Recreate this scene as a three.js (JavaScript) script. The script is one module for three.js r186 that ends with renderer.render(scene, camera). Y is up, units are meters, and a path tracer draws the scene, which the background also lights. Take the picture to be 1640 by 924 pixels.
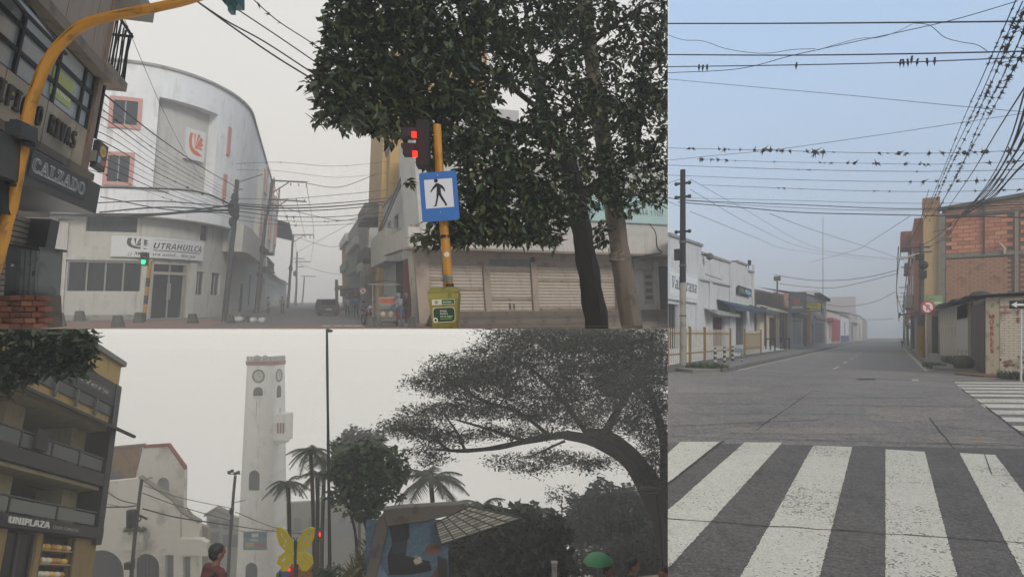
import * as THREE from 'three';
import { mergeGeometries } from 'three/addons/utils/BufferGeometryUtils.js';
import { MarchingCubes } from 'three/addons/objects/MarchingCubes.js';
import { FontLoader } from 'three/addons/loaders/FontLoader.js';
import { TextGeometry } from 'three/addons/geometries/TextGeometry.js';

// ---------- camera, sky, sun, exposure ----------
const W = 1640, H = 924, F = 1000, CU = 820, CV = 537;
const scene = new THREE.Scene();
const camera = new THREE.PerspectiveCamera(2 * Math.atan(CV / F) * 180 / Math.PI, W / (2 * CV), 0.05, 2500);
camera.position.set(0, 1.6, 0);
camera.setViewOffset(W, 2 * CV, 0, 0, W, H);
const renderer = new THREE.WebGLRenderer({ antialias: true });
renderer.toneMapping = THREE.LinearToneMapping;
renderer.toneMappingExposure = 1.62;
renderer.shadowMap.enabled = true;
{ // fog bank towards the left, open pale blue morning sky towards the right
  const w = 2048, h = 1024, a = new Float32Array(w * h * 4);
  const fogLow = [0.60, 0.555, 0.495], fogHigh = [0.535, 0.528, 0.51], blueLow = [0.31, 0.41, 0.55], blueHigh = [0.28, 0.41, 0.60], below = [0.50, 0.485, 0.46];
  const seam = Math.atan2(0.25, 1);
  const ss = (e0, e1, x) => { const t = Math.min(1, Math.max(0, (x - e0) / (e1 - e0))); return t * t * (3 - 2 * t); };
  for (let j = 0; j < h; j++) {
    const el = ((j + 0.5) / h - 0.5) * Math.PI;
    for (let i = 0; i < w; i++) {
      const ph = ((i + 0.5) / w - 0.5) * 2 * Math.PI;       // atan2(z, x)
      let az = Math.atan2(Math.cos(ph), -Math.sin(ph)) - seam;  // clockwise from ahead
      az = Math.atan2(Math.sin(az), Math.cos(az));
      const k = ss(-0.0016, 0.0016, az) * (1 - ss(2.3, 3.14, az));
      const t = ss(0, 0.6, el), o = (j * w + i) * 4;
      for (let c = 0; c < 3; c++) {
        const L = fogLow[c] + (fogHigh[c] - fogLow[c]) * t, B = blueLow[c] + (blueHigh[c] - blueLow[c]) * t;
        a[o + c] = el < 0 ? below[c] : L + (B - L) * k;
      }
      a[o + 3] = 1;
    }
  }
  const sky = new THREE.DataTexture(a, w, h, THREE.RGBAFormat, THREE.FloatType);
  sky.mapping = THREE.EquirectangularReflectionMapping; sky.magFilter = THREE.LinearFilter; sky.needsUpdate = true;
  scene.background = sky; scene.environment = sky;
}
const sun = new THREE.DirectionalLight(0xfff1de, 1.5);
sun.position.set(44, 52, 46); sun.target.position.set(0, 0, -30); scene.add(sun, sun.target);
sun.castShadow = true; sun.shadow.radius = 36; sun.shadow.mapSize.set(2048, 2048);
Object.assign(sun.shadow.camera, { left: -90, right: 90, top: 90, bottom: -90, near: 1, far: 320 });
scene.fog = new THREE.FogExp2(0xf4f5f6, 0.0042);

// ---------- helpers ----------
let seed = 7;
const rnd = () => { seed = (seed * 1664525 + 1013904223) >>> 0; return seed / 4294967296; };
const rr = (a, b) => a + (b - a) * rnd();
const reseed = s => { seed = s; };
const V = (x, y, z) => new THREE.Vector3(x, y, z);
const EYE = V(0, 1.6, 0);
function frame(right, up, back, clip) {
  const m = new THREE.Matrix4().makeBasis(right, up, back);
  return { m, inv: m.clone().transpose(), q: new THREE.Quaternion().setFromRotationMatrix(m), clip };
}
const toWorld = (f, p) => p.clone().sub(EYE).applyMatrix4(f.m).add(EYE);
const ray = (f, u, v) => V((u - CU) / F, (CV - v) / F, -1).applyMatrix4(f.inv);
const at = (f, u, v, d) => { const r = ray(f, u, v); return r.multiplyScalar(d / -r.z).add(EYE); };   // point of the view at a depth d of that place
const onGround = (f, u, v, y = 0) => { const r = ray(f, u, v); return r.multiplyScalar((y - 1.6) / r.y).add(EYE); };
// where the three places end towards each other
const SEAM = { n: V(1, 0, 0.25), w: 0 }, EDGE = { n: V(0, 1, 0.0105), w: 0 };
const neg = p => ({ n: p.n.clone().negate() });
const yawed = deg => { const a = deg * Math.PI / 180; return [V(Math.cos(a), 0, Math.sin(a)), V(0, 1, 0), V(-Math.sin(a), 0, Math.cos(a))]; };
const FC = frame(...yawed(Math.atan(0.608) * 180 / Math.PI), [SEAM]);                     // right: avenue
const FA = (() => { const [r, u, b] = yawed(-Math.atan(0.33) * 180 / Math.PI), q = new THREE.Quaternion().setFromAxisAngle(V(1, 0, 0), Math.atan(0.057));
  return frame(r.applyQuaternion(q), u.applyQuaternion(q), b.applyQuaternion(q), [neg(SEAM), EDGE]); })();   // upper left: corner street, runs gently uphill
const FB = (() => { const up = V(-285, CV + 2000, -1000).normalize(), fw = V(-285, 0, -1000); fw.addScaledVector(up, -fw.dot(up)).normalize();
  return frame(fw.clone().cross(up).normalize(), up, fw.clone().negate(), [neg(SEAM), neg(EDGE)]); })();     // lower left: square on the falling slope

const FAu = frame(V(1, 0, 0), V(0, 1, 0), V(0, 0, 1), FA.clip);     // upright street things of the corner
const FBu = frame(V(1, 0, 0), V(0, 1, 0), V(0, 0, 1), FB.clip);     // upright things of that square
function clipGeo(g, planes) {       // planes: {n, c} in the geometry's own coordinates, kept where n.p + c >= 0
  const names = ['position', 'normal', 'uv', 'color'].filter(k => g.attributes[k]);
  const size = Object.fromEntries(names.map(k => [k, g.attributes[k].itemSize]));
  let vs = [], n = g.attributes.position.count;
  const stride = names.reduce((s, k) => s + size[k], 0), off = {}; let o = 0; for (const k of names) { off[k] = o; o += size[k]; }
  const read = i => { const r = new Array(stride); for (const k of names) for (let c = 0; c < size[k]; c++) r[off[k] + c] = g.attributes[k].array[i * size[k] + c]; return r; };
  let cut = false;
  const out = [];
  for (let i = 0; i < n; i += 3) {
    let poly = [read(i), read(i + 1), read(i + 2)];
    for (const { n: N, c } of planes) {
      const d = poly.map(p => p[0] * N.x + p[1] * N.y + p[2] * N.z + c);
      if (d.every(x => x >= 0)) continue;
      cut = true;
      if (d.every(x => x < 0)) { poly = []; break; }
      const q = [];
      for (let a = 0; a < poly.length; a++) {
        const b = (a + 1) % poly.length;
        if (d[a] >= 0) q.push(poly[a]);
        if ((d[a] >= 0) !== (d[b] >= 0)) { const t = d[a] / (d[a] - d[b]); q.push(poly[a].map((x, k) => x + (poly[b][k] - x) * t)); }
      }
      poly = q; if (poly.length < 3) break;
    }
    for (let k = 1; k + 1 < poly.length; k++) out.push(poly[0], poly[k], poly[k + 1]);
  }
  if (!cut) return g;
  if (!out.length) return null;
  const ng = new THREE.BufferGeometry();
  for (const k of names) { const arr = new Float32Array(out.length * size[k]); out.forEach((p, i) => { for (let c = 0; c < size[k]; c++) arr[i * size[k] + c] = p[off[k] + c]; }); ng.setAttribute(k, new THREE.BufferAttribute(arr, size[k])); }
  return ng;
}
const flat = g => { const q = g.index ? g.toNonIndexed() : g; for (const k of Object.keys(q.attributes)) if (!['position', 'normal', 'uv', 'color'].includes(k)) q.deleteAttribute(k); q.morphAttributes = {}; return q; };
function metreUV(g) {
  const p = g.attributes.position.array, n = g.attributes.normal.array, uv = new Float32Array(p.length / 3 * 2);
  for (let i = 0; i < p.length / 3; i += 3) {
    let ax = 0, ay = 0, az = 0; for (let k = 0; k < 3; k++) { ax += Math.abs(n[(i + k) * 3]); ay += Math.abs(n[(i + k) * 3 + 1]); az += Math.abs(n[(i + k) * 3 + 2]); }
    for (let k = 0; k < 3; k++) { const j = i + k, x = p[j * 3], y = p[j * 3 + 1], z = p[j * 3 + 2];
      if (ay > ax && ay > az) { uv[j * 2] = x; uv[j * 2 + 1] = z; } else if (ax > az) { uv[j * 2] = z; uv[j * 2 + 1] = y; } else { uv[j * 2] = x; uv[j * 2 + 1] = y; } }
  }
  g.setAttribute('uv', new THREE.BufferAttribute(uv, 2)); return g;
}
const taken = {};
const numbered = n => { const k = taken[n] = (taken[n] ?? -1) + 1; return k ? `${n}_${String(k).padStart(3, '0')}` : n; };
const info = new WeakMap();
// a Group at the base of a thing; geometry of its parts is written in its own coordinates
function thing(f, name, label, category, base = V(0, 0, 0), yaw = 0, o = {}) {
  const g = new THREE.Group(); g.name = numbered(name);
  g.position.copy(toWorld(f, base)); g.quaternion.copy(f.q).multiply(new THREE.Quaternion().setFromAxisAngle(V(0, 1, 0), yaw));
  if (o.tilt) g.quaternion.multiply(o.tilt);
  if (o.kind) g.userData.kind = o.kind; else g.userData.category = category;
  if (label) g.userData.label = label;
  if (o.group) g.userData.group = o.group;
  scene.add(g); g.updateMatrixWorld(true);
  info.set(g, { f, lean: o.lean || [0, 0], clip: o.clip !== false });
  return g;
}
function finish(root, geos, keepUV) {
  let list = (Array.isArray(geos) ? geos : [geos]).filter(Boolean).map(flat);
  if (list.some(g => g.attributes.color) && !list.every(g => g.attributes.color)) throw new Error('colour mix');
  let g = list.length > 1 ? mergeGeometries(list) : list[0].clone();
  const { f, lean, clip } = info.get(root);
  if (!keepUV) metreUV(g);
  if (lean[0] || lean[1]) { const p = g.attributes.position.array; for (let i = 0; i < p.length; i += 3) { p[i] += lean[0] * p[i + 1]; p[i + 2] += lean[1] * p[i + 1]; } }
  if (clip) {
    const inv = root.quaternion.clone().invert();
    const planes = f.clip.map(({ n }) => ({ n: n.clone().applyQuaternion(inv), c: n.dot(root.position.clone().sub(EYE)) }));
    g = clipGeo(g, planes);
  }
  return g;
}
function add(root, name, geos, mat, o = {}) {
  const g = finish(root, geos, o.uv);
  if (!g) return null;
  const m = new THREE.Mesh(g, mat); m.name = o.number === false ? name : name; m.castShadow = m.receiveShadow = true;
  if (o.label) m.userData.label = o.label;
  if (o.kind) m.userData.kind = o.kind;
  (o.to || root).add(m);
  return m;
}
// a thing that is one mesh
function single(f, name, label, category, base, yaw, geos, mat, o = {}) {
  const t = thing(f, name, label, category, base, yaw, o);
  const g = finish(t, geos, o.uv); scene.remove(t);
  if (!g) return null;
  const m = new THREE.Mesh(g, mat); m.name = t.name; m.position.copy(t.position); m.quaternion.copy(t.quaternion); m.userData = t.userData; m.castShadow = m.receiveShadow = true;
  scene.add(m); return m;
}
function piece(root, name, geo, mat, x, y, z, o = {}) {    // shares its geometry with alike pieces
  const m = new THREE.Mesh(geo, mat); m.name = name; m.castShadow = m.receiveShadow = true;
  const { f, lean, clip } = info.get(root);
  m.position.set(x + lean[0] * y, y, z + lean[1] * y); if (o.ry) m.rotation.y = o.ry; if (o.rz) m.rotation.z = o.rz; if (o.s) m.scale.set(...o.s);
  if (clip) { const w = m.position.clone().applyQuaternion(root.quaternion).add(root.position).sub(EYE); for (const p of f.clip) if (w.dot(p.n) < 0) return null; }
  (o.to || root).add(m); return m;
}
function dup(root, f, base, yaw, label, group) {
  const r = root.clone(); r.name = numbered(root.name.replace(/_\d+$/, '')); r.userData = { ...root.userData };
  r.position.copy(toWorld(f, base)); r.quaternion.copy(f.q).multiply(new THREE.Quaternion().setFromAxisAngle(V(0, 1, 0), yaw));
  if (label) r.userData.label = label; if (group) r.userData.group = group;
  scene.add(r); return r;
}
// geometry
const box = (x0, y0, z0, x1, y1, z1) => new THREE.BoxGeometry(x1 - x0, y1 - y0, z1 - z0).translate((x0 + x1) / 2, (y0 + y1) / 2, (z0 + z1) / 2);
const cbox = (cx, cy, cz, w, h, d) => new THREE.BoxGeometry(w, h, d).translate(cx, cy, cz);
const cyl = (x, y0, y1, z, r0, r1 = r0, n = 12) => new THREE.CylinderGeometry(r1, r0, y1 - y0, n).translate(x, (y0 + y1) / 2, z);
const ball = (x, y, z, r, sx = 1, sy = 1, sz = 1, n = 12) => new THREE.SphereGeometry(r, n, Math.max(6, n * 0.7 | 0)).scale(sx, sy, sz).translate(x, y, z);
const bar = (a, b, r, n = 6, r2 = r) => { const d = b.clone().sub(a), l = d.length(); return new THREE.CylinderGeometry(r2, r, l, n).applyQuaternion(new THREE.Quaternion().setFromUnitVectors(V(0, 1, 0), d.normalize())).translate((a.x + b.x) / 2, (a.y + b.y) / 2, (a.z + b.z) / 2); };
const tube = (pts, r, n = 6, seg = pts.length * 4) => new THREE.TubeGeometry(new THREE.CatmullRomCurve3(pts, false, 'centripetal'), seg, r, n);
const shape = (pts, holes = []) => { const s = new THREE.Shape(pts.map(p => new THREE.Vector2(p[0], p[1]))); for (const h of holes) s.holes.push(new THREE.Path(h.map(p => new THREE.Vector2(p[0], p[1])))); return s; };
const rect = (x0, y0, x1, y1) => [[x0, y0], [x1, y0], [x1, y1], [x0, y1]];
const slab = (pts, z0, z1, holes = [], bevel = 0) => new THREE.ExtrudeGeometry(shape(pts, holes), { depth: z1 - z0 - 2 * bevel, bevelEnabled: bevel > 0, bevelSize: bevel, bevelThickness: bevel, bevelSegments: 1, steps: 1 }).translate(0, 0, z0 + bevel);
const plan = (pts, y0, y1) => new THREE.ExtrudeGeometry(shape(pts.map(([x, z]) => [x, -z])), { depth: y1 - y0, bevelEnabled: false }).rotateX(-Math.PI / 2).translate(0, y0, 0);   // footprint [x, z] raised
const card = (x0, y0, x1, y1, z) => new THREE.PlaneGeometry(x1 - x0, y1 - y0).translate((x0 + x1) / 2, (y0 + y1) / 2, z);
function quad(a, b, c, d) { const g = new THREE.BufferGeometry(), p = [a, b, c, a, c, d].flatMap(v => [v.x, v.y, v.z]); g.setAttribute('position', new THREE.Float32BufferAttribute(p, 3)); g.setAttribute('uv', new THREE.Float32BufferAttribute([0, 0, 1, 0, 1, 1, 0, 0, 1, 1, 0, 1], 2)); g.computeVertexNormals(); return g; }
const arch = (x0, x1, y0, y1, n = 10) => { const r = (x1 - x0) / 2, cx = (x0 + x1) / 2, pts = [[x0, y0], [x1, y0]]; for (let i = 0; i <= n; i++) { const a = Math.PI * i / n; pts.push([cx + r * Math.cos(a), y1 - r + r * Math.sin(a)]); } return pts; };
// a vertical wall plane: p0 to p1 is left to right seen from outside
function facade(f, x0, z0, x1, z1, y0 = 0, lean = [0, 0]) {
  const p0 = V(x0, y0, z0), X = V(x1 - x0, 0, z1 - z0), L = X.length(); X.normalize();
  const Z = X.clone().cross(V(0, 1, 0)), yaw = Math.atan2(-X.z, X.x), o = EYE.clone().sub(p0);
  const loc = v => { const a = [v.dot(X), v.y, v.dot(Z)]; return [a[0] - lean[0] * a[1], a[1], a[2] - lean[1] * a[1]]; }, O = loc(o);
  return { f, p0, X, Z, L, yaw, lean, px(u, v, z = 0) { const d = loc(ray(f, u, v)), t = (z - O[2]) / d[2]; return [O[0] + d[0] * t, O[1] + d[1] * t]; } };
}
// a wall that follows a plan polyline (points [x, z] relative to base): s runs along it, z outward
function bentWall(f, base, pts, lean = [0, 0]) {
  const segs = []; let L = 0; for (let i = 0; i + 1 < pts.length; i++) { const [ax, az] = pts[i], [bx, bz] = pts[i + 1], l = Math.hypot(bx - ax, bz - az), tx = (bx - ax) / l, tz = (bz - az) / l; segs.push({ s: L, l, ax, az, tx, tz, nx: -tz, nz: tx }); L += l; }
  const at2 = s => { let k = segs[segs.length - 1]; for (const g of segs) if (s <= g.s + g.l) { k = g; break; } return k; };
  const normal = s => { let nx = 0, nz = 0; for (const ds of [-0.4, 0, 0.4]) { const g = at2(Math.min(L, Math.max(0, s + ds))); nx += g.nx; nz += g.nz; } const l = Math.hypot(nx, nz); return [nx / l, nz / l]; };
  const loc = v => [v.x - lean[0] * v.y, v.y, v.z - lean[1] * v.y], O = loc(EYE.clone().sub(base));
  return { f, base, L, lean,
    bend(g) { g = flat(g); const p = g.attributes.position.array; for (let i = 0; i < p.length; i += 3) { const s = p[i], z = p[i + 2], k = at2(s), [nx, nz] = normal(s); p[i] = k.ax + k.tx * (s - k.s) + nx * z; p[i + 2] = k.az + k.tz * (s - k.s) + nz * z; } g.computeVertexNormals(); return g; },
    box(s0, y0, z0, s1, y1, z1) { return this.bend(new THREE.BoxGeometry(s1 - s0, y1 - y0, z1 - z0, Math.max(1, Math.ceil((s1 - s0) / 0.6)), 1, 1).translate((s0 + s1) / 2, (y0 + y1) / 2, (z0 + z1) / 2)); },
    card(s0, y0, s1, y1, z) { return this.bend(new THREE.PlaneGeometry(s1 - s0, y1 - y0, Math.max(1, Math.ceil((s1 - s0) / 0.5)), 1).translate((s0 + s1) / 2, (y0 + y1) / 2, z)); },
    px(u, v, z = 0) { const d = loc(ray(f, u, v)); let best = null; for (const g of segs) { const ox = g.ax + g.nx * z, oz = g.az + g.nz * z, t = ((ox - O[0]) * g.nx + (oz - O[2]) * g.nz) / (d[0] * g.nx + d[2] * g.nz); if (!(t > 0)) continue; const x = O[0] + d[0] * t, zz = O[2] + d[2] * t, a = (x - ox) * g.tx + (zz - oz) * g.tz; if (a < -0.3 || a > g.l + 0.3) continue; if (!best || t < best[2]) best = [g.s + a, O[1] + d[1] * t, t]; } if (!best) throw new Error('no hit ' + u + ' ' + v); return best; } };
}
const onFacade = (fc, name, label, category, o = {}) => thing(fc.f, name, label, category, fc.p0, fc.yaw, { lean: fc.lean, ...o });

// ---------- procedural textures and materials ----------
function noiseTable(period, s) { const t = new Float32Array(period * period); let k = s * 9301 + 49297; for (let i = 0; i < t.length; i++) { k = (k * 1664525 + 1013904223) >>> 0; t[i] = k / 4294967296; } return t; }
const tables = {};
function vnoise(x, y, p, s) { const t = tables[p + ':' + s] ??= noiseTable(p, s), xi = Math.floor(x), yi = Math.floor(y), fx = x - xi, fy = y - yi, sx = fx * fx * (3 - 2 * fx), sy = fy * fy * (3 - 2 * fy), m = a => ((a % p) + p) % p, a = t[m(yi) * p + m(xi)], b = t[m(yi) * p + m(xi + 1)], c = t[m(yi + 1) * p + m(xi)], d = t[m(yi + 1) * p + m(xi + 1)]; return a + (b - a) * sx + (c - a) * sy + (a - b - c + d) * sx * sy; }
const fbm = (u, v, p, o, s = 1) => { let a = 0.5, r = 0, n = 0; for (let i = 0; i < o; i++) { r += a * vnoise(u * p, v * p, p, s + i); n += a; a *= 0.55; p *= 2; } return r / n; };
const enc = x => Math.round(255 * Math.min(1, Math.max(0, x <= 0.0031308 ? 12.92 * x : 1.055 * Math.pow(x, 1 / 2.4) - 0.055)));
function tex(n, fn, data = false) { const a = new Uint8Array(n * n * 4); for (let j = 0; j < n; j++) for (let i = 0; i < n; i++) { const c = fn(i / n, j / n), o = (j * n + i) * 4; if (typeof c === 'number') { const e = data ? Math.round(255 * Math.min(1, Math.max(0, c))) : enc(c); a[o] = a[o + 1] = a[o + 2] = e; } else for (let k = 0; k < 3; k++) a[o + k] = enc(c[k]); a[o + 3] = 255; }
  const t = new THREE.DataTexture(a, n, n); t.wrapS = t.wrapT = THREE.RepeatWrapping; t.magFilter = THREE.LinearFilter; t.minFilter = THREE.LinearMipmapLinearFilter; t.generateMipmaps = true; if (!data) t.colorSpace = THREE.SRGBColorSpace; t.needsUpdate = true; return t; }
const cl = (x, a = 0, b = 1) => Math.min(b, Math.max(a, x));
const T = {
  blotch: tex(512, (u, v) => 0.80 + 0.28 * (fbm(u, v, 4, 5, 3) - 0.5) + 0.14 * (fbm(u, v, 64, 2, 9) - 0.5) + 0.08),
  wall: tex(512, (u, v) => { const st = cl((fbm(u, v * 0.12, 32, 3, 5) - 0.52) * 3) * cl((fbm(u, v, 4, 3, 6) - 0.42) * 4), bl = fbm(u, v, 6, 5, 8), gr = fbm(u, v, 80, 2, 4); const m = 0.93 - 0.25 * st + 0.16 * (bl - 0.5) + 0.05 * (gr - 0.5) - 0.22 * cl((bl - 0.64) * 6); return [m, m * (1 - 0.015 * st), m * (1 - 0.05 * st)]; }),
  asphalt: tex(1024, (u, v) => { const a = fbm(u, v, 200, 2, 2), b = fbm(u, v, 5, 5, 7), c = fbm(u, v, 40, 3, 1); let m = 0.66 + 0.75 * (a - 0.5) + 0.35 * (b - 0.5) + 0.25 * (c - 0.5); if (a > 0.74) m += 0.35; return [m, m * 0.985, m * 0.96]; }),
  paint: tex(1024, (u, v) => { const a = fbm(u, v, 220, 2, 12), b = fbm(u, v, 5, 5, 17), c = fbm(u, v, 30, 3, 11); const worn = cl((a * 0.9 + b * 0.45 + c * 0.3 - 0.93) * 7); const m = (0.86 + 0.3 * (c - 0.5) + 0.55 * (a - 0.5) + 0.25 * (b - 0.5)) * (1 - worn) + 0.2 * worn; return [m, m * 0.985, m * 0.93]; }),
  bark: tex(512, (u, v) => { const a = fbm(u * 1, v * 0.25, 32, 4, 21), b = fbm(u, v, 6, 3, 22); const m = 0.55 + 0.8 * (a - 0.45) + 0.4 * (b - 0.5); return [m, m * 0.95, m * 0.88]; }),
  grain: tex(512, (u, v) => 0.82 + 0.36 * (fbm(u, v, 128, 2, 31) - 0.5) + 0.12 * (fbm(u, v, 8, 4, 32) - 0.5)),
  grime: tex(512, (u, v) => { const b = fbm(u, v, 5, 6, 41), s = fbm(u, v * 0.15, 24, 3, 44); const m = 0.86 - 0.5 * cl((b - 0.52) * 4) * (0.4 + s) + 0.1 * (fbm(u, v, 90, 2, 3) - 0.5); return [m, m * 0.975, m * 0.93]; }),
  rough: tex(512, (u, v) => 0.5 + 1.1 * (fbm(u, v, 60, 3, 51) - 0.5) + 0.5 * (fbm(u, v, 8, 3, 52) - 0.5), true),
};
const views = {};
const view = (name, s, sy = s) => views[`${name},${s},${sy}`] ??= (() => { const t = T[name].clone(); t.repeat.set(1 / s, 1 / sy); t.needsUpdate = true; return t; })();
const made = {};
function M(hex, o = {}) {
  const key = hex + JSON.stringify(o);
  return made[key] ??= (() => {
    const m = new THREE.MeshStandardMaterial({ color: hex, roughness: o.rough ?? 0.85, metalness: o.metal ?? 0 });
    if (o.map) m.map = view(o.map, o.s ?? 2, o.sy ?? o.s ?? 2);
    if (o.bump) { m.bumpMap = view(o.bumpMap ?? 'rough', o.bs ?? 0.6); m.bumpScale = o.bump; }
    if (o.vc) m.vertexColors = true;
    if (o.emit) { m.emissive = new THREE.Color(hex); m.emissiveIntensity = o.emit; }
    return m;
  })();
}
function glassMat(hex, rough = 0.12) { return made['g' + hex + rough] ??= new THREE.MeshPhysicalMaterial({ color: hex, roughness: rough + 0.06, metalness: 0, specularIntensity: 0.45 }); }
function print(w, h, draw, o = {}) { const c = document.createElement('canvas'); c.width = w; c.height = h; const x = c.getContext('2d'); draw(x, w, h); const t = new THREE.CanvasTexture(c); t.colorSpace = THREE.SRGBColorSpace; t.magFilter = THREE.LinearFilter; return new THREE.MeshStandardMaterial({ map: t, roughness: o.rough ?? 0.6 }); }
const grimy = (x, w, h, n, a, seedv = 5) => { reseed(seedv); for (let i = 0; i < n; i++) { x.fillStyle = `rgba(${rr(60, 110) | 0},${rr(55, 95) | 0},${rr(45, 80) | 0},${a * rnd()})`; const s = rr(1, w / 30); x.fillRect(rnd() * w, rnd() * h, s, s * rr(0.3, 2)); } };

// ---------- people ----------
function sdfMesh(bones, cell) {        // bones: [ax,ay,az, bx,by,bz, ra, rb, colour]
  let lo = [1e9, 1e9, 1e9], hi = [-1e9, -1e9, -1e9];
  for (const b of bones) for (let k = 0; k < 3; k++) { const r = Math.max(b[6], b[7]) + cell * 3; lo[k] = Math.min(lo[k], b[k] - r, b[k + 3] - r); hi[k] = Math.max(hi[k], b[k] + r, b[k + 3] + r); }
  const size = Math.max(hi[0] - lo[0], hi[1] - lo[1], hi[2] - lo[2]), n = Math.min(130, Math.ceil(size / cell)), c = [0, 1, 2].map(k => (lo[k] + hi[k]) / 2), half = size / 2;
  const mc = new MarchingCubes(n, new THREE.MeshStandardMaterial(), false, false, 90000); mc.isolation = 0;
  const dist = (p, b) => { const dx = b[3] - b[0], dy = b[4] - b[1], dz = b[5] - b[2], px = p[0] - b[0], py = p[1] - b[1], pz = p[2] - b[2], l2 = dx * dx + dy * dy + dz * dz; let t = l2 ? (px * dx + py * dy + pz * dz) / l2 : 0; t = t < 0 ? 0 : t > 1 ? 1 : t; return Math.hypot(px - dx * t, py - dy * t, pz - dz * t) - (b[6] + (b[7] - b[6]) * t); };
  const K = 0.025, p = [0, 0, 0]; let q = 0;
  for (let k = 0; k < n; k++) for (let j = 0; j < n; j++) for (let i = 0; i < n; i++, q++) { p[0] = c[0] + (i - n / 2) / (n / 2) * half; p[1] = c[1] + (j - n / 2) / (n / 2) * half; p[2] = c[2] + (k - n / 2) / (n / 2) * half; if (p[0] < lo[0] || p[0] > hi[0] || p[1] < lo[1] || p[1] > hi[1] || p[2] < lo[2] || p[2] > hi[2]) { mc.field[q] = -1; continue; } let d = 1e3; for (const b of bones) { const e = dist(p, b), h = Math.max(K - Math.abs(d - e), 0) / K; d = Math.min(d, e) - h * h * K * 0.25; } mc.field[q] = -d; }
  mc.update();
  const cnt = mc.count, pos = new Float32Array(cnt * 3), nor = new Float32Array(cnt * 3), col = new Float32Array(cnt * 3), cc = new THREE.Color();
  for (let i = 0; i < cnt; i++) { for (let k = 0; k < 3; k++) { pos[i * 3 + k] = mc.positionArray[i * 3 + k] * half + c[k]; nor[i * 3 + k] = mc.normalArray[i * 3 + k]; } const P = [pos[i * 3], pos[i * 3 + 1], pos[i * 3 + 2]]; let bd = 1e9, bc = 0; for (const b of bones) { const e = dist(P, b); if (e < bd) { bd = e; bc = b[8]; } } cc.setHex(bc); col.set([cc.r, cc.g, cc.b], i * 3); }
  const g = new THREE.BufferGeometry(); g.setAttribute('position', new THREE.BufferAttribute(pos, 3)); g.setAttribute('normal', new THREE.BufferAttribute(nor, 3)); g.setAttribute('color', new THREE.BufferAttribute(col, 3)); g.computeVertexNormals(); return g;
}
const skinTone = 0x69493b;
// standing or walking figure, 1.7 m, facing +z; step opens the legs, arms: [left reach, right reach] forward 0..1
function personBones(o) {
  const s = o.shirt ?? 0x444444, p = o.pants ?? 0x22262e, k = o.skin ?? skinTone, sh = o.shoes ?? 0x1b1b1b, st = o.step ?? 0.12, lean = o.lean ?? 0, sl = o.sleeves ? s : k, b = [];
  const X = (a, c) => b.push([...a, ...c].concat([]));
  const B = (ax, ay, az, bx, by, bz, ra, rb, c) => b.push([ax, ay, az + lean * (ay - 0.9), bx, by, bz + lean * (by - 0.9), ra, rb, c]);
  for (const d of [-1, 1]) { const z = st * d; B(d * 0.09, 0.90, 0, d * 0.1, 0.49, z * 0.6 + 0.02, 0.088, 0.062, p); B(d * 0.1, 0.49, z * 0.6 + 0.02, d * 0.1, 0.09, z, 0.058, 0.042, p); B(d * 0.1, 0.05, z - 0.03, d * 0.115, 0.035, z + 0.14, 0.045, 0.035, sh); }
  B(-0.06, 0.93, 0, 0.06, 0.93, 0, 0.115, 0.115, p); B(0, 1.0, 0, 0, 1.22, 0.005, 0.128, 0.14, s); B(-0.07, 1.25, 0, 0.07, 1.25, 0, 0.13, 0.13, s); B(-0.15, 1.39, -0.01, 0.15, 1.39, -0.01, 0.062, 0.062, s); B(0, 1.4, 0, 0, 1.52, 0.02, 0.055, 0.05, k);
  B(0, 1.6, 0.02, 0, 1.63, 0.03, 0.088, 0.092, k); B(0, 1.55, 0.045, 0, 1.555, 0.06, 0.055, 0.05, k); B(0, 1.6, 0.12, 0, 1.585, 0.128, 0.012, 0.016, k); for (const d of [-1, 1]) B(d * 0.09, 1.6, 0.01, d * 0.092, 1.57, 0.01, 0.017, 0.012, k);
  (o.arms ?? [0.15, -0.15]).forEach((r, i) => { const d = i ? 1 : -1, ex = d * 0.25, ey = 1.13 + Math.max(0, r) * 0.05, ez = r * 0.2 - 0.02, hx = d * (0.26 - Math.max(0, r) * 0.12), hy = 0.89 + Math.max(0, r) * 0.32, hz = r * 0.5 + 0.05; B(d * 0.19, 1.38, -0.01, ex, ey, ez, 0.052, 0.043, s); B(ex, ey, ez, hx, hy, hz, 0.041, 0.03, sl); B(hx, hy, hz, hx, hy - 0.07, hz + 0.015, 0.034, 0.03, k);
    for (let q = 0; q < 4; q++) B(hx + (q - 1.5) * 0.017, hy - 0.08, hz + 0.02, hx + (q - 1.5) * 0.018, hy - [0.135, 0.15, 0.145, 0.125][q], hz + 0.04, 0.0105, 0.009, k); B(hx - d * 0.02, hy - 0.04, hz + 0.02, hx - d * 0.03, hy - 0.1, hz + 0.06, 0.012, 0.01, k); });
  return b;
}
const skinM = M(0xffffff, { vc: true, rough: 0.85 });
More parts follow.
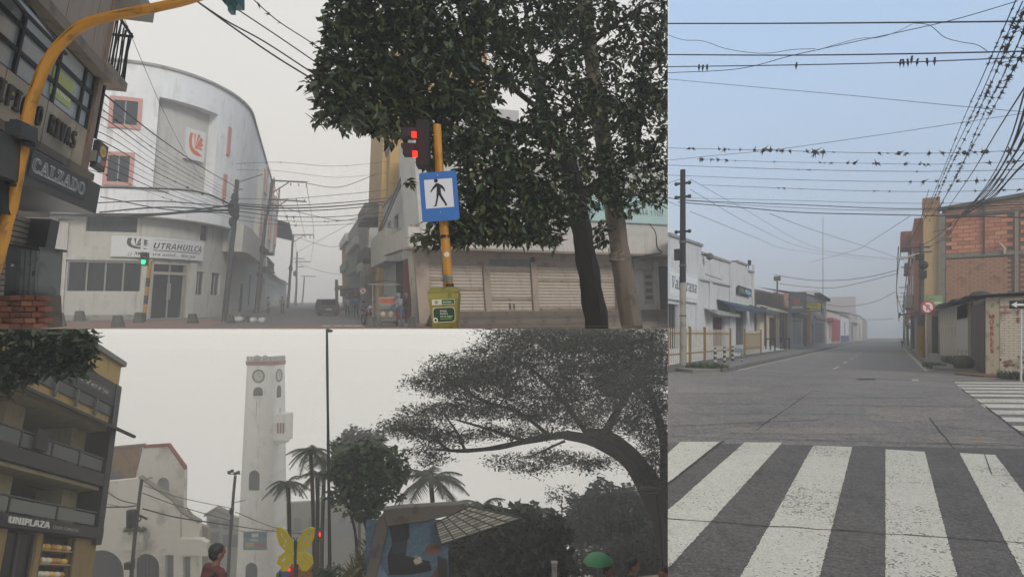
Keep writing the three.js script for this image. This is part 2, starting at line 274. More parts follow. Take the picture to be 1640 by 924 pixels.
function person(f, label, base, yaw, o) {
  const t = thing(f, 'person', label, 'person', base, yaw, { clip: o.clip ?? false }), h = (o.height ?? 1.7) / 1.7, sc = g => g.scale(h, h, h), ln = o.lean ?? 0;
  add(t, 'body', sc(sdfMesh(personBones(o), o.cell ?? 0.02)), skinM);
  const hz = ln * 0.72;
  if (o.hat) add(t, 'cap', [sc(ball(0, 1.69, 0.02 + hz, 0.1, 1, 0.7, 1.1)), sc(cbox(0, 1.66, 0.13 + hz, 0.15, 0.02, 0.12))], M(o.hat)); else add(t, 'hair', [sc(ball(0, 1.645, 0.008 + hz, 0.101, 1, 0.95, 1.02, 16)), sc(ball(0, 1.6, -0.03 + hz, 0.08, 1.05, 1.1, 0.8, 12))], M(o.hair ?? 0x14110f, { rough: 0.7 }));
  for (const d of [-1, 1]) if (!o.noEyes) add(t, 'eye', sc(ball(d * 0.034, 1.612, 0.113 + hz, 0.011, 1, 1, 0.6, 6)), M(0x171210));
  if (o.pack) add(t, 'backpack', sc(cbox(0, 1.2, -0.2, 0.28, 0.42, 0.16)), M(o.pack, { map: 'blotch', s: 0.4 }));
  if (o.strap) add(t, 'strap', [sc(tube([V(-0.17, 1.42, 0.03), V(-0.05, 1.28, 0.155), V(0.12, 1.08, 0.13), V(0.15, 1.0, 0.02)], 0.02, 5)), sc(tube([V(-0.17, 1.42, 0.0), V(-0.05, 1.28, -0.155), V(0.12, 1.08, -0.13), V(0.15, 1.0, 0)], 0.02, 5))], M(o.strap));
  return t;
}
// ---------- leaves ----------
function leafCloud(pts, size, cols, o = {}) {     // pts: Vector3 list (root coordinates); folded four-triangle leaves that droop
  const n = pts.length, pos = new Float32Array(n * 12 * 3), col = new Float32Array(n * 12 * 3), cs = cols.map(c => new THREE.Color(c)), c = new THREE.Color(), a = V(0, 0, 0), b = V(0, 0, 0), m = V(0, 0, 0), ax = V(0, 0, 0), up = V(0, 0, 0); let k = 0;
  const put = v => { pos[k] = v.x; pos[k + 1] = v.y; pos[k + 2] = v.z; col[k] = c.r; col[k + 1] = c.g; col[k + 2] = c.b; k += 3; };
  for (const p of pts) {
    ax.set(rr(-1, 1), rr(-(o.droop ?? 0.9), o.rise ?? 0.5), rr(-1, 1)).normalize(); up.set(rr(-0.6, 0.6), 1, rr(-0.6, 0.6)).normalize(); const side = up.clone().cross(ax).normalize(), L = size * rr(0.6, 1.25), w = L * (o.wide ?? 0.22), nrm = ax.clone().cross(side).normalize();
    c.copy(cs[(rnd() * cs.length) | 0]).multiplyScalar(rr(0.75, 1.25));
    const base = p, tip = p.clone().addScaledVector(ax, L), mid = p.clone().addScaledVector(ax, L * 0.45), l = mid.clone().addScaledVector(side, w).addScaledVector(nrm, w * 0.3), r = mid.clone().addScaledVector(side, -w).addScaledVector(nrm, w * 0.3);
    put(base); put(l); put(mid); put(mid); put(l); put(tip); put(base); put(mid); put(r); put(mid); put(tip); put(r);
  }
  const g = new THREE.BufferGeometry(); g.setAttribute('position', new THREE.BufferAttribute(pos, 3)); g.setAttribute('color', new THREE.BufferAttribute(col, 3)); g.computeVertexNormals(); g.setAttribute('uv', new THREE.BufferAttribute(new Float32Array(n * 24), 2)); return g;
}
const leafM = new THREE.MeshPhysicalMaterial({ vertexColors: true, roughness: 0.62, side: THREE.DoubleSide });
function limb(pts, r0, r1, n = 7) {      // tapered bent tube through points
  const c = new THREE.CatmullRomCurve3(pts, false, 'centripetal'), seg = Math.max(4, pts.length * 5), g = new THREE.TubeGeometry(c, seg, 1, n), p = g.attributes.position;
  for (let i = 0; i <= seg; i++) { const q = c.getPointAt(i / seg), r = r0 + (r1 - r0) * Math.pow(i / seg, 0.8); for (let j = 0; j <= n; j++) { const k = i * (n + 1) + j, w = r * (1 + 0.09 * Math.sin(j * 2.4 + i * 0.9)); p.setXYZ(k, q.x + (p.getX(k) - q.x) * w, q.y + (p.getY(k) - q.y) * w, q.z + (p.getZ(k) - q.z) * w); } }
  g.computeVertexNormals(); return g;
}
// =====================================================================
// RIGHT: the avenue with the crossing
// =====================================================================
const gC = (u, v, y = 0) => onGround(FC, u, v, y);
const asphalt = M(0x8b8580, { map: 'asphalt', s: 5.3, rough: 0.8, bump: 0.006, bs: 0.25 });
const tarJoint = M(0x353331, { map: 'grain', s: 0.4, rough: 0.9 });
const walk = M(0x7d7a76, { map: 'grime', s: 3, bump: 0.004 });
const kerbM = M(0x706d69, { map: 'grime', s: 1.4, bump: 0.004 });
const roadPaint = new THREE.MeshStandardMaterial({ color: 0xcfccc2, map: view('paint', 3.1), roughness: 0.75, bumpMap: view('rough', 0.3), bumpScale: 0.002 });
const farPaint = M(0xb9b6b0, { map: 'paint', s: 3, rough: 0.8 });
const road = thing(FC, 'road', '', '', V(0, 0, 0), 0, { kind: 'structure' });
add(road, 'surface', plan([[-60, 14], [220, 14], [220, -420], [-140, -420]], -0.3, 0), asphalt);
const gq = (pts, y) => quad(...pts.map(([u, v]) => { const p = gC(u, v); p.y = y; return p; }));
// crossing at our feet, each band in worn white paint
const worn = (a, b, c2, d) => { const pts = [], E = (p, q, n) => { for (let i = 0; i < n; i++) { const t = i / n, x = p.x + (q.x - p.x) * t, z = p.z + (q.z - p.z) * t; pts.push([x + rr(-0.005, 0.005), -(z + rr(-0.005, 0.005))]); } }; const [A, B, C2, D] = [a, b, c2, d].map(([u, v]) => gC(u, v)); E(A, B, 8); E(B, C2, 240); E(C2, D, 24); E(D, A, 240); return new THREE.ShapeGeometry(shape(pts)).rotateX(-Math.PI / 2).translate(0, 0.005, 0); };
const ext = (u0, v0, u1, v1, v) => [u0 + (u1 - u0) * (v - v0) / (v1 - v0), v];
for (const [a, b, c, d, e, f, g, h] of [
  [1090, 708, 1000, 790, 1153, 708, 1069, 775], [1193, 709, 1070, 818, 1254, 709, 1070, 912], [1303, 714, 1187, 924, 1366, 716, 1313, 924],
  [1419, 720, 1419, 924, 1482, 724, 1534, 924], [1538, 726, 1632, 906, 1595, 729, 1640, 788], [1660, 734, 1840, 940, 1720, 738, 1980, 930]])
  add(road, 'crosswalk_stripe', worn(ext(a, b, c, d, 985), ext(e, f, g, h, 985), [e, f], [a, b]), roadPaint);
[[611.8, 614, 1529], [616, 618.5, 1533], [620.7, 623.4, 1537], [625.6, 628.9, 1544], [631.6, 634.8, 1551], [638.9, 644.6, 1560], [647.3, 653.3, 1571], [657.3, 664, 1587], [668.7, 675.7, 1603], [682.5, 690.4, 1621]]
  .forEach(([v0, v1, u]) => add(road, 'crosswalk_stripe', gq([[u + (v1 - v0) * 1.2, v1], [1800, v1 + 2.5], [1800, v0 + 2.2], [u, v0]], 0.005), roadPaint));
// lane lines
const line = (x0, z0, x1, z1, w, m = farPaint, y = 0.0045) => quad(V(x0 - w, y, z0), V(x0 + w, y, z0), V(x1 + w, y, z1), V(x1 - w, y, z1));
add(road, 'edge_line', line(-5.95, -29.5, -5.75, -120, 0.075), farPaint);
add(road, 'edge_line', line(1.35, -33.5, 1.3, -120, 0.07), farPaint);
for (let i = 0; i < 12; i++) add(road, 'lane_dash', line(-2.3, -(33 + i * 7.2), -2.3, -(36 + i * 7.2), 0.06), farPaint);
add(road, 'far_crossing_line', quad(V(-5.4, 0.005, -118), V(1, 0.005, -118), V(1, 0.005, -122), V(-5.4, 0.005, -122)), farPaint);
// tar joints and cracks between the road slabs
const crack = (pts, w) => { const out = []; for (let i = 0; i + 1 < pts.length; i++) { const a = gC(...pts[i]), b = gC(...pts[i + 1]); a.y = b.y = 0.009; const n = V(-(b.z - a.z), 0, b.x - a.x).normalize().multiplyScalar(w * rr(0.6, 1.1)); out.push(quad(a.clone().sub(n), b.clone().sub(n), b.clone().add(n), a.clone().add(n))); } return out; };
const wob = (u0, v0, u1, v1, n, j) => Array.from({ length: n + 1 }, (_, i) => [u0 + (u1 - u0) * i / n, v0 + (v1 - v0) * i / n + rr(-j, j)]);
reseed(11);
for (const [pts, w] of [[wob(1060, 832, 1700, 875, 18, 1.2), 0.008], [wob(1060, 700, 1700, 716, 16, 0.6), 0.012], [wob(1060, 684, 1320, 672, 8, 0.5), 0.014], [wob(1070, 776, 1160, 706, 14, 1.4), 0.011],
  [wob(1210, 690, 1300, 628, 14, 1), 0.009], [wob(1490, 682, 1700, 700, 8, 0.4), 0.014], [wob(1540, 622, 1700, 742, 20, 1), 0.014], [wob(1490, 670, 1530, 720, 12, 1.3), 0.008], [wob(1080, 600, 1600, 612, 14, 0.35), 0.03], [wob(1070, 646, 1560, 652, 14, 0.4), 0.016], [wob(1240, 618, 1420, 640, 8, 0.4), 0.014],
  [wob(1578, 728, 1590, 762, 8, 0.8), 0.005], [wob(1590, 762, 1640, 764, 4, 0.5), 0.008]])
  add(road, 'tar_joint', crack(pts, w), tarJoint);
// patches of newer and older asphalt
const patchPts = (u, v, su, sv, n = 34) => { const c = gC(u, v), o = []; for (let i = 0; i < n; i++) { const a = i / n * 6.283, k = rr(0.82, 1.1) / Math.pow(Math.pow(Math.abs(Math.cos(a)), 6) + Math.pow(Math.abs(Math.sin(a)), 6), 1 / 6) * 0.9, p = gC(u + Math.cos(a) * su * k, v + Math.sin(a) * sv * k); o.push([p.x, p.z]); } return o; };
const patch = (u, v, su, sv, m, y) => { const pts = patchPts(u, v, su, sv); const g = new THREE.ShapeGeometry(shape(pts.map(([x, z]) => [x, -z]))).rotateX(-Math.PI / 2).translate(0, y, 0); return add(road, 'asphalt_patch', g, m); };
const oldAsph = M(0x918a83, { map: 'asphalt', s: 4.7, rough: 0.9, bump: 0.004, bs: 0.3 }), newAsph = M(0x7f7b77, { map: 'asphalt', s: 6.1, rough: 0.72, bump: 0.003, bs: 0.3 });
{ const g = [[900, 706], [1800, 722], [1900, 1000], [700, 1000]].map(([u, v]) => { const p = gC(u, v); return [p.x, p.z]; }); add(road, 'crossing_slab', new THREE.ShapeGeometry(shape(g.map(([x, z]) => [x, -z]))).rotateX(-Math.PI / 2).translate(0, 0.0022, 0), M(0x6a6662, { map: 'asphalt', s: 3.4, rough: 0.85, bump: 0.008, bs: 0.5 })); }
patch(1250, 656, 170, 9, newAsph, 0.0034); patch(1470, 664, 90, 13, oldAsph, 0.0037); patch(1150, 624, 80, 6, oldAsph, 0.0041); patch(1390, 634, 130, 5, newAsph, 0.0044); patch(1300, 690, 150, 6, oldAsph, 0.0031); patch(1540, 705, 60, 6, oldAsph, 0.0026);
patch(1388, 607.5, 17, 1.4, tarJoint, 0.0062); patch(1467, 609, 6, 1.5, farPaint, 0.0068); patch(1572, 703.5, 10, 1.6, M(0x9a7a3a, { map: 'grime', s: 0.6 }), 0.0072);
patch(1500, 560, 0.1, 0.1, tarJoint, 0.007);
const earth = M(0x6f5b49, { map: 'grime', s: 1.6, bump: 0.01 });
const pavements = (name, pts, y, m) => { const t = thing(FC, name, '', '', V(0, 0, 0), 0, { kind: 'structure' }); add(t, 'pavement_top', plan(pts, -0.1, y), m); return t; };
const swL = pavements('sidewalk', [[-8.3, -27.5], [-7.2, -26.6], [-6.3, -28.2], [-6.3, -170], [-8.3, -170]], 0.14, walk);
const kerb = (t, x, z0, z1, w = 0.16, y = 0.17, step = 2.4) => { for (let z = z0; z > z1; z -= step) add(t, 'kerb_stone', box(x, -0.1, z - step + 0.03, x + w, y + rr(-0.012, 0.012), z), kerbM); };
reseed(3); kerb(swL, -6.3, -28, -95);
const swL2 = pavements('sidewalk', [[-10.6, -60.5], [-8.3, -60.5], [-8.3, -170], [-10.6, -170]], 0.22, M(0x8a8681, { map: 'grime', s: 4 }));
const swR = pavements('sidewalk', [[1.7, -34], [3.2, -33.5], [3.2, -170], [1.7, -170]], 0.14, walk);
kerb(swR, 1.55, -36, -90);
const swR2 = pavements('sidewalk', [[2.2, -31], [3, -29.6], [14, -28.6], [40, -28.6], [40, -31], [3.2, -31.3], [3.2, -34]], 0.07, earth);
const terr = thing(FC, 'terrace', '', '', V(0, 0, 0), 0, { kind: 'structure' });
{ const P = (x, y, z) => V(x, y, z), tile = M(0xcfcdc8, { map: 'blotch', s: 2, rough: 0.4 });
  add(terr, 'tiled_floor', [quad(P(-8.3, 0.3, -26), P(-8.3, 0.3, -62), P(-10.6, 0.84, -62), P(-10.6, 0.84, -26)), quad(P(-8.3, 0, -26), P(-8.3, 0, -62), P(-8.3, 0.3, -62), P(-8.3, 0.3, -26))], tile);
  for (let i = 0; i < 30; i++) add(terr, 'edge_stone', box(-8.3, 0, -26 - i * 1.2 - 1.17, -8.14, 0.31, -26 - i * 1.2), kerbM); }
// weeds at the kerb and below the shed wall
function tuft(f, name, label, base, w, h, n, cols, o = {}) {
  const pos = [], col = []; const c1 = new THREE.Color(cols[0]), c2 = new THREE.Color(cols[1]), c = new THREE.Color();
  for (let i = 0; i < n; i++) { const a = rnd() * 6.283, r = Math.sqrt(rnd()) * w, x = Math.cos(a) * r, z = Math.sin(a) * r * (o.deep ?? 1), l = h * rr(0.35, 1), lx = rr(-0.7, 0.7) * l, lz = rr(-0.7, 0.7) * l, b = rr(0.02, 0.05) * (o.blade ?? 1), t = rnd() * 6.28; c.copy(c1).lerp(c2, rnd());
    pos.push(x - Math.cos(t) * b, 0, z - Math.sin(t) * b, x + Math.cos(t) * b, 0, z + Math.sin(t) * b, x + lx, l, z + lz); for (let k = 0; k < 3; k++) col.push(c.r, c.g, c.b); }
  const g = new THREE.BufferGeometry(); g.setAttribute('position', new THREE.Float32BufferAttribute(pos, 3)); g.setAttribute('color', new THREE.Float32BufferAttribute(col, 3)); g.computeVertexNormals();
  return single(f, name, label, 'plant', base, 0, g, M(0xffffff, { vc: true, rough: 0.9 }), o);
}
reseed(21);
tuft(FC, 'weed_clump', 'low green weed clump growing at the kerb before the white fence', gC(1130, 594, 0), 1.0, 0.42, 900, [0x2c3d22, 0x4d5c33], { deep: 0.6 });
tuft(FC, 'weed_clump', 'grass tuft at the right kerb beside the lane line', gC(1497, 588, 0.06), 0.45, 0.3, 260, [0x35442a, 0x5b6a3c]);
tuft(FC, 'weed_clump', 'grass strip growing below the whitewashed shed side wall', V(2.95, 0.1, -41), 0.5, 0.45, 700, [0x35442a, 0x66703f], { deep: 7 });
tuft(FC, 'weed_clump', 'dark weeds at the foot of the one way sign post', gC(1632, 606, 0.05), 0.6, 0.3, 400, [0x26301f, 0x3e4a2c]);
single(FC, 'concrete_rubble', 'mossy lump of concrete beside the brown metal door', 'rubble', V(2.75, 0.1, -34.2), 0.3, ball(0, 0.25, 0, 0.42, 1, 0.9, 1, 7), M(0x4c4d3c, { map: 'grime', s: 0.7, bump: 0.02 }));

// ----- buildings on the left of the avenue -----
const whiteW = M(0xc9ccce, { map: 'wall', s: 6 }), trimW = M(0xb9bbbb, { map: 'wall', s: 3 });
const darkGlass = glassMat(0x0e1012), dark = M(0x1b1c1d), steel = M(0x8b8d8e, { rough: 0.5, metal: 0.4 });
const FL = facade(FC, -10.6, -26, -10.6, -60.6, 0);
{
  const t = onFacade(FL, 'shop_building', 'long white single storey shop building with stepped parapet behind the gold fence', 'building');
  const P = (u, v) => FL.px(u, v), top = [[1207, 438], [1199, 435], [1197, 426], [1180, 420], [1170, 422], [1123.5, 407], [1124.7, 395], [1071, 377], [1040, 366]].map(([u, v]) => P(u, v));
  const R = (u0, v0, u1, v1) => { const a = P(u0, v0), b = P(u1, v1); return rect(a[0], b[1], b[0], a[1]); };
  const holes = [R(1060, 484, 1088, 561), R(1140, 507, 1161, 555), R(1179, 496, 1195, 552)];
  add(t, 'wall', slab([[P(1207, 438)[0], 0], ...top, [P(1040, 366)[0], 0]], -0.35, 0, holes), whiteW);
  add(t, 'wall', [box(FL.L - 0.7, 0, -9, FL.L - 0.05, top[0][1] - 0.2, -0.35)], whiteW, { label: 'plain white end wall' });
  add(t, 'roof', box(0, 5.2, -9, FL.L - 0.75, 5.35, -0.36), M(0x6b5a4e, { map: 'grime', s: 3 }));
  const cap = (a, b) => { const [x0, y0] = P(...a), [x1, y1] = P(...b); return slab([[x0, y0], [x1, y1], [x1, y1 + 0.16], [x0, y0 + 0.16]], -0.4, 0.1); };
  for (const [a, b] of [[[1071, 377], [1124.7, 395]], [[1123.5, 407], [1170, 422]], [[1180, 420], [1197, 426]], [[1199, 435], [1207, 438]]]) add(t, 'parapet_cap', cap(a, b), M(0x9c9d9c, { map: 'grime', s: 2 }));
  for (const u of [1117, 1138, 1170, 1206]) { const [x] = P(u, 500); add(t, 'pilaster', box(x - 0.45, 0, 0.002, x + 0.3, P(u, u > 1160 ? 424 : 446)[1], 0.1), whiteW); }
  { const [x0, y0] = P(1070, 437), [x1, y1] = P(1170, 459); add(t, 'moulding', slab([[x0, y0], [x1, y1], [x1, y1 + 0.14], [x0, y0 + 0.14]], 0.002, 0.14), trimW); }
  { const [x0, y0] = P(1122, 405); const [x1] = P(1168, 440); add(t, 'moulding', [box(x0 + 1.3, P(1140, 445)[1] + 0.1, 0.002, x1 - 2.4, P(1140, 445)[1] + 0.2, 0.05)], trimW); }
  const glassH = R(1060, 484, 1088, 561); add(t, 'shop_window', box(glassH[0][0], glassH[0][1], -0.3, glassH[2][0], glassH[2][1], -0.26), darkGlass);
  for (let i = 0; i < 3; i++) add(t, 'mullion', box(glassH[2][0] - 0.2 - i * 1.3, glassH[0][1], -0.25, glassH[2][0] - 0.12 - i * 1.3, glassH[2][1], -0.18), steel);
  { const r = R(1140, 507, 1161, 555), d = add(t, 'door', box(r[0][0], r[0][1], -0.3, r[2][0], r[2][1], -0.22), M(0x5a3433, { map: 'blotch', s: 1.5 })); add(t, 'handle', box(r[0][0] + 1.2, 1.7, -0.22, r[0][0] + 1.26, 2.1, -0.17), steel, { to: d }); for (const k of [0.28, 0.62]) add(t, 'door_panel', box(r[0][0] + 0.3, r[0][1] + 0.2 + 2 * k - 0.5, -0.22, r[2][0] - 0.3, r[0][1] + 0.8 + 2 * k - 0.5, -0.2), M(0x4b2b2b), { to: d }); }
  { const r = R(1179, 496, 1195, 552), d = add(t, 'door', box(r[0][0], r[0][1], -0.3, r[2][0], r[2][1], -0.24), M(0x4c5052, { map: 'blotch', s: 1.5, rough: 0.5 }), { label: 'grey metal grille door' }); for (let i = 1; i < 6; i++) { const x = r[0][0] + (r[2][0] - r[0][0]) * i / 6; add(t, 'grille_bar', box(x - 0.04, r[0][1], -0.24, x + 0.04, r[2][1], -0.2), steel, { to: d }); } }
  // fascia with the script lettering, small sign board, awnings
  const sg = P(1070, 442), sg2 = P(1115.6, 479);
  const [fx0, fy0] = P(1066, 478), [fx1, fy1] = P(1115, 450);
  add(t, 'fascia_board', box(fx0 - 2, fy0, 0.002, fx1, fy1 + 0.3, 0.16), M(0xd2d6d8, { map: 'wall', s: 5 }));
  add(t, 'fascia_lettering', card(P(1069, 470)[0], fy0 + 0.25, fx1 - 0.4, fy1 + 0.1, 0.17), print(512, 128, (x, w, h) => { x.fillStyle = '#d6dadc'; x.fillRect(0, 0, w, h); x.fillStyle = '#23323c'; x.font = 'italic bold 96px serif'; x.fillText('Valderana', 14, 92, 490); }), { uv: true });
  const b0 = P(1179, 463), b1 = P(1200, 483);
  add(t, 'sign_board', [box(b0[0], b1[1] + 0.4, 0.12, b1[0], b0[1] + 0.3, 0.22)], M(0x34434a));
  add(t, 'sign_print', card(b0[0] + 0.05, b1[1] + 0.45, b1[0] - 0.05, b0[1] + 0.25, 0.226), print(256, 128, (x, w, h) => { x.fillStyle = '#2e4650'; x.fillRect(0, 0, w, h); x.fillStyle = '#7f9a48'; x.font = 'bold 84px sans-serif'; x.fillText('19', 10, 94); x.fillStyle = '#8fb4c4'; x.beginPath(); x.ellipse(180, 66, 60, 40, 0.3, 0, 7); x.fill(); x.fillStyle = '#2e4650'; x.fillRect(150, 50, 60, 10); x.fillRect(150, 74, 60, 8); grimy(x, w, h, 60, 0.3); }), { uv: true });
  const awn = (u0, v0, u1, v1, drop, depth, m, lab) => { const [x0, y0] = P(u0, v0), [x1, y1] = P(u1, v1), y = (y0 + y1) / 2; add(t, 'awning', [quad(V(x0, y, 0.02), V(x0, y - drop, depth), V(x1, y - drop, depth), V(x1, y, 0.02)), quad(V(x0, y - drop, depth), V(x0, y - drop - 0.25, depth), V(x1, y - drop - 0.25, depth), V(x1, y - drop, depth)), quad(V(x0, y, 0.01), V(x0, y - drop - 0.25, depth), V(x0, y - drop, depth), V(x0, y, 0.02))].map(g => g), m, { label: lab }); };
  awn(1128, 492, 1166, 500, 0.2, 0.9, M(0xa8abad, { map: 'grime', s: 1.5 }), 'faded white shop awning');
  awn(1148, 478, 1196, 490, 0.5, 1.3, M(0x3c4a5e, { map: 'blotch', s: 1.5 }), 'blue awning over the doors');
  awn(1199, 486, 1222, 494, 0.5, 1.4, M(0x4a5a6c, { map: 'blotch', s: 1.5 }), 'small blue awning at the corner');
  { const [x, y] = P(1126, 409); add(t, 'camera_dome', [ball(x, y - 0.1, 0.45, 0.24), bar(V(x, y + 0.1, 0), V(x, y, 0.45), 0.05)], M(0x5d5f60)); }
  { const [x, y] = P(1199, 430); add(t, 'floodlight', [cbox(x, y + 0.5, 0.1, 0.5, 0.4, 0.2), bar(V(x, y, 0), V(x + 0.2, y + 0.6, 0.1), 0.04)], dark); }
}
// low cream house with porch posts, then the row fading into the fog
{
  const Fh = facade(FC, -10.3, -60.8, -10.3, -92, 0), P = (u, v) => Fh.px(u, v);
  const t = onFacade(Fh, 'low_house', 'low cream house with dark door openings next to the white shops', 'house');
  const R = (u0, v0, u1, v1) => { const a = P(u0, v0), b = P(u1, v1); return rect(a[0], Math.max(0.25, b[1]), b[0], a[1]); };
  const op = [[1225, 512, 1230, 553], [1233, 508, 1246, 553], [1249, 511, 1254, 549], [1260, 510, 1263, 548]];
  const y1 = P(1250, 503)[1];
  add(t, 'wall', slab(rect(0, 0, Fh.L, y1 + 0.5), -0.3, 0, op.map(o => R(...o))), M(0xd2cbb8, { map: 'wall', s: 5 }));
  op.forEach((o, i) => { const r = R(...o); add(t, 'door', box(r[0][0], r[0][1], -0.28, r[2][0], r[2][1], -0.2), i == 1 ? M(0x3f3433) : M(0x23262a)); });
  for (let i = 0; i < 5; i++) { const x = P(1215, 520)[0] + i * 5.5; add(t, 'porch_post', box(x, 0.2, 0.5, x + 0.18, y1 + 0.04, 0.66), M(0x5a3a36)); }
  add(t, 'eave', [quad(V(0, y1 + 0.5, -0.4), V(0, y1 + 0.2, 0.7), V(Fh.L, y1 + 0.2, 0.7), V(Fh.L, y1 + 0.5, -0.4)), box(0, y1 + 0.05, 0.6, Fh.L, y1 + 0.3, 0.72)], M(0xbdb6a2, { map: 'grime', s: 2 }));
  add(t, 'roof', quad(V(0, y1 + 0.52, -0.4), V(Fh.L, y1 + 0.52, -0.4), V(Fh.L, y1 + 0.8, -5), V(0, y1 + 0.8, -5)), M(0x4b4540, { map: 'grime', s: 2 }));
  const Fb = facade(FC, -15.5, -62, -15.5, -128, 0), b = onFacade(Fb, 'brick_gable', 'bare brick upper wall rising behind the low cream house', 'building');
  const Q = [[1207, 462], [1240, 469], [1312, 477]].map(([u, v]) => Fb.px(u, v));
  add(b, 'wall', slab([[Q[0][0], 2], [Q[2][0], 2], Q[2], Q[1], Q[0]], -0.4, 0), M(0x9c725c, { map: 'blotch', s: 2 }));
  const rows = [], bx = new THREE.BoxGeometry(0.86, 0.36, 0.12); reseed(5);
  for (let y = 4.4; y < 9.5; y += 0.42) for (let x = Q[0][0] + 0.5; x < Q[2][0]; x += 0.95) { const k = (x - Q[0][0]) / (Q[2][0] - Q[0][0]), lim = Q[0][1] + (Q[2][1] - Q[0][1]) * Math.pow(k, 0.9); if (y < lim - 0.3 && rnd() < 0.93) rows.push(bx.clone().translate(x + rr(-0.05, 0.05) + (Math.round(y / 0.42) % 2) * 0.4, y, rr(0, 0.03))); }
  add(b, 'brick_courses', rows, M(0xb07c60, { map: 'blotch', s: 1.3 }), { kind: 'stuff' });
  const mast = [onGround(FC, 1245, 556)]; single(FC, 'antenna_mast', 'thin roof antenna mast above the brick gable', 'antenna', at(FC, 1245.5, 475, 78), 0, [cyl(0, -0.6, 2.2, 0, 0.09), cbox(0, 2.1, 0, 0.7, 0.5, 0.4)], M(0x3c4044));
}
function rowHouse(name, label, x, u0, u1, vt0, vt1, m, parts, o = {}) {       // facade on the left side of the avenue between two view columns
  const zOf = (u, lat) => { const r = ray(FC, u, CV); return lat / r.x * r.z; };
  const Fx = facade(FC, x, zOf(u0, x), x, zOf(u1, x), 0), t = onFacade(Fx, name, label, 'house', o), P = (u, v) => Fx.px(u, v);
  const y0 = P(u0 + 0.5, vt0)[1], y1 = P(u1 - 0.5, vt1)[1], holes = (parts.holes || []).map(([a, b, c, d]) => { const p = P(a, b), q = P(c, d); return rect(Math.max(0.05, p[0]), Math.max(0.2, q[1]), Math.min(Fx.L - 0.05, q[0]), p[1]); });
  add(t, 'wall', slab([[0, 0], [Fx.L, 0], [Fx.L, y1], [0, y0]], -0.4, 0, holes), m);
  add(t, 'side_wall', box(0.02, 0, -2, 0.42, Math.min(y0, y1), -0.4), M(0x8c857b, { map: 'wall', s: 4 }));
  holes.forEach((r, i) => add(t, parts.fill?.[i]?.[0] ?? 'door', box(r[0][0], r[0][1], -0.3, r[2][0], r[2][1], -0.2), parts.fill?.[i]?.[1] ?? M(0x33363a)));
  add(t, 'roof', quad(V(-0.2, y0 + 0.02, 0.3), V(Fx.L + 0.2, y1 + 0.02, 0.3), V(Fx.L + 0.2, y1 + 1.2, -6), V(-0.2, y0 + 1.2, -6)), M(0x5b4a42, { map: 'grime', s: 2 }));
  for (const [nm, a, b, c, d, mm, z] of parts.bands || []) { const p = P(a, b), q = P(c, d); add(t, nm, box(p[0], q[1], 0.003, q[0], p[1], z || 0.1), mm); }
  return { t, Fx, P };
}
const shut = M(0x9ba0a2, { map: 'grime', s: 2 });
rowHouse('row_house', 'grey shuttered house next to the cream porch house', -9.4, 1268, 1293, 500, 507, M(0xb3b6b2, { map: 'wall', s: 4 }), { holes: [[1270, 512, 1284, 551], [1286, 512, 1291, 550]], fill: [['roller_shutter', shut], ['door', M(0x8d8777)]], bands: [['fascia', 1268.3, 503, 1292, 509, M(0x5f6468), 0.4]] });
rowHouse('row_house', 'dark two storey house with grey cornice behind the yellow sign', -9.0, 1294, 1324, 472, 479, M(0x62656d, { map: 'wall', s: 4 }), { holes: [[1297, 520, 1303, 549], [1306, 516, 1320, 548], [1310, 490, 1320, 505]], fill: [['door', M(0xa0a4a6)], ['roller_shutter', M(0x3a3538)], ['window', darkGlass]], bands: [['cornice', 1305, 474, 1323, 479, M(0x7e7c79), 0.7], ['balcony_band', 1304, 506, 1322, 514, M(0x6b4540), 0.25]] });
rowHouse('row_house', 'bright red house front far along the left side', -8.8, 1325, 1346, 497, 503, M(0xc6beb6, { map: 'wall', s: 4 }), { holes: [[1329, 516, 1331.5, 544]], bands: [['red_panel', 1332.5, 509, 1345.5, 546, M(0x9c2526, { map: 'blotch', s: 3 }), 0.12], ['red_awning', 1325.2, 509, 1332, 515, M(0xa04244), 0.9]] });
rowHouse('row_house', 'pale house with a blue painted base far along the avenue', -8.8, 1347, 1361, 505, 510, M(0xd3d8dc, { map: 'wall', s: 4 }), { holes: [[1353, 516, 1355, 537]], bands: [['blue_base', 1347.4, 537.5, 1360.5, 546, M(0x25407c), 0.1]] });
rowHouse('row_house', 'grey house with dark balcony beyond the blue based house', -8.6, 1361.5, 1374, 502, 507, M(0xa9a59d, { map: 'wall', s: 4 }), { holes: [[1364, 522, 1367, 545]], bands: [['balcony', 1363, 516, 1373, 520, M(0x54504c), 0.9]] });
rowHouse('row_house', 'pale fog faded house near the end of the left row', -8.4, 1374.5, 1383, 505, 510, M(0xc9c4ba, { map: 'wall', s: 4 }), { holes: [[1377, 522, 1379, 544]] });
rowHouse('row_house', 'last faint house of the left row before the fog', -8.2, 1383.5, 1390, 512, 515, M(0x8f8b85, { map: 'wall', s: 4 }), {});
{ // tall faint blocks in the fog
  const t = thing(FC, 'apartment_block', 'tall pinkish apartment block almost lost in the fog', 'building', V(-41, 0, -400), 0);
  add(t, 'wall', [box(-16, 0, -8, 6, 27, 8), box(6, 0, -6, 24, 23, 8)], M(0x96705e, { map: 'wall', s: 6 }));
  for (let j = 0; j < 7; j++) for (let i = 0; i < 6; i++) add(t, 'window', box(-12 + i * 3.4, 2 + j * 3.3, 8.01, -10 + i * 3.4, 3.8 + j * 3.3, 8.1), darkGlass);
  single(FC, 'cell_mast', 'thin tall mast fading in the fog beyond the rooftops', 'mast', V(-18, 0, -215), 0, [cyl(0, 0, 38, 0, 0.16, 0.1)], M(0x4a4d50));
}
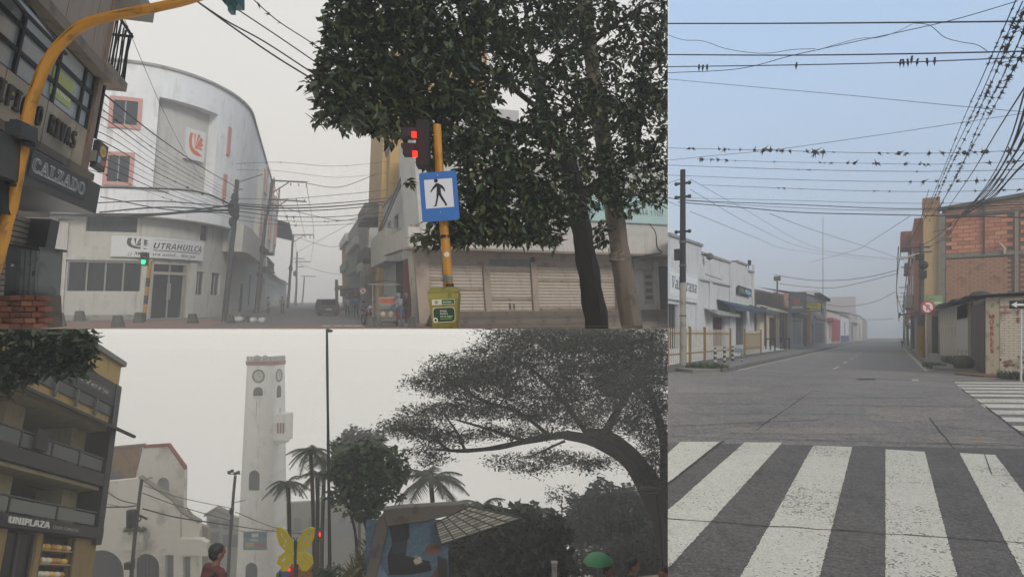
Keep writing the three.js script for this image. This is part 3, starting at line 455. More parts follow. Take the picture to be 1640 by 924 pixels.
// sign boxes over the left pavement
{
  const s1 = thing(FC, 'sign_box', 'dark projecting sign box above the grey shuttered house', 'sign', at(FC, 1278, 503, 72), 0);
  add(s1, 'case', cbox(0, 1.2, 0, 1.7, 2.2, 0.3), M(0x3d434c)); add(s1, 'panel', card(-0.75, 0.2, 0.75, 2.2, 0.152), print(128, 160, (x, w, h) => { x.fillStyle = '#4b525c'; x.fillRect(0, 0, w, h); x.fillStyle = '#8a4f47'; x.fillRect(34, 40, 56, 60); x.fillStyle = '#9aa2a8'; x.fillRect(20, 112, 90, 16); }), { uv: true }); add(s1, 'bracket', cbox(-0.4, 1.6, -0.5, 1.2, 0.1, 0.8), dark);
  const b = at(FC, 1296, 553, 74), s2 = thing(FC, 'pole_sign', 'yellow lettered sign board on an orange post over the left pavement', 'sign', b, 0), k = -b.z / 1000 * 1.02, hh = v => (551 - v) * k;
  add(s2, 'post', box(-2.2 * k, 0, -0.15, 2 * k, hh(500), 0.15), M(0xb07a2a, { map: 'blotch', s: 1 }));
  add(s2, 'board', box(-5 * k, hh(503), -0.2, 17 * k, hh(490), 0.2), M(0x2a2b27));
  add(s2, 'panel', card(-4 * k, hh(502), 16 * k, hh(491), 0.21), print(256, 140, (x, w, h) => { x.fillStyle = '#b7ac3c'; x.fillRect(0, 0, w, h); x.fillStyle = '#2f3020'; x.font = 'bold 52px sans-serif'; x.fillText('TIENDA', 14, 58, 220); x.fillRect(16, 84, 60, 34); x.font = 'bold 40px sans-serif'; x.fillText('LA 12', 90, 116); }), { uv: true });
}
// ----- fence, pole and bollards -----
{
  const gold = M(0x8c7646, { rough: 0.5, metal: 0.25 }), cream = M(0xb6ad9a, { rough: 0.6 });
  function fence(z0, z1, label, posts, plate) {
    const t = thing(FC, 'picket_fence', label, 'fence', V(-8.22, 0.3, z0), Math.PI / 2), L = z0 - z1;     // x runs away from us
    for (const k of posts) { const x = k * L; add(t, 'post', box(x - 0.06, 0, -0.06, x + 0.06, 1.72, 0.06), gold); }
    for (const y of [0.42, 1.36]) add(t, 'rail', box(0, y, -0.02, L, y + 0.06, 0.02), gold);
    for (let x = 0.25; x < L - 0.1; x += 0.3) if (!posts.some(k => Math.abs(k * L - x) < 0.12)) add(t, 'picket', [box(x - 0.02, 0.06, -0.015, x + 0.02, 1.5, 0.015), new THREE.ConeGeometry(0.035, 0.16, 5).translate(x, 1.58, 0)], cream);
    if (plate) add(t, 'infill_panel', box(0.1, 0.3, -0.012, L - 0.1, 1.35, -0.004), M(0x8f8468, { rough: 0.7 }));
  }
  const zz = u => { const r = ray(FC, u, CV); return -8.22 / r.x * r.z; };
  fence(zz(1066), zz(1170), 'long gold and cream picket fence at the terrace edge by the light pole', [0.02, 0.3, 0.52, 1], false);
  fence(zz(1193), zz(1219), 'short picket fence section in front of the grey door', [0, 1], true);
  const pb = onGround(FC, 1094, 581, 0.35), s = Math.hypot(pb.x, pb.z) / 1000 * 0.99, hp = (581 - 272) * (pb.clone().sub(EYE).applyMatrix4(FC.m).z / -1000);
  const t = thing(FC, 'utility_pole', 'concrete pole painted black above standing behind the gold fence', 'pole', pb, 0);
  add(t, 'shaft', cyl(0, -0.3, hp * 0.415, 0, 0.16, 0.145), M(0x9d9b96, { map: 'grime', s: 1 })); add(t, 'painted_shaft', cyl(0, hp * 0.415, hp, 0, 0.146, 0.12), M(0x20242a, { map: 'blotch', s: 1 }));
  add(t, 'insulator_rack', [0.68, 0.86, 0.93].flatMap(k => [cbox(0, hp * k, 0, 0.62, 0.09, 0.09), ball(-0.3, hp * k, 0, 0.09), ball(0.3, hp * k, 0, 0.09)]), M(0x2e3136)); add(t, 'junction_box', cbox(-0.18, hp * 0.56, 0.12, 0.3, 0.5, 0.25), M(0x26292d)); add(t, 'band', [cyl(0, hp * 0.62, hp * 0.632, 0, 0.16), cyl(0, hp * 0.5, hp * 0.51, 0, 0.16), cyl(0, hp * 0.24, hp * 0.247, 0, 0.17)], M(0x57595b));
  const bd = [[1146, 584], [1161, 581], [1174, 578], [1189, 579]].map(([u, v]) => onGround(FC, u, v, 0.14));
  const names = ['first and nearest', 'second', 'third', 'fourth and shortest'];
  const p0 = thing(FC, 'striped_bollard', 'black and white striped bollard on the kerb, nearest to the weed clump', 'bollard', bd[0], 0, { group: 'striped bollards on the left pavement' });
  for (let i = 0; i < 6; i++) add(p0, 'band', cyl(0, i * 0.13, (i + 1) * 0.13 - 0.002, 0, 0.075), i % 2 ? M(0xb5b5b2) : M(0x222426)); add(p0, 'cap', ball(0, 0.78, 0, 0.075), M(0x222426));
  dup(p0, FC, bd[1], 0, 'black and white striped bollard, second from the weed clump'); dup(p0, FC, bd[2], 0, 'black and white striped bollard, third from the weed clump'); const lastB = dup(p0, FC, bd[3], 0, 'short thin bollard before the picket fence section, farthest from the weeds'); lastB.scale.set(0.6, 0.65, 0.6);
  // porch posts of the cream house terrace
  for (const [u, lab] of [[1234.5, 'black railing panel before the cream house, nearer one'], [1258, 'black railing panel before the cream house, farther one']]) { const b = onGround(FC, u, 562 - (u > 1250 ? 2 : 0), 0.3), r = thing(FC, 'porch_rail', lab, 'railing', b, 0); for (const x of [-0.35, 0, 0.35]) add(r, 'baluster', box(x - 0.05, 0, -0.05, x + 0.05, x ? 1.1 : 1.0, 0.05), dark); add(r, 'rail', box(-0.4, 0.95, -0.04, 0.4, 1.03, 0.04), dark); }
}
// ----- right side: whitewashed shed, brick building and signs -----
const shedBrick = M(0xcfc8bb, { map: 'grime', s: 2.2, bump: 0.006, bs: 0.5 });
function bricks(x0, y0, x1, y1, bw, bh, gap, z, depth, skip) { const out = []; let r = 0; for (let y = y0; y + bh <= y1 + 0.001; y += bh + gap, r++) for (let x = x0 - (r % 2) * bw / 2; x < x1; x += bw + gap) { const a = Math.max(x, x0), b = Math.min(x + bw, x1); if (b - a < 0.04 || (skip && skip((a + b) / 2, y + bh / 2))) continue; out.push(box(a, y, z, b, y + bh, z + depth * rr(0.6, 1.2))); } return out; }
{
  const t = thing(FC, 'workshop_shed', 'whitewashed brick workshop with rusty metal roof and red lettering on the corner', 'building', V(3.25, 0.05, -31), 0);
  const core = M(0x938b7d, { map: 'grime', s: 1.5, bump: 0.01 });
  reseed(9);
  // front wall towards the side street (x to the right) and side wall along the avenue (z away)
  add(t, 'wall', slab([[0, -0.3], [24, -0.3], [24, 3.75], [0, 3.05]], -0.2, 0), core);
  add(t, 'brick_courses', bricks(0.42, 0.05, 12, 3.3, 0.27, 0.085, 0.014, 0, 0.014, (x, y) => y > 3.0 + x * 0.028), shedBrick, { kind: 'stuff' });
  const side = slab([[-28, 0], [0.0, 0], [0.0, 3.05], [-28, 3.55]], -0.2, 0, [rect(-3.95, 0.05, -0.12, 2.85)]).rotateY(-Math.PI / 2).scale(1, 1, 1);
  const sideG = slab([[0, -0.1], [28, -0.1], [28, 3.6], [0, 3.05]], -0.22, -0.02, [rect(0.25, 0.0, 4.9, 2.95)]).rotateY(Math.PI / 2);   // x -> -z
  add(t, 'side_wall', sideG.translate(0.25, 0, -0.22), M(0xc2bbb0, { map: 'grime', s: 2.4, bump: 0.008 }));
  add(t, 'corner_pillar', box(-0.02, -0.1, -0.24, 0.4, 3.05, 0.03), M(0xaea693, { map: 'grime', s: 0.9 }));
  const dg = []; for (let i = 0; i < 9; i++) dg.push(box(-0.02, 0.02, -5.1 + i * 0.515, 0.02, 2.92, -5.1 + i * 0.515 + 0.505));
  for (const g of dg) add(t, 'door_sheet', g, M(0x432a2b, { map: 'blotch', s: 1.4, rough: 0.6 }));
  add(t, 'door_post', box(-0.04, 0, -6.5, 0.2, 3.1, -5.15), M(0x84795f, { map: 'grime', s: 0.8, bump: 0.01 }));
  add(t, 'painted_panel', box(-0.012, 0.75, -13.5, 0.02, 2.35, -7), M(0xb4b2ac, { map: 'wall', s: 3 }));
  add(t, 'poster', card(7.2, 2.45, 12.6, 3.15, 0).rotateY(-Math.PI / 2).translate(-0.03, 0, 0).rotateY(0).scale(1, 1, -1), print(256, 96, (x, w, h) => { x.fillStyle = '#8f7a7a'; x.fillRect(0, 0, w, h); x.fillStyle = '#a09a55'; x.fillRect(0, 76, w, 20); x.fillStyle = '#7c2f33'; x.font = 'bold 54px sans-serif'; x.fillText('VENTAS', 20, 62, 210); grimy(x, w, h, 200, 0.3); }), { uv: true });
  reseed(13);
  // roof of overlapping corrugated sheets
  const wave = (x0, z0, x1, z1, yA, yB) => { const g = new THREE.PlaneGeometry(1, 1, 30, 1), p = g.attributes.position; for (let i = 0; i < p.count; i++) { const a = p.getX(i) + 0.5, b = p.getY(i) + 0.5; p.setXYZ(i, x0 + (x1 - x0) * b, yA + (yB - yA) * b + 0.03 * Math.sin(a * 60), z0 + (z1 - z0) * a); } g.computeVertexNormals(); return g; };
  for (let i = 0; i < 12; i++) { const z0 = 0.35 - i * 2.4, y = 3.12 + i * 0.045 + (i % 2) * 0.03 + rr(-0.02, 0.05); add(t, 'roof_sheet', wave(-0.5 - rr(0, 0.25), z0, 6, z0 - 2.6, y, y + 0.3), i % 3 == 2 ? M(0x5d6063, { map: 'grime', s: 1, rough: 0.6 }) : M(0x2b2a2b, { map: 'grime', s: 1, rough: 0.7 })); }
  for (let i = 0; i < 4; i++) add(t, 'roof_sheet', wave(6, 0.45, 24, -5, 3.4 + 0.0 * i, 3.95).translate(0, i * 0.001 - 0.0, -i * 5), M(0x2b2a2b, { map: 'grime', s: 1, rough: 0.7 }));
  for (const [y, x, w, h2] of [[3.0, 2, 0.5, 0.22], [3.05, 6.5, 0.6, 0.25]]) add(t, 'roof_stone', ball(x * 0.3 - 0.4, y + 0.38, -x * 2.1, 0.28, 1.4, 0.7, 1.2, 6), M(0x3b3937));
  reseed(71); for (let q = 0; q < 90; q++) { const x = 0.45 + q * 0.07 + rr(-0.1, 0.1), y = 0.05 + Math.pow(rnd(), 1.6) * 0.9, r = rr(0.03, 0.11), p = Array.from({ length: 9 }, (_, i) => { const a = i / 9 * 6.283, k = rr(0.55, 1.15); return [x + Math.cos(a) * r * 1.5 * k, Math.max(0.02, y + Math.sin(a) * r * k)]; }); add(t, 'peeled_patch', new THREE.ShapeGeometry(shape(p)).translate(0, 0, 0.018 + q * 0.00012), q % 3 ? M(0x8d6f4d, { map: 'grime', s: 0.5 }) : M(0x5d5242, { map: 'grime', s: 0.5 })); }
  // lettering: painted red letters are flat print
  const red = (txt, w, h, fs, vertical) => { const c = document.createElement('canvas'); c.width = w; c.height = h; const x = c.getContext('2d'); x.fillStyle = '#8c2026'; x.font = `bold ${fs}px sans-serif`; x.textAlign = 'center'; if (vertical) [...txt].forEach((ch, i) => x.fillText(ch, w / 2, fs * 0.95 * (i + 1) + 2)); else txt.split('|').forEach((l, i) => x.fillText(l, w / 2, fs * (i + 1))); const tx = new THREE.CanvasTexture(c); tx.colorSpace = THREE.SRGBColorSpace; tx.magFilter = THREE.LinearFilter; return new THREE.MeshStandardMaterial({ map: tx, transparent: true, alphaTest: 0.4, roughness: 0.8 }); };
  const px = (u, v) => { const r = ray(FC, u, v), k = (-31 + 0.03) / r.z; return [r.x * k - 3.25, r.y * k + 1.55]; };
  const sg = (txt, u0, v0, u1, v1, w, h, fs, vert) => { const [a, b] = px(u0, v1), [c, d] = px(u1, v0); add(t, 'painted_lettering', card(a, b, c, d, 0.036), red(txt, w, h, fs, vert), { uv: true }); };
  sg('MUEBLES', 1583, 501, 1596, 567, 64, 400, 58, true); sg('PUERTAS|DE|FABRICA', 1602, 489, 1622, 503, 200, 130, 42); sg('F|B', 1624, 494, 1640, 517, 90, 130, 64);
}
{
  const Fb = facade(FC, 5.0, -62, 40, -62, 0), P = (u, v) => Fb.px(u, v), t = onFacade(Fb, 'brick_building', 'tall unplastered orange brick building with concrete beams and cream corner', 'building');
  const [xl] = P(1503, 450), [xc] = P(1510, 450), yTop = P(1511, 337)[1], yR = P(1640, 314), yB = P(1560, 408)[1], yA = P(1560, 344)[1];
  const concrete = M(0x7f7a70, { map: 'grime', s: 1.2 });
  add(t, 'wall', slab([[xc, 0], [36, 0], [36, yR[1] + 1.2], [yR[0], yR[1]], [xc, yTop]], -0.3, 0), M(0x6a4a3a, { map: 'grime', s: 2 }));
  const [m0] = P(1626, 400), [m1] = P(1632, 400);
  add(t, 'column', [box(xc - 0.28, 0, 0.002, xc + 0.2, yTop - 0.25, 0.16)], concrete); add(t, 'column', box(m0, 0, 0.002, m1, yA, 0.16), M(0x8a8172, { map: 'grime', s: 1.2 }));
  add(t, 'beam', box(xc + 0.2, yB - 0.16, 0.002, 36, yB + 0.16, 0.14), concrete); add(t, 'beam', box(xc + 0.2, yA - 0.1, 0.002, 36, yA + 0.14, 0.15), M(0x4b4743, { map: 'grime', s: 1 }));
  // clay blocks of the middle storey, each one its own piece
  reseed(31);
  const cols = [0xc07c58, 0xb97553, 0xc88a66, 0xab6a4b, 0xc47f60].map(c => M(c, { map: 'blotch', s: 1.1 }));
  const bh = 0.285, bw = 0.76, gap = 0.035, gB = new THREE.BoxGeometry(bw, bh, 0.12); metreUV(flat(gB));
  let r = 0, count = 0; for (let y = yB + 0.2; y + bh < yA - 0.12; y += bh + gap, r++) for (let x = xc + 0.25 + (r % 2) * 0.38; x + bw < 10.5; x += bw + gap) { const cx = x + bw / 2; if (cx + bw / 2 > m0 - 0.03 && cx - bw / 2 < m1 + 0.03) continue; if (count++ < 300) piece(t, 'clay_block', gB, cols[(rnd() * 5) | 0], cx, y + bh / 2, rr(0.0, 0.03)); }
  add(t, 'brick_courses', bricks(xc + 0.25, 3.2, 10, yB - 0.2, 0.5, 0.16, 0.03, 0, 0.05, x => x > m0 - 0.25 && x < m1 + 0.25), M(0xae8264, { map: 'grime', s: 2.2 }), { kind: 'stuff' });
  add(t, 'brick_courses', bricks(xc + 0.25, yA + 0.16, 10, yR[1] + 0.2, 0.5, 0.15, 0.03, 0, 0.05, (x, y) => y > yTop - 0.15 + (yR[1] - yTop) * (x - xc) / (yR[0] - xc)), M(0xa37a5d, { map: 'grime', s: 2.2 }), { kind: 'stuff' });
  { const [a, b] = P(1575, 344), [c] = P(1579, 408); add(t, 'stain_pipe', box(a, yB, 0.13, a + 0.12, yA + 1.3, 0.22), M(0x3c322c, { map: 'grime', s: 1 }), { label: 'dark wet downpipe' }); }
  { const q = [[1600, 389], [1606, 395], [1609, 399], [1609, 407]].map(([u, v]) => { const [x, y] = P(u, v); return V(x, y, 0.25); }); add(t, 'drain_pipe', tube(q, 0.09, 6), M(0xa8a49c)); }
  add(t, 'roof_edge', slab([[xc - 0.3, yTop], [yR[0], yR[1]], [36, yR[1] + 1.2], [36, yR[1] + 1.45], [yR[0], yR[1] + 0.22], [xc - 0.3, yTop + 0.22]], -0.5, 0.35), M(0x57534e, { map: 'grime', s: 1 }));
  // cream corner, orange street side with windows
  const [c0] = P(1480, 420); const yc = P(1490, 316)[1];
  add(t, 'corner_wall', box(c0, 0, -1.2, xl + 0.05, P(1490, 340)[1], -0.04), M(0xb59a6c, { map: 'wall', s: 4 })); add(t, 'chimney_block', box(c0 - 0.05, P(1490, 340)[1], -1.4, c0 + 1.15, yc, -0.1), M(0x977354, { map: 'grime', s: 2 }));
  const ym = P(1480, 345)[1];
  add(t, 'street_wall', box(c0 - 0.6, 3.6, -26, c0, ym, -1.2), M(0x9a5a40, { map: 'blotch', s: 2 })); add(t, 'street_wall', box(c0 - 0.1, 0, -26, c0 + 0.2, 3.6, -1.2), M(0x8f8b84, { map: 'wall', s: 3 }));
  for (let i = 0; i < 3; i++) for (let k = 0; k < 2; k++) { const w = add(t, 'window', box(c0 - 0.63, 5 + k * 3.4, -6 - i * 6.5, c0 - 0.55, 7 + k * 3.4, -3.4 - i * 6.5), darkGlass); add(t, 'window_sill', box(c0 - 0.75, 4.85 + k * 3.4, -6.1 - i * 6.5, c0 - 0.6, 5 + k * 3.4, -3.3 - i * 6.5), concrete, { to: w }); }
  add(t, 'parapet_block', box(c0 - 1.5, ym - 1.4, -14, c0 - 0.1, ym + 0.2, -10), M(0x8b5843, { map: 'grime', s: 2 })); add(t, 'parapet_block', box(c0 - 1.0, ym - 3, -25, c0 - 0.1, ym - 1.8, -21), M(0x8b5843, { map: 'grime', s: 2 }));
  const ya = P(1480, 493)[1]; add(t, 'canopy', [quad(V(c0 - 1.7, ya - 0.5, -0.1), V(c0 + 2.5, ya - 0.1, 0.6), V(c0 + 2.5, ya + 0.3, -10), V(c0 - 1.7, ya - 0.4, -10)), box(c0 - 1.7, ya - 0.62, -10, c0 - 1.6, ya - 0.35, -0.1)], M(0x45413e, { map: 'grime', s: 1 }));
  const [g0, g1] = P(1483, 491), [g2, g3] = P(1512, 473); add(t, 'green_banner', box(g0, g1, 0.62, g2, g3, 0.7), M(0x6d8a5c, { map: 'blotch', s: 1 })); add(t, 'banner_print', card(g0 + 0.1, g1 + 0.1, g2 - 0.1, g3 - 0.05, 0.708), print(256, 150, (x, w, h) => { x.fillStyle = '#7d9a6b'; x.fillRect(0, 0, w, h); x.strokeStyle = '#3f5a3b'; x.lineWidth = 14; x.beginPath(); x.arc(80, 120, 70, 3.4, 5.6); x.stroke(); x.fillStyle = '#c4c9bb'; x.fillRect(120, 100, 120, 34); }), { uv: true });
  add(t, 'balcony_sign', box(c0 - 1.2, P(1475, 490)[1], -9, c0 - 0.66, P(1475, 468)[1], -3), M(0x8f9a8c, { map: 'wall', s: 2 }));
  for (const [z, m] of [[-2.2, shut], [-7, M(0x5a6068)], [-13, M(0x9a8f80)], [-19, M(0x6b4a3c)]]) add(t, 'shop_door', box(c0 - 0.14, 0.1, z - 3.4, c0 - 0.1, 3.1, z), m);
  add(t, 'shop_door', box(c0 + 0.6, 0.1, -0.03, c0 + 1.9, 3.2, 0.0), M(0x24282e), { label: 'dark narrow door beside the shed' }); add(t, 'shop_wall', box(c0 + 0.25, 0, -0.5, xc, 3.6, -0.035), M(0x8a7f6a, { map: 'wall', s: 3 }));
}
for (const [x, z, w, h, c, lab] of [[3.6, -92, 14, 7, 0x7a5140, 'reddish two storey house beyond the brick building on the right'], [3.8, -112, 16, 5, 0x8c857c, 'grey low house further along the right pavement'], [4.0, -134, 22, 5.8, 0x98928a, 'pale house nearly lost in fog on the right']]) {
  const t = thing(FC, 'row_house', lab, 'house', V(x, 0, z), 0); add(t, 'wall', box(0, 0, -w, 8, h, 0), M(c, { map: 'wall', s: 4 })); add(t, 'roof', box(-0.6, h, -w - 0.3, 8, h + 0.25, 0.3), M(0x4d4540)); for (let i = 0; i < 3; i++) add(t, 'door', box(-0.05, 0.1, -w * (i + 0.6) / 3, -0.01, 2.6, -w * (i + 0.2) / 3), M(0x3b3d40));
  add(t, 'balcony', box(-0.9, h * 0.5, -w * 0.8, 0, h * 0.5 + 0.7, -w * 0.2), M(0x6b625a, { map: 'grime', s: 1 })); }
// poles and signs at the right kerb
function disc(r, m, print2, z) { return { back: new THREE.CylinderGeometry(r, r, 0.03, 28).rotateX(Math.PI / 2), face: new THREE.CircleGeometry(r, 28).translate(0, 0, 0.017) }; }
{
  const b1 = onGround(FC, 1477, 573, 0.14), k1 = b1.clone().sub(EYE).applyMatrix4(FC.m).z / -1000, t = thing(FC, 'utility_pole', 'concrete pole with yellow painted base beside the no parking sign', 'pole', b1, 0), h = v => (573 - v) * k1;
  add(t, 'painted_base', cyl(0, -0.2, h(522), 0, 0.2, 0.185), M(0x9c7a2c, { map: 'grime', s: 0.8 })); add(t, 'shaft', cyl(0, h(522), h(390), 0, 0.18, 0.12), M(0x4f4f50, { map: 'grime', s: 1 }));
  add(t, 'cable_box', [cbox(0.05, h(440), 0.15, 0.45, 0.5, 0.35), cbox(-0.1, h(412), 0.1, 0.5, 0.35, 0.3), ball(0.1, h(425), 0.1, 0.28)], M(0x26282b)); add(t, 'crossarm', cbox(-0.3, h(396), 0, 1.5, 0.1, 0.1), M(0x3a3c3f)); add(t, 'crossarm', cbox(0.1, h(404), 0, 0.9, 0.08, 0.08), M(0x3a3c3f)); add(t, 'lamp_bracket', [bar(V(-0.1, h(405), 0), V(-0.9, h(412), 0.2), 0.05), cbox(-1.1, h(412), 0.2, 0.6, 0.16, 0.25)], M(0xa8aaab));
  const b2 = onGround(FC, 1486, 575, 0.14), k2 = b2.clone().sub(EYE).applyMatrix4(FC.m).z / -1000, s = thing(FC, 'no_parking_sign', 'round red and white no parking sign on a grey post at the right kerb', 'sign', b2, 0.54);
  const cy = (575 - 492.5) * k2, D = disc(11 * k2);
  add(s, 'post', box(-0.035, -0.1, -0.035, 0.035, cy - 0.1, 0.035), M(0xa9abab, { rough: 0.5 })); add(s, 'plate', D.back.translate(0, cy, 0.05), M(0x8b8b8b));
  const noPark = print(256, 256, (x, w) => { x.fillStyle = '#d9d4d2'; x.fillRect(0, 0, w, w); x.strokeStyle = '#a8242c'; x.lineWidth = 34; x.beginPath(); x.arc(128, 128, 110, 0, 7); x.stroke(); x.fillStyle = '#a8242c'; x.font = 'bold 150px sans-serif'; x.textAlign = 'center'; x.fillText('R', 130, 182); x.lineWidth = 26; x.beginPath(); x.moveTo(56, 56); x.lineTo(200, 200); x.stroke(); });
  add(s, 'face', D.face.translate(0, cy, 0.05), noPark, { uv: true });
  const b3 = onGround(FC, 1453, 554.5, 0.14), k3 = b3.clone().sub(EYE).applyMatrix4(FC.m).z / -1000, sc = thing(FC, 'school_sign', 'yellow green five sided school sign above a small round sign', 'sign', b3, 0.54), hy = v => (554.5 - v) * k3, wS = 5.6 * k3;
  add(sc, 'post', cyl(0, -0.1, hy(503), -0.06, 0.06), M(0xa0a3a2)); add(sc, 'plate', slab([[-wS, hy(513)], [wS, hy(513)], [wS, hy(507)], [0, hy(502)], [-wS, hy(507)]], 0, 0.03), M(0xb5c416, { rough: 0.5 }));
  add(sc, 'pictogram', [cbox(-0.12, hy(509), 0.034, 0.14, 0.4, 0.004), cbox(0.14, hy(509.2), 0.034, 0.13, 0.34, 0.004), ball(-0.12, hy(506.6), 0.034, 0.08, 1, 1, 0.05), ball(0.14, hy(507), 0.034, 0.07, 1, 1, 0.05)], M(0x23260c));
  const d2 = disc(3.9 * k3); add(sc, 'round_plate', d2.back.translate(0, hy(517.5), 0.02), M(0x8b8b8b)); add(sc, 'round_face', d2.face.translate(0, hy(517.5), 0.025), print(128, 128, (x, w) => { x.fillStyle = '#d2c8c4'; x.fillRect(0, 0, w, w); x.strokeStyle = '#b0575a'; x.lineWidth = 16; x.beginPath(); x.arc(64, 64, 54, 0, 7); x.stroke(); x.beginPath(); x.moveTo(30, 30); x.lineTo(98, 98); x.stroke(); x.fillStyle = '#3a3436'; x.fillRect(50, 44, 26, 40); }), { uv: true });
  const b4 = V(1.0, 0, -108), w4 = thing(FC, 'warning_sign', 'small yellow diamond warning sign far down the right kerb', 'sign', b4.setX(1.9), 0.5); add(w4, 'post', cyl(0, 0, 3.2, 0, 0.06), M(0x9b9d9c)); add(w4, 'plate', slab([[0, 2.7], [0.62, 3.3], [0, 3.9], [-0.62, 3.3]], 0.04, 0.07), M(0xb5c416)); add(w4, 'pictogram', cbox(0, 3.3, 0.075, 0.16, 0.6, 0.005), M(0x23260c));
  // motorbike far away
  const mb = thing(FC, 'motorcycle', 'dark parked motorcycle tiny in the fog at the right kerb', 'motorcycle', V(1.2, 0, -92), 0); for (const z of [-0.6, 0.6]) add(mb, 'wheel', new THREE.TorusGeometry(0.27, 0.07, 6, 14).rotateY(Math.PI / 2).translate(0, 0.33, z), dark); add(mb, 'body', [cbox(0, 0.75, 0, 0.3, 0.35, 1.1), cbox(0, 0.98, -0.4, 0.28, 0.14, 0.7), bar(V(0, 0.35, 0.6), V(0, 1.15, 0.35), 0.06)], M(0x222428)); add(mb, 'handlebar', bar(V(-0.38, 1.15, 0.35), V(0.38, 1.15, 0.35), 0.03), dark); add(mb, 'headlamp', ball(0, 1.0, 0.55, 0.12), M(0xb9b9b0));
  // one way sign
  const b5 = onGround(FC, 1638, 609, 0.05), k5 = b5.clone().sub(EYE).applyMatrix4(FC.m).z / -1000, ow = thing(FC, 'one_way_sign', 'black one way sign with white arrow on a white post', 'sign', b5, 0.54), y5 = v => (609 - v) * k5;
  add(ow, 'post', cyl(0, -0.1, y5(482), -0.04, 0.035), M(0xb8bab8, { rough: 0.5 })); add(ow, 'plate', box(-20 * k5, y5(494.5), 0, 22 * k5, y5(481.5), 0.02), M(0x17181a));
  add(ow, 'arrow', slab([[-18, 488], [-9, 483.2], [-9, 486.3], [19, 486.3], [19, 489.7], [-9, 489.7], [-9, 492.8]].map(([x, v]) => [x * k5, y5(v)]), 0.021, 0.024), M(0xc9c9c6));
  // far right poles with cable swags
  for (const [z, x, hh, lab] of [[-78, 1.9, 9.2, 'thin utility pole beyond the school sign carrying cables'], [-100, 1.9, 8.5, 'utility pole in the fog beside the far motorcycle'], [-126, 1.9, 8.6, 'farthest utility pole on the right, nearly lost in fog']]) { const p = thing(FC, 'utility_pole', lab, 'pole', V(x, 0, z), 0); add(p, 'shaft', cyl(0, 0, hh, 0, 0.17, 0.12), M(0x55575a)); add(p, 'crossarm', cbox(-0.2, hh - 0.4, 0, 1.6, 0.1, 0.1), M(0x3b3d40)); add(p, 'crossarm', cbox(-0.2, hh - 1.2, 0, 1.2, 0.1, 0.1), M(0x3b3d40)); add(p, 'cable_knot', ball(0, hh - 2, 0, 0.3, 1, 1.6, 1), M(0x3b3d40)); }
}
// ----- overhead wires -----
const wireM = M(0x23272d, { rough: 0.7 });
function wire(f, label, pts, r, o = {}) {
  const p = pts.map(([u, v, d]) => at(f, u, v, d)), c = p[0].clone();
  const curve = new THREE.CatmullRomCurve3(p.map(q => q.clone().sub(c)), false, 'centripetal');
  const t = thing(f, 'power_line', label, 'cable', c, 0, { group: o.group });
  add(t, 'conductor', new THREE.TubeGeometry(curve, o.seg ?? Math.max(10, pts.length * 8), r, 5), o.mat ?? wireM);
  if (o.plants) { const g = []; for (let i = 0; i < o.plants; i++) { const a = rnd(), q = curve.getPoint(o.from !== undefined ? o.from + (o.to - o.from) * a : a), k = r * rr(2.2, o.big ?? 5); const spikes = 3 + (rnd() * 4 | 0); for (let s = 0; s < spikes; s++) { const d = V(rr(-1, 1), rr(-1.1, 0.8), rr(-1, 1)).normalize(); g.push(bar(q, q.clone().addScaledVector(d, k * rr(1.2, 2.6)), k * 0.32, 3, 0.001)); } g.push(ball(q.x, q.y, q.z, k * 0.62, 1, 1, 1, 5)); }
    add(t, 'air_plants', g, M(0x23282a), { kind: 'stuff' }); }
  return t;
}
const Z7 = (x, y) => [1060 + x / 2.31, y / 2.31];
const cw = (label, pts, d, r, o) => wire(FC, label, pts.map(([x, y, dd]) => [...Z7(x, y), dd ?? d]), r, o);
reseed(41);
cw('topmost thick cable crossing the whole blue sky', [[10, 87], [500, 86], [900, 83], [1500, 77]], 17, 0.018);
cw('second thick cable crossing the blue sky below the top one', [[10, 202], [500, 204], [900, 199], [1500, 186]], 17.5, 0.017);
cw('third cable across the sky with birds hanging on it', [[10, 247], [500, 240], [880, 231], [1500, 205]], 18, 0.014);
cw('thin wavy loose wire at the upper left of the blue sky', [[10, 124], [80, 147], [150, 151], [240, 180], [380, 197], [490, 183], [570, 180]], 19, 0.008, { seg: 60 });
cw('cable rising to the upper right corner of the sky', [[10, 270], [300, 252], [480, 206], [660, 166], [870, 121], [1100, 68], [1320, 3]], 20, 0.011, { seg: 50 });
cw('loose wire end drooping below the top cable', [[930, 85], [990, 92], [1050, 138], [1110, 155], [1170, 166], [1215, 195]], 18, 0.008, { seg: 50 });
cw('twisted thin wire beside the rising cable', [[580, 185], [660, 160], [740, 141], [800, 139], [870, 118], [930, 88]], 20, 0.007, { seg: 40 });
cw('thin wire sloping down from the left across the middle sky', [[10, 291], [350, 322], [700, 353], [1130, 395], [1480, 425]], 24, 0.009);
cw('thin wire sloping up to the right across the middle sky', [[10, 594], [230, 572], [400, 556], [800, 500], [1120, 452], [1480, 398]], 26, 0.009);
cw('highest of the five sagging wires dotted with air plants', [[10, 547], [400, 556], [750, 565], [1050, 566], [1480, 550]], 30, 0.011, { plants: 46, big: 13 });
cw('second of the five sagging wires dotted with air plants', [[130, 588], [400, 598], [750, 604], [1050, 607], [1480, 590]], 31, 0.009, { plants: 28, big: 13 });
cw('third of the five sagging wires, almost bare', [[10, 610], [400, 624], [800, 633], [1100, 633], [1480, 622]], 32, 0.012, { plants: 8 });
cw('fourth of the five sagging wires below the bare one', [[10, 647], [400, 662], [800, 671], [1100, 670], [1480, 655]], 33, 0.011, { plants: 14, big: 10, from: 0.6, to: 1 });
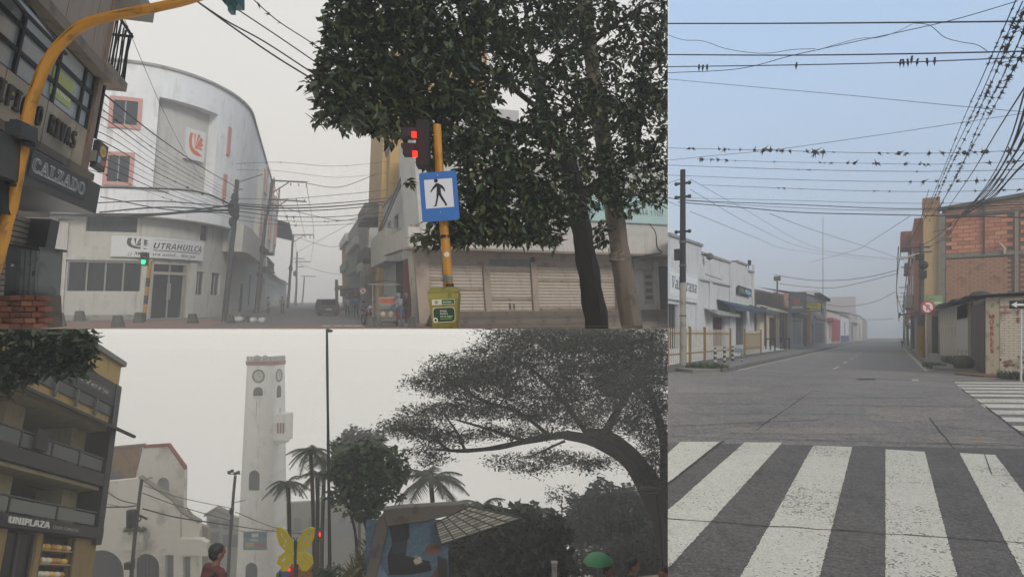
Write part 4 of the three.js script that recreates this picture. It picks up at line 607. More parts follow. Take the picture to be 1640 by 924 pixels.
cw('lowest of the five sagging wires with a few birds', [[150, 684], [400, 694], [750, 706], [1100, 708], [1480, 695]], 34, 0.011, { plants: 12, big: 10, from: 0.2, to: 1 });
cw('heavy cable from the black pole to the brick building, upper', [[0, 728], [90, 740], [500, 757], [920, 772], [1340, 757], [1480, 750]], 38, 0.022);
cw('heavy cable from the black pole to the brick building, lower', [[60, 748], [300, 768], [500, 785], [920, 796], [1340, 805], [1480, 808]], 38, 0.026);
cw('thin cable just above the two heavy cables', [[90, 732], [500, 742], [900, 752], [1340, 748]], 38.5, 0.011);
cw('slack cable between the two heavy cables', [[90, 742], [400, 764], [800, 778], [1340, 768]], 38.5, 0.012);
for (const [a, b, c, lab] of [[[105, 662], [300, 770], [600, 924], 'upper'], [[105, 700], [330, 830], [560, 924], 'middle'], [[105, 782], [350, 880], [480, 924], 'lower']]) cw(`${lab} of the three drop wires falling right from the black pole`, [[...a, 36], [...b, 55], [...c, 85], [c[0] + 300, 962, 110]], 40, 0.014);
for (const [a, b, c, lab] of [[[920, 800], [780, 890], [720, 924], 'service wire falling left from the heavy cables'], [[400, 790], [560, 850], [790, 924], 'wire falling right below the heavy cables']]) cw(lab, [[...a, 45], [...b, 60], [...c, 75], [a[0] > 800 ? 545 : 920, 972, 100]], 50, 0.018);
for (const [pts, lab] of [[[[20, 742], [60, 760], [85, 765]], 'short wire left of the black pole'], [[[0, 690], [40, 672], [78, 660]], 'short stay wire reaching the pole head']]) cw(lab, pts, 33, 0.012);
// wires along the avenue on the right, thick with air plants
const runs = [[[1313, 0], [1195, 270], [1115, 450], [1000, 735], [930, 880]], [[1338, 5], [1270, 150], [1170, 380], [1060, 610], [1005, 745], [950, 860]], [[1352, 20], [1260, 220], [1170, 420], [1060, 640], [1015, 750]], [[1372, 50], [1270, 270], [1190, 430], [1080, 680], [990, 820]], [[1392, 100], [1310, 245], [1240, 380], [1130, 580], [1070, 690], [1030, 770]]];
['leftmost', 'second', 'middle', 'fourth', 'rightmost'].forEach((w, i) => { const n = runs[i].length; cw(`${w} of five plant hung wires running down to the brick building`, runs[i].map(([x, y], k) => [x, y, 15 + 40 * Math.pow(k / (n - 1), 1.5)]), 0, 0.012, { plants: [34, 60, 90, 70, 80][i], big: [4, 5, 6.5, 5.5, 6.5][i], seg: 40 }); });
for (let i = 0; i < 9; i++) cw(`one strand of the thick black cable bundle above the brick wall`, [[1360 + i * 9, 285 + i * 34 + (i % 3) * 10, 17], [1290 + i * 5, 520 + i * 12 + (i % 2) * 20, 24], [1200 + i * 3, 690 + i * 6, 36], [1110 + i * 2, 800 - (i % 3) * 6, 52]], 0, i % 3 == 1 ? 0.03 : 0.019, { group: 'cable bundle above the brick wall' });
cw('single black cable between plant wires and the bundle', [[1352, 312, 17], [1240, 490, 24], [1150, 640, 34], [1060, 770, 50]], 0, 0.018);
// service drops over the brick building
for (const [a, b, i] of [[[1110, 795], [985, 920], 0], [[1105, 800], [1020, 905], 1], [[1095, 805], [930, 924], 2], [[1120, 790], [1005, 860], 3], [[990, 700], [915, 905], 4]]) cw(`service wire dropping past the cream corner to the yellow based pole`, [[...a, 52], [(a[0] + b[0]) / 2 + 6, (a[1] + b[1]) / 2 + 12, 53], [...b, 54]], 0, 0.02, { group: 'service wires at the cream corner' });
// far swags across the avenue
const Z2 = (x, y) => [1240 + x / 6.6, 430 + y / 6.6];
[[[[0, 65], [200, 100], [420, 125], [760, 120], [1050, 80], [1320, 15]], 70, 'highest'], [[[60, 160], [300, 190], [620, 205], [900, 155], [1320, 50]], 80, 'second'], [[[560, 380], [720, 402], [900, 388], [1100, 340], [1290, 245]], 95, 'third'], [[[900, 535], [1100, 540], [1280, 530]], 130, 'lowest']].forEach(([p, d, w]) => wire(FC, `${w} of the far cables swagged across the foggy avenue`, p.map(([x, y]) => [...Z2(x, y), d]), 0.02 + d * 0.00012, {}));
[[[1440, 395], [1438, 430], [1437, 470], [1441, 515]], [[1452, 372], [1444, 400], [1437, 465], [1446, 500]], [[1460, 398], [1452, 450], [1447, 500]]].forEach((p, i) => wire(FC, ['left', 'middle', 'right'][i] + ' of the tangled cable swags above the school sign', p.map(([u, v], k) => [u, v, 72 + k * 14]), 0.05, {}));
// birds on the wires
{
  const mk = (label, u, v, d) => { const b = at(FC, u, v, d); return thing(FC, 'perched_bird', label, 'bird', b, 0.4, { group: 'small dark birds on the cables' }); };
  const bm = M(0x20242b), list = [[1120, 108], [1126, 108.5], [1133, 108], [1276, 105], [1443, 100.5], [1448, 100], [1455, 99.5], [1461, 95], [1470, 99.5], [1486, 98.5], [1498, 97.5]];
  let proto; list.forEach(([u, v], i) => { const lab = i < 3 ? 'small dark bird hanging under the third cable at the left' : i == 3 ? 'lone small bird on the third cable above the street middle' : 'small dark bird in the row on the third cable towards the right';
    if (!proto) { proto = mk(lab, u, v, 18); add(proto, 'body', ball(0, 0.0, 0, 0.04, 0.8, 1.3, 0.8, 8), bm); add(proto, 'head', ball(0, 0.06, 0.015, 0.026, 1, 1, 1, 8), bm); add(proto, 'tail', new THREE.ConeGeometry(0.025, 0.11, 5).scale(1, 1, 0.4).rotateX(Math.PI).translate(0, -0.08, -0.01), bm); add(proto, 'beak', new THREE.ConeGeometry(0.009, 0.03, 5).rotateX(Math.PI / 2).translate(0, 0.06, 0.05), bm); }
    else dup(proto, FC, at(FC, u, v, 18), rr(-1, 1), lab); });
}
// =====================================================================
// UPPER LEFT: the corner with the white curved building
// =====================================================================
const YA = 0.2, aA = (u, v, d) => at(FA, u, v, d), gA = (u, v) => onGround(FA, u, v, YA);
const kA = p => p.clone().sub(EYE).applyMatrix4(FA.m).z / -1000;        // metres per view unit at a point
const pave = M(0x7a5d50, { map: 'grime', s: 1.6, bump: 0.004 });
{
  const t = thing(FA, 'plaza_pavement', '', '', V(0, 0, 0), 0, { kind: 'structure' });
  const e = d => 1.595 - 0.0462 * d;      // the terrace dips away from its front edge
  add(t, 'paving', [quad(V(-17, e(6.5), -6.5), V(9, e(6.5), -6.5), V(16, e(30), -30), V(-30, e(30), -30)), quad(V(-30, YA, -29.9), V(16, YA, -29.9), V(16, YA, -49), V(-40, YA, -49))], pave);
  const s = thing(FA, 'road', '', '', V(0, 0, 0), 0, { kind: 'structure' });
  add(s, 'surface', quad(V(-60, YA - 0.006, -49), V(16, YA - 0.006, -49), V(16, YA - 0.006, -330), V(-60, YA - 0.006, -330)), M(0x66625e, { map: 'asphalt', s: 3 }));
  add(s, 'surface', quad(V(-5.0, YA + 0.006, -36), V(4.6, YA + 0.006, -36), V(4.6, YA + 0.006, -330), V(-5.0, YA + 0.006, -330)), M(0x625f5c, { map: 'asphalt', s: 3 }));
  for (let i = 0; i < 6; i++) { const p = gA(523 + i * 17, 522); add(s, 'road_stud', box(p.x - 0.22, YA, p.z - 0.2, p.x + 0.22, YA + 0.03, p.z + 0.2), M(0xb8b2a8, { map: 'paint', s: 1 })); }
  const w = thing(FA, 'sidewalk', '', '', V(0, 0, 0), 0, { kind: 'structure' }); add(w, 'pavement_top', plan([[-6.7, -49], [-5, -50], [-5, -330], [-6.7, -330]], 0.1, YA + 0.16), M(0x76706a, { map: 'grime', s: 2 }));
  const w2 = thing(FA, 'sidewalk', '', '', V(0, 0, 0), 0, { kind: 'structure' }); add(w2, 'pavement_top', plan([[4.6, -33], [16, -33], [16, -330], [4.6, -330]], 0.1, YA + 0.14), M(0x7b736a, { map: 'grime', s: 2 }));
}
// ----- cream office building at the far left -----
const bar2 = M(0x191b1e), creamP = M(0x9a8f7d, { map: 'grime', s: 3 });
{
  const FRv = facade(FA, -3.4, -4.5, -3.4, -12.2, YA, [0.22, 0.12]), P = (u, v, z) => FRv.px(u, v, z), t = onFacade(FRv, 'office_building', 'cream panelled office block with wide black framed windows at the left edge', 'building');
  const L = FRv.L, xe = P(143, 212)[0], yS = P(100, 258)[1], yW0 = P(100, 181)[1], yW1 = P(100, 66)[1], yT = P(160, 22)[1], yC0 = P(100, 321, 0.5)[1], yC1 = P(100, 264, 0.5)[1], y2 = yW1 + 1.35;
  const tan = M(0x86796a, { map: 'wall', s: 3, bump: 0.003 });
  // lettered band panels
  let xs = [-1, 0.2, 1.45, 2.65, 3.75, 4.75, 5.65, 6.45, xe]; xs = xs.filter(x => x < xe - 0.2).concat(xe);
  for (let i = 0; i + 1 < xs.length; i++) add(t, 'band_panel', box(xs[i] + 0.012, yS, -0.3, xs[i + 1] - 0.012, yW0, 0.02), creamP);
  for (let i = 0; i + 1 < xs.length; i++) add(t, 'wall_panel', box(xs[i] + 0.012, yW1 + 0.12, -0.3, xs[i + 1] - 0.012, y2, 0.03), tan);
  add(t, 'joint_backing', [box(-1, yS, -0.35, xe - 0.02, yW0, -0.02), box(-1, yW1, -0.35, xe - 0.02, y2, -0.02)], M(0x25221f));
  add(t, 'ledge', box(-1, yW1 - 0.02, -0.2, xe + 0.02, yW1 + 0.12, 0.16), M(0x6c6256, { map: 'grime', s: 1 })); add(t, 'ledge', box(-1, yS - 0.1, -0.2, xe + 0.1, yS, 0.12), M(0x5e5346, { map: 'grime', s: 1 }));
  // ribbon window: panes, mullions
  const wx = [-0.6, 0.55, 1.7, 2.85, 3.9, 4.8, 5.6, xe - 0.5, xe - 0.18].filter((x, i, a) => i === 0 || x > a[i - 1] + 0.1);
  const paneReflectM = [0x8b9496, 0x9aa1a2, 0x7c8486, 0xa3a9a7].map(c => glassMat(c, 0.15)); reseed(17);  // pale greys put the reflected sky into the pane colour
  for (let i = 0; i + 1 < wx.length; i++) for (let j = 0; j < 3; j++) { const h = (yW1 - yW0) / 3; add(t, 'pane', box(wx[i] + 0.02, yW0 + j * h + 0.02, -0.05, wx[i + 1] - 0.02, yW0 + (j + 1) * h - 0.02, -0.02), paneReflectM[(rnd() * 4) | 0]); }
  for (const x of wx) add(t, 'mullion', box(x - 0.03, yW0, -0.05, x + 0.03, yW1, 0.012), bar2);
  for (let j = 0; j <= 3; j++) add(t, 'transom', box(wx[0], yW0 + j * (yW1 - yW0) / 3 - 0.025, -0.05, xe - 0.16, yW0 + j * (yW1 - yW0) / 3 + 0.025, 0.006), bar2);
  add(t, 'backing_wall', box(-1, yW0 - 0.01, -0.9, xe, yW1 + 0.01, -0.6), M(0x8a8a86));
  add(t, 'open_vent', quad(V(1.75, yW1 - 0.05, 0.03), V(2.8, yW1 - 0.05, 0.03), V(2.8, yW1 - 0.55, 0.45), V(1.75, yW1 - 0.55, 0.45)), glassMat(0x8a9294, 0.2)); add(t, 'vent_frame', [bar(V(1.75, yW1 - 0.05, 0.03), V(1.75, yW1 - 0.55, 0.45), 0.02), bar(V(2.8, yW1 - 0.05, 0.03), V(2.8, yW1 - 0.55, 0.45), 0.02), bar(V(1.75, yW1 - 0.55, 0.45), V(2.8, yW1 - 0.55, 0.45), 0.02)], bar2);
  const pq = [P(76, 166)[0], P(128, 105)[0]]; add(t, 'window_poster', card(pq[0], yW0 + 0.12, pq[1] - 0.05, yW1 - 0.35, -0.012), print(256, 256, (x, w, h) => { x.fillStyle = '#8f9a55'; x.fillRect(0, 0, w, h); x.fillStyle = '#a98d4e'; x.font = 'bold 34px sans-serif'; x.fillText('SE ARRIENDA', 18, 60, 220); x.fillText('LOCALES', 30, 104, 190); x.fillStyle = '#d8ddd0'; x.font = 'bold 46px sans-serif'; x.fillText('¡VISÍTENOS!', 14, 200, 230); grimy(x, w, h, 90, 0.2); }), { uv: true });
  add(t, 'end_post', box(xe - 0.17, yS, -0.4, xe + 0.03, yT + 1.2, 0.05), M(0x7a6656, { map: 'grime', s: 1 }));
  // upper blue glazing with gold letters
  for (let i = 0; i < 5; i++) add(t, 'upper_pane', box(xe - 0.75 - (i + 1) * 0.95 + 0.02, y2 + 0.02, -0.14, xe - 0.75 - i * 0.95 - 0.02, y2 + 2, -0.1), glassMat(0x66757d, 0.2)); add(t, 'upper_wall', [box(-1, y2, -0.4, xe - 0.02, y2 + 2.4, -0.16), box(xe - 0.72, y2 - 0.0, -0.15, xe - 0.3, y2 + 2, 0.0)], M(0x3c4347));
  add(t, 'gold_letters', card(xe - 2.5, y2 + 0.35, xe - 0.9, y2 + 1.0, -0.09), print(256, 128, (x, w, h) => { x.fillStyle = '#4a5861'; x.fillRect(0, 0, w, h); x.fillStyle = '#a08a58'; x.font = 'bold 90px sans-serif'; x.fillText('OFIC', 12, 100, 230); }), { uv: true });
  // black shop sign with lettering
  add(t, 'shop_sign', [box(-1, yC0, -0.3, P(158, 310, 0.5)[0], yC1, 0.5)], M(0x1d1f20, { map: 'blotch', s: 2, rough: 0.5 }));
  const s0 = P(38, 300, 0.5)[0], s1 = P(134, 320, 0.5)[0];
  add(t, 'shop_sign_letters', card(s0, yC0 + 0.1, s1, yC1 - 0.02, 0.506), print(512, 160, (x, w, h) => { x.fillStyle = '#1b1d1e'; x.fillRect(0, 0, w, h); x.strokeStyle = '#b9b9b4'; x.lineWidth = 3; x.font = 'bold 120px serif'; x.strokeText('CALZADO', 14, 122, 480); x.lineWidth = 1.5; x.strokeText('CALZADO', 22, 126, 480); }), { uv: true });
  for (let i = 0; i < 5; i++) add(t, 'sign_slat', box(-1, yC1 + 0.01 + i * 0.03, -0.2, P(156, 300, 0.5)[0], yC1 + 0.03 + i * 0.03, 0.42 - i * 0.06), M(0x26282a));
  // recessed shop: shutter, dark pillar, soffit
  const xp0 = P(64, 380, -0.5)[0], xp1 = P(80, 380, -0.5)[0];
  add(t, 'shop_soffit', box(-1, yC0 + 0.02, -3, xe, yC0 + 0.1, -0.3), M(0x6b6862)); add(t, 'soffit_lamp', [new THREE.CylinderGeometry(0.12, 0.12, 0.03, 16).translate(xp0 - 0.3, yC0 - 0.0, -0.1)], M(0x98958c));
  const sl = []; for (let y = -1.4; y < yC0; y += 0.075) sl.push(box(-1, y, -0.72, xp0, y + 0.06, -0.66)); sl.forEach(g => add(t, 'shutter_slat', g, M(0x6d675c, { map: 'grime', s: 1, rough: 0.6 })));
  add(t, 'shutter_back', box(-1, -1.4, -0.8, xp0, yC0, -0.73), M(0x2f2c28)); add(t, 'shop_pillar', box(xp0, -1.5, -0.85, xp1, yC0 + 0.05, -0.42), M(0x222325, { map: 'blotch', s: 1, rough: 0.6 }));
  add(t, 'side_wall', box(xp1 - 0.1, -1.5, -7, xp1 - 0.02, yC0, -0.85), M(0x2a2b2c));
  add(t, 'end_wall', box(xe - 0.3, yS, -9, xe - 0.02, y2 + 2.4, -0.36), M(0x85796b, { map: 'wall', s: 3 }));
  // balcony on the end wall with iron railing
  const bz = -0.2; const bal = (y) => { const b = add(t, 'balcony', [box(xe, y, -2.2, xe + 0.95, y + 0.14, 0.1)], M(0x746a5f, { map: 'grime', s: 1 })); const rail = []; for (let i = 0; i <= 9; i++) { add(t, 'baluster', [bar(V(xe + 0.08 + i * 0.095, y + 0.14, 0.05), V(xe + 0.08 + i * 0.095, y + 0.95, 0.05 + 0.05 * Math.sin(i * 2)), 0.012, 5)], bar2, { to: b }); } add(t, 'handrail', [bar(V(xe, y + 0.97, 0.05), V(xe + 0.95, y + 0.97, 0.05), 0.025), bar(V(xe + 0.95, y + 0.97, 0.05), V(xe + 0.95, y + 0.97, -2.1), 0.025), ...Array.from({ length: 12 }, (_, i) => bar(V(xe + 0.94, y + 0.14, 0.0 - i * 0.18), V(xe + 0.94, y + 0.97, -i * 0.18), 0.012, 5))], bar2, { to: b }); };
  bal(P(190, 146)[1]); add(t, 'roof_slab', box(xe - 0.1, P(200, 14)[1], -2.4, xe + 1.0, P(200, 14)[1] + 0.2, 0.3), M(0x77736c));
  // raised dark letters on the band
  const font = await new FontLoader().loadAsync('fonts/droid/droid_sans_bold.typeface.json');
  const word = (txt, x0, x1, yb, hgt) => { [...txt].forEach((ch, i) => { if (ch === ' ') return; const g = new TextGeometry(ch, { font, size: hgt, depth: 0.03, curveSegments: 3 }); g.computeBoundingBox(); const w = g.boundingBox.max.x - g.boundingBox.min.x, cw2 = (x1 - x0) / txt.length; g.scale(Math.min(1.2, cw2 * 0.72 / w), 1, 1).translate(x0 + i * cw2 + 0.03, yb, 0.021); add(t, 'letter', g, M(0x2e2925)); }); };
  const la = P(0, 193)[0], lb = P(112, 240)[0], hL = (yW0 - yS) * 0.4, yb = yS + (yW0 - yS) * 0.36, step = (lb - P(66, 215)[0]) / 5;
  word('EDIFICIO RIVAS', lb - step * 14, lb, yb, hL);
  // small hanging shop sign at the end
  add(t, 'hanging_sign', box(xe + 0.05, P(155, 278)[1], 0.05, xe + 0.5, P(155, 232)[1], 0.12), M(0x2a2a2b)); add(t, 'hanging_sign_print', card(xe + 0.07, P(155, 276)[1], xe + 0.48, P(155, 234)[1], 0.126), print(128, 192, (x, w, h) => { x.fillStyle = '#2b2b2d'; x.fillRect(0, 0, w, h); x.fillStyle = '#b08a3a'; x.beginPath(); x.arc(66, 56, 44, 0, 7); x.fill(); x.fillStyle = '#5a4422'; x.fillRect(40, 44, 50, 8); x.fillRect(44, 62, 40, 8); x.fillStyle = '#6f93a4'; x.fillRect(8, 106, 44, 50); x.fillStyle = '#9a4a3e'; x.fillRect(60, 120, 60, 40); grimy(x, w, h, 40, 0.3); }), { uv: true });
  add(t, 'wall_box', [box(P(134, 262)[0], P(134, 256)[1], 0.03, P(134, 262)[0] + 0.22, P(134, 256)[1] + 0.16, 0.12)], M(0x6e675c));
}
// cabinet on its brick base
{
  const b = aA(32, 526, 8.4), k = kA(b), t = thing(FA, 'brick_plinth', 'low broken plinth of red bricks under the grey cabinet', 'plinth', b, -0.25);
  reseed(23); const cols = [0x85523d, 0x764737, 0x8f6049, 0x6b4335].map(c => M(c, { map: 'grime', s: 0.5, bump: 0.004 })); const bw = 15.5 * k, bh = 7.6 * k, gB = new THREE.BoxGeometry(bw, bh, 0.12); metreUV(flat(gB));
  const rows = [[-44, 32], [-46, 34], [-46, 36], [-46, 38], [-44, 33], [-30, 34]];
  rows.forEach(([a, c], r) => { for (let x = a + (r % 2) * 7; x < c - 4; x += 17) piece(t, 'brick', gB, cols[(rnd() * 4) | 0], (x + 8) * k, (r * 9 + 4) * k, rr(-0.02, 0.03), { ry: rr(-0.06, 0.06), s: [x + 17 > c ? 0.7 : 1, 1, 1] }); });
  add(t, 'mortar', box(-46 * k, 0, -0.35, 33 * k, 53 * k, -0.0), M(0x4f4339, { map: 'grime', s: 0.6, bump: 0.01 }));
  const c = aA(33, 478, 8.5), q = thing(FA, 'utility_cabinet', 'weathered grey metal cabinet standing on the brick plinth', 'cabinet', c, -0.25, { tilt: new THREE.Quaternion().setFromAxisAngle(V(0, 0, 1), -0.1) }), m = M(0x5c6061, { map: 'grime', s: 0.5, rough: 0.55, metal: 0.2 });
  add(q, 'case', box(-27 * k, -2 * k, -0.4, 24 * k, 82 * k, 0), m); add(q, 'door', box(-7 * k, 1 * k, 0.0, 23 * k, 80 * k, 0.015), M(0x6b7072, { map: 'grime', s: 0.4, rough: 0.5 }));
  for (let i = 0; i < 4; i++) add(q, 'rib', box((-5 + i * 8) * k, 1 * k, 0.015, (-3.6 + i * 8) * k, 79 * k, 0.024), m); add(q, 'lid', box(-29 * k, 82 * k, -0.44, 27 * k, 86 * k, 0.05), M(0x3a3b3b, { map: 'grime', s: 0.5 })); add(q, 'sticker', [box(-19 * k, 50 * k, 0.001, -14 * k, 54 * k, 0.004), box(-20 * k, 20 * k, 0.001, -16 * k, 23 * k, 0.004), box(-22 * k, 36 * k, 0.001, -19 * k, 38 * k, 0.004)].slice(0, 1), M(0xa5a7a4)); add(q, 'handle', box(18 * k, 38 * k, 0.015, 20 * k, 46 * k, 0.04), M(0x2a2b2c));
}
// ----- white curved corner building -----
const cWhite = M(0xdcdedf, { map: 'wall', s: 7 }), cLow = M(0xb0afa8, { map: 'wall', s: 5 }), salmon = M(0xb2857a, { rough: 0.7 });
{
  const ell = (cx, cz, a, b, n) => Array.from({ length: n + 1 }, (_, i) => { const t = Math.PI / 2 * i / n; return [cx + a * Math.sin(t), cz + b * Math.cos(t)]; });
  const foot = o => [[-24, o], ...ell(-6, -10, 6 + o, 10 + o, 16), [o, -42]];   // base corner at (0,0)
  const base = V(-6.7, YA, -50), lean = [0.095, 0];
  const lo = bentWall(FA, base, foot(0), lean), up = bentWall(FA, base, foot(0.9), lean);
  const t = thing(FA, 'curved_building', 'white four storey building with rounded corner and orange emblem', 'building', base, 0, { lean });
  const ySof = up.px(190, 343)[1], yTop = up.px(230, 103)[1], yN1 = up.px(290, 163)[1], yN0 = up.px(270, 304)[1];
  // lower walls with openings: build as strips between openings
  const strip = (w, name, s0, s1, y0, y1, holes, m, z0 = -0.3, z1 = 0) => {    // horizontal strip with rectangular holes sorted by s
    const g = []; let s = s0; for (const [a, b, c, d] of holes) { if (a > s) g.push(w.box(s, y0, z0, a, y1, z1)); if (c > y0) g.push(w.box(a, y0, z0, b, c, z1)); if (d < y1) g.push(w.box(a, d, z0, b, y1, z1)); s = b; } if (s < s1) g.push(w.box(s, y0, z0, s1, y1, z1)); return add(t, name, g, m); };
  const hw = (w, u0, v0, u1, v1) => { const a = w.px(u0, v1), b = w.px(u1, v0); return [a[0], b[0], a[1], b[1]]; };
  const W1 = hw(lo, 105, 421.5, 227, 466), D = hw(lo, 240, 425, 297, 504), W2 = hw(lo, 311, 431, 328, 472), W3 = hw(lo, 336, 438, 353, 477), yLow = lo.px(160, 376)[1];
  D[2] = 0.05; W2[2] = Math.max(0.8, W2[2]); W3[2] = W2[2]; W3[3] = W2[3] = Math.min(W2[3], W3[3]);
  strip(lo, 'ground_floor_wall', 0, lo.L, -0.3, yLow, [W1, D, W2, W3], cLow);
  const Wm = hw(lo, 136, 345, 220, 370), Wn = hw(lo, 319, 362, 335, 390), Wm2 = lo.px(120, 360)[0];
  strip(lo, 'upper_wall', 0, lo.L, yLow + 0.002, ySof + 0.4, [Wm, Wn].map(w => [w[0], w[1], Math.max(w[2], yLow + 0.1), w[3]]), cLow);
  const gl = (w, r, n, name = 'window', m = darkGlass, z = -0.2) => { const g = add(t, name, w.box(r[0], r[2], z - 0.04, r[1], r[3], z), m); for (let i = 0; i <= n; i++) { const s = r[0] + (r[1] - r[0]) * i / n; add(t, 'mullion', w.box(s - 0.05, r[2], z, s + 0.05, r[3], z + 0.08), M(0x7c7b76), { to: g }); } return g; };
  gl(lo, W1, 4); const door = gl(lo, D, 2, 'entrance_door'); add(t, 'door_frame', [lo.box(D[0] - 0.15, 0, -0.1, D[0], D[3] + 0.15, 0.08), lo.box(D[1], 0, -0.1, D[1] + 0.15, D[3] + 0.15, 0.08), lo.box(D[0], D[3] - 0.75, -0.1, D[1], D[3] - 0.55, 0.06)], M(0x8c8678), { to: door }); add(t, 'push_bar', [0.46, 0.54].map(k => lo.box(D[0] + (D[1] - D[0]) * k - 0.04, 1.4, -0.12, D[0] + (D[1] - D[0]) * k + 0.04, 2.6, -0.05)), steel, { to: door });
  gl(lo, W2, 2); gl(lo, W3, 2); gl(lo, Wn, 1);
  const mz = add(t, 'louvre_window', lo.box(Wm[0], Math.max(Wm[2], yLow + 0.1), -0.24, Wm[1], Wm[3], -0.2), dark); for (let i = 0; i < 30; i++) { const s = Wm[0] + (Wm[1] - Wm[0]) * (i + 0.5) / 30; add(t, 'louvre_bar', lo.box(s - 0.03, Math.max(Wm[2], yLow + 0.1), -0.2, s + 0.03, Wm[3], -0.14), M(0x33373a), { to: mz }); }
  add(t, 'ledge', lo.box(0, lo.px(170, 417)[1], 0.002, W1[1] + 0.6, lo.px(170, 417)[1] + 0.16, 0.18), cLow); add(t, 'pilaster', [lo.box(lo.px(92, 480)[0] - 0.35, 0, 0.002, lo.px(92, 480)[0] + 0.35, ySof - 0.4, 0.16)], cLow); add(t, 'pilaster', [lo.box(D[1] + 0.3, 0, 0.002, D[1] + 0.95, W2[3] + 0.6, 0.2)], cLow);
  add(t, 'entrance_step', lo.box(D[0] - 0.8, -0.25, 0.1, D[1] + 0.8, 0.04, 1.3), M(0x77726b, { map: 'grime', s: 1 })); add(t, 'wall_base', lo.box(0, -0.3, 0.002, D[0] - 0.25, 0.35, 0.06), M(0x8f8c86, { map: 'grime', s: 2 }));
  // overhanging upper mass with a recessed panel round the corner
  const sA = up.px(249, 230)[0], sB = up.px(344, 250)[0], sideWins = [[361, 205, 369, 247], [354, 280, 362, 318]].map(w => hw(up, ...w));
  const wl = [[172, 158.5, 228, 203.5], [163, 245.5, 215, 296]].map(w => hw(up, ...w));
  strip(up, 'tower_wall', 0, sA, ySof, yN1, [], cWhite, -0.3, -0.001);
  strip(up, 'tower_wall', sB, up.L, ySof, yN1, sideWins.slice(0, 1), cWhite);
  strip(up, 'tower_wall', sA, sB, ySof, yN0, [], cWhite);
  add(t, 'parapet', up.box(0, yN1 + 0.002, -1.1, up.L, yTop, 0.003), cWhite); add(t, 'parapet_cap', up.box(0, yTop, -0.4, up.L, yTop + 0.16, 0.14), M(0x9fa1a0, { map: 'grime', s: 2 }));
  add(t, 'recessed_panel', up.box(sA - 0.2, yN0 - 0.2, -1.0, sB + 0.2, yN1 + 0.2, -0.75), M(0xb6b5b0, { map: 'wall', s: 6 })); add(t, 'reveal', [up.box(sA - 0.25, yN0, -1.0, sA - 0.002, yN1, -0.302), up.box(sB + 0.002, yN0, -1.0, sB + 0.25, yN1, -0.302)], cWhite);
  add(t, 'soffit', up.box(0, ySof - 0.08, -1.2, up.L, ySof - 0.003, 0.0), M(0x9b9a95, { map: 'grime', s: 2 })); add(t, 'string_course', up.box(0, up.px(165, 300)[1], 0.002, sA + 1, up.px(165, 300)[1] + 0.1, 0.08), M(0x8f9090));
  wl.forEach((r) => { const w = add(t, 'window', up.box(r[0] + 0.25, r[2] + 0.25, 0.01, r[1] - 0.25, r[3] - 0.25, 0.05), glassMat(0x2d3236, 0.2)); add(t, 'window_frame', [up.box(r[0], r[2], 0, r[1], r[2] + 0.25, 0.12), up.box(r[0], r[3] - 0.25, 0, r[1], r[3], 0.12), up.box(r[0], r[2] + 0.25, 0, r[0] + 0.25, r[3] - 0.25, 0.12), up.box(r[1] - 0.25, r[2] + 0.25, 0, r[1], r[3] - 0.25, 0.12)], salmon, { to: w, label: 'salmon painted window frame' }); const m = (r[0] + r[1]) / 2; add(t, 'mullion', up.box(m - 0.03, r[2] + 0.25, 0.05, m + 0.03, r[3] - 0.25, 0.08), M(0x8d9092), { to: w }); });
  sideWins.forEach((r, i) => { const w = add(t, 'window', up.box(r[0] + 0.2, r[2] + 0.2, i ? 0.01 : -0.2, r[1] - 0.2, r[3] - 0.2, i ? 0.05 : -0.16), glassMat(0x3a3f42, 0.2)); add(t, 'window_frame', [up.box(r[0], r[2], -0.05, r[0] + 0.25, r[3], 0.1), up.box(r[1] - 0.25, r[2], -0.05, r[1], r[3], 0.1), up.box(r[0] + 0.25, r[2], -0.05, r[1] - 0.25, r[2] + 0.2, 0.1), up.box(r[0] + 0.25, r[3] - 0.2, -0.05, r[1] - 0.25, r[3], 0.1)], salmon, { to: w }); });
  // emblem plate: leaf fan beside a hooked stroke
  const e0 = up.px(291, 253, -0.7), e1 = up.px(326, 213, -0.7);
  add(t, 'emblem_plate', up.box(e0[0], e0[1], -0.74, e1[0], e1[1], -0.5), M(0xc3c4c2));
  const mark = (x, w, h, col) => { x.fillStyle = col; x.beginPath(); x.moveTo(w * 0.12, h * 0.06); x.lineTo(w * 0.3, h * 0.06); x.bezierCurveTo(w * 0.2, h * 0.45, w * 0.22, h * 0.72, w * 0.62, h * 0.76); x.lineTo(w * 0.98, h * 0.92); x.bezierCurveTo(w * 0.4, h * 1.02, -w * 0.06, h * 0.86, w * 0.12, h * 0.06); x.fill();
    for (const [a, b, c, d] of [[0.36, 0.06, 0.46, 0.06], [0.60, 0.04, 0.76, 0.06], [0.80, 0.12, 0.98, 0.24], [0.86, 0.34, 0.99, 0.48], [0.84, 0.56, 0.98, 0.66]]) { x.beginPath(); x.moveTo(w * 0.44, h * 0.68); x.lineTo(w * a, h * b); x.lineTo(w * c, h * d); x.closePath(); x.fill(); } };
  add(t, 'emblem', up.card(e0[0] + 0.05, e0[1] + 0.05, e1[0] - 0.05, e1[1] - 0.05, -0.49), print(256, 256, (x, w, h) => { x.fillStyle = '#c9c9c6'; x.fillRect(0, 0, w, h); x.save(); x.translate(12, 20); mark(x, 226, 210, '#c2633f'); x.restore(); }), { uv: true });
  // name board
  const n0 = lo.px(175, 411, 0.35), n1 = lo.px(328, 377, 0.35), yb0 = lo.px(180, 411, 0.35)[1], yb1 = lo.px(190, 377, 0.35)[1];
  add(t, 'name_board', lo.box(n0[0], yb0, 0.1, n1[0], yb1, 0.35), M(0xb9bbba));
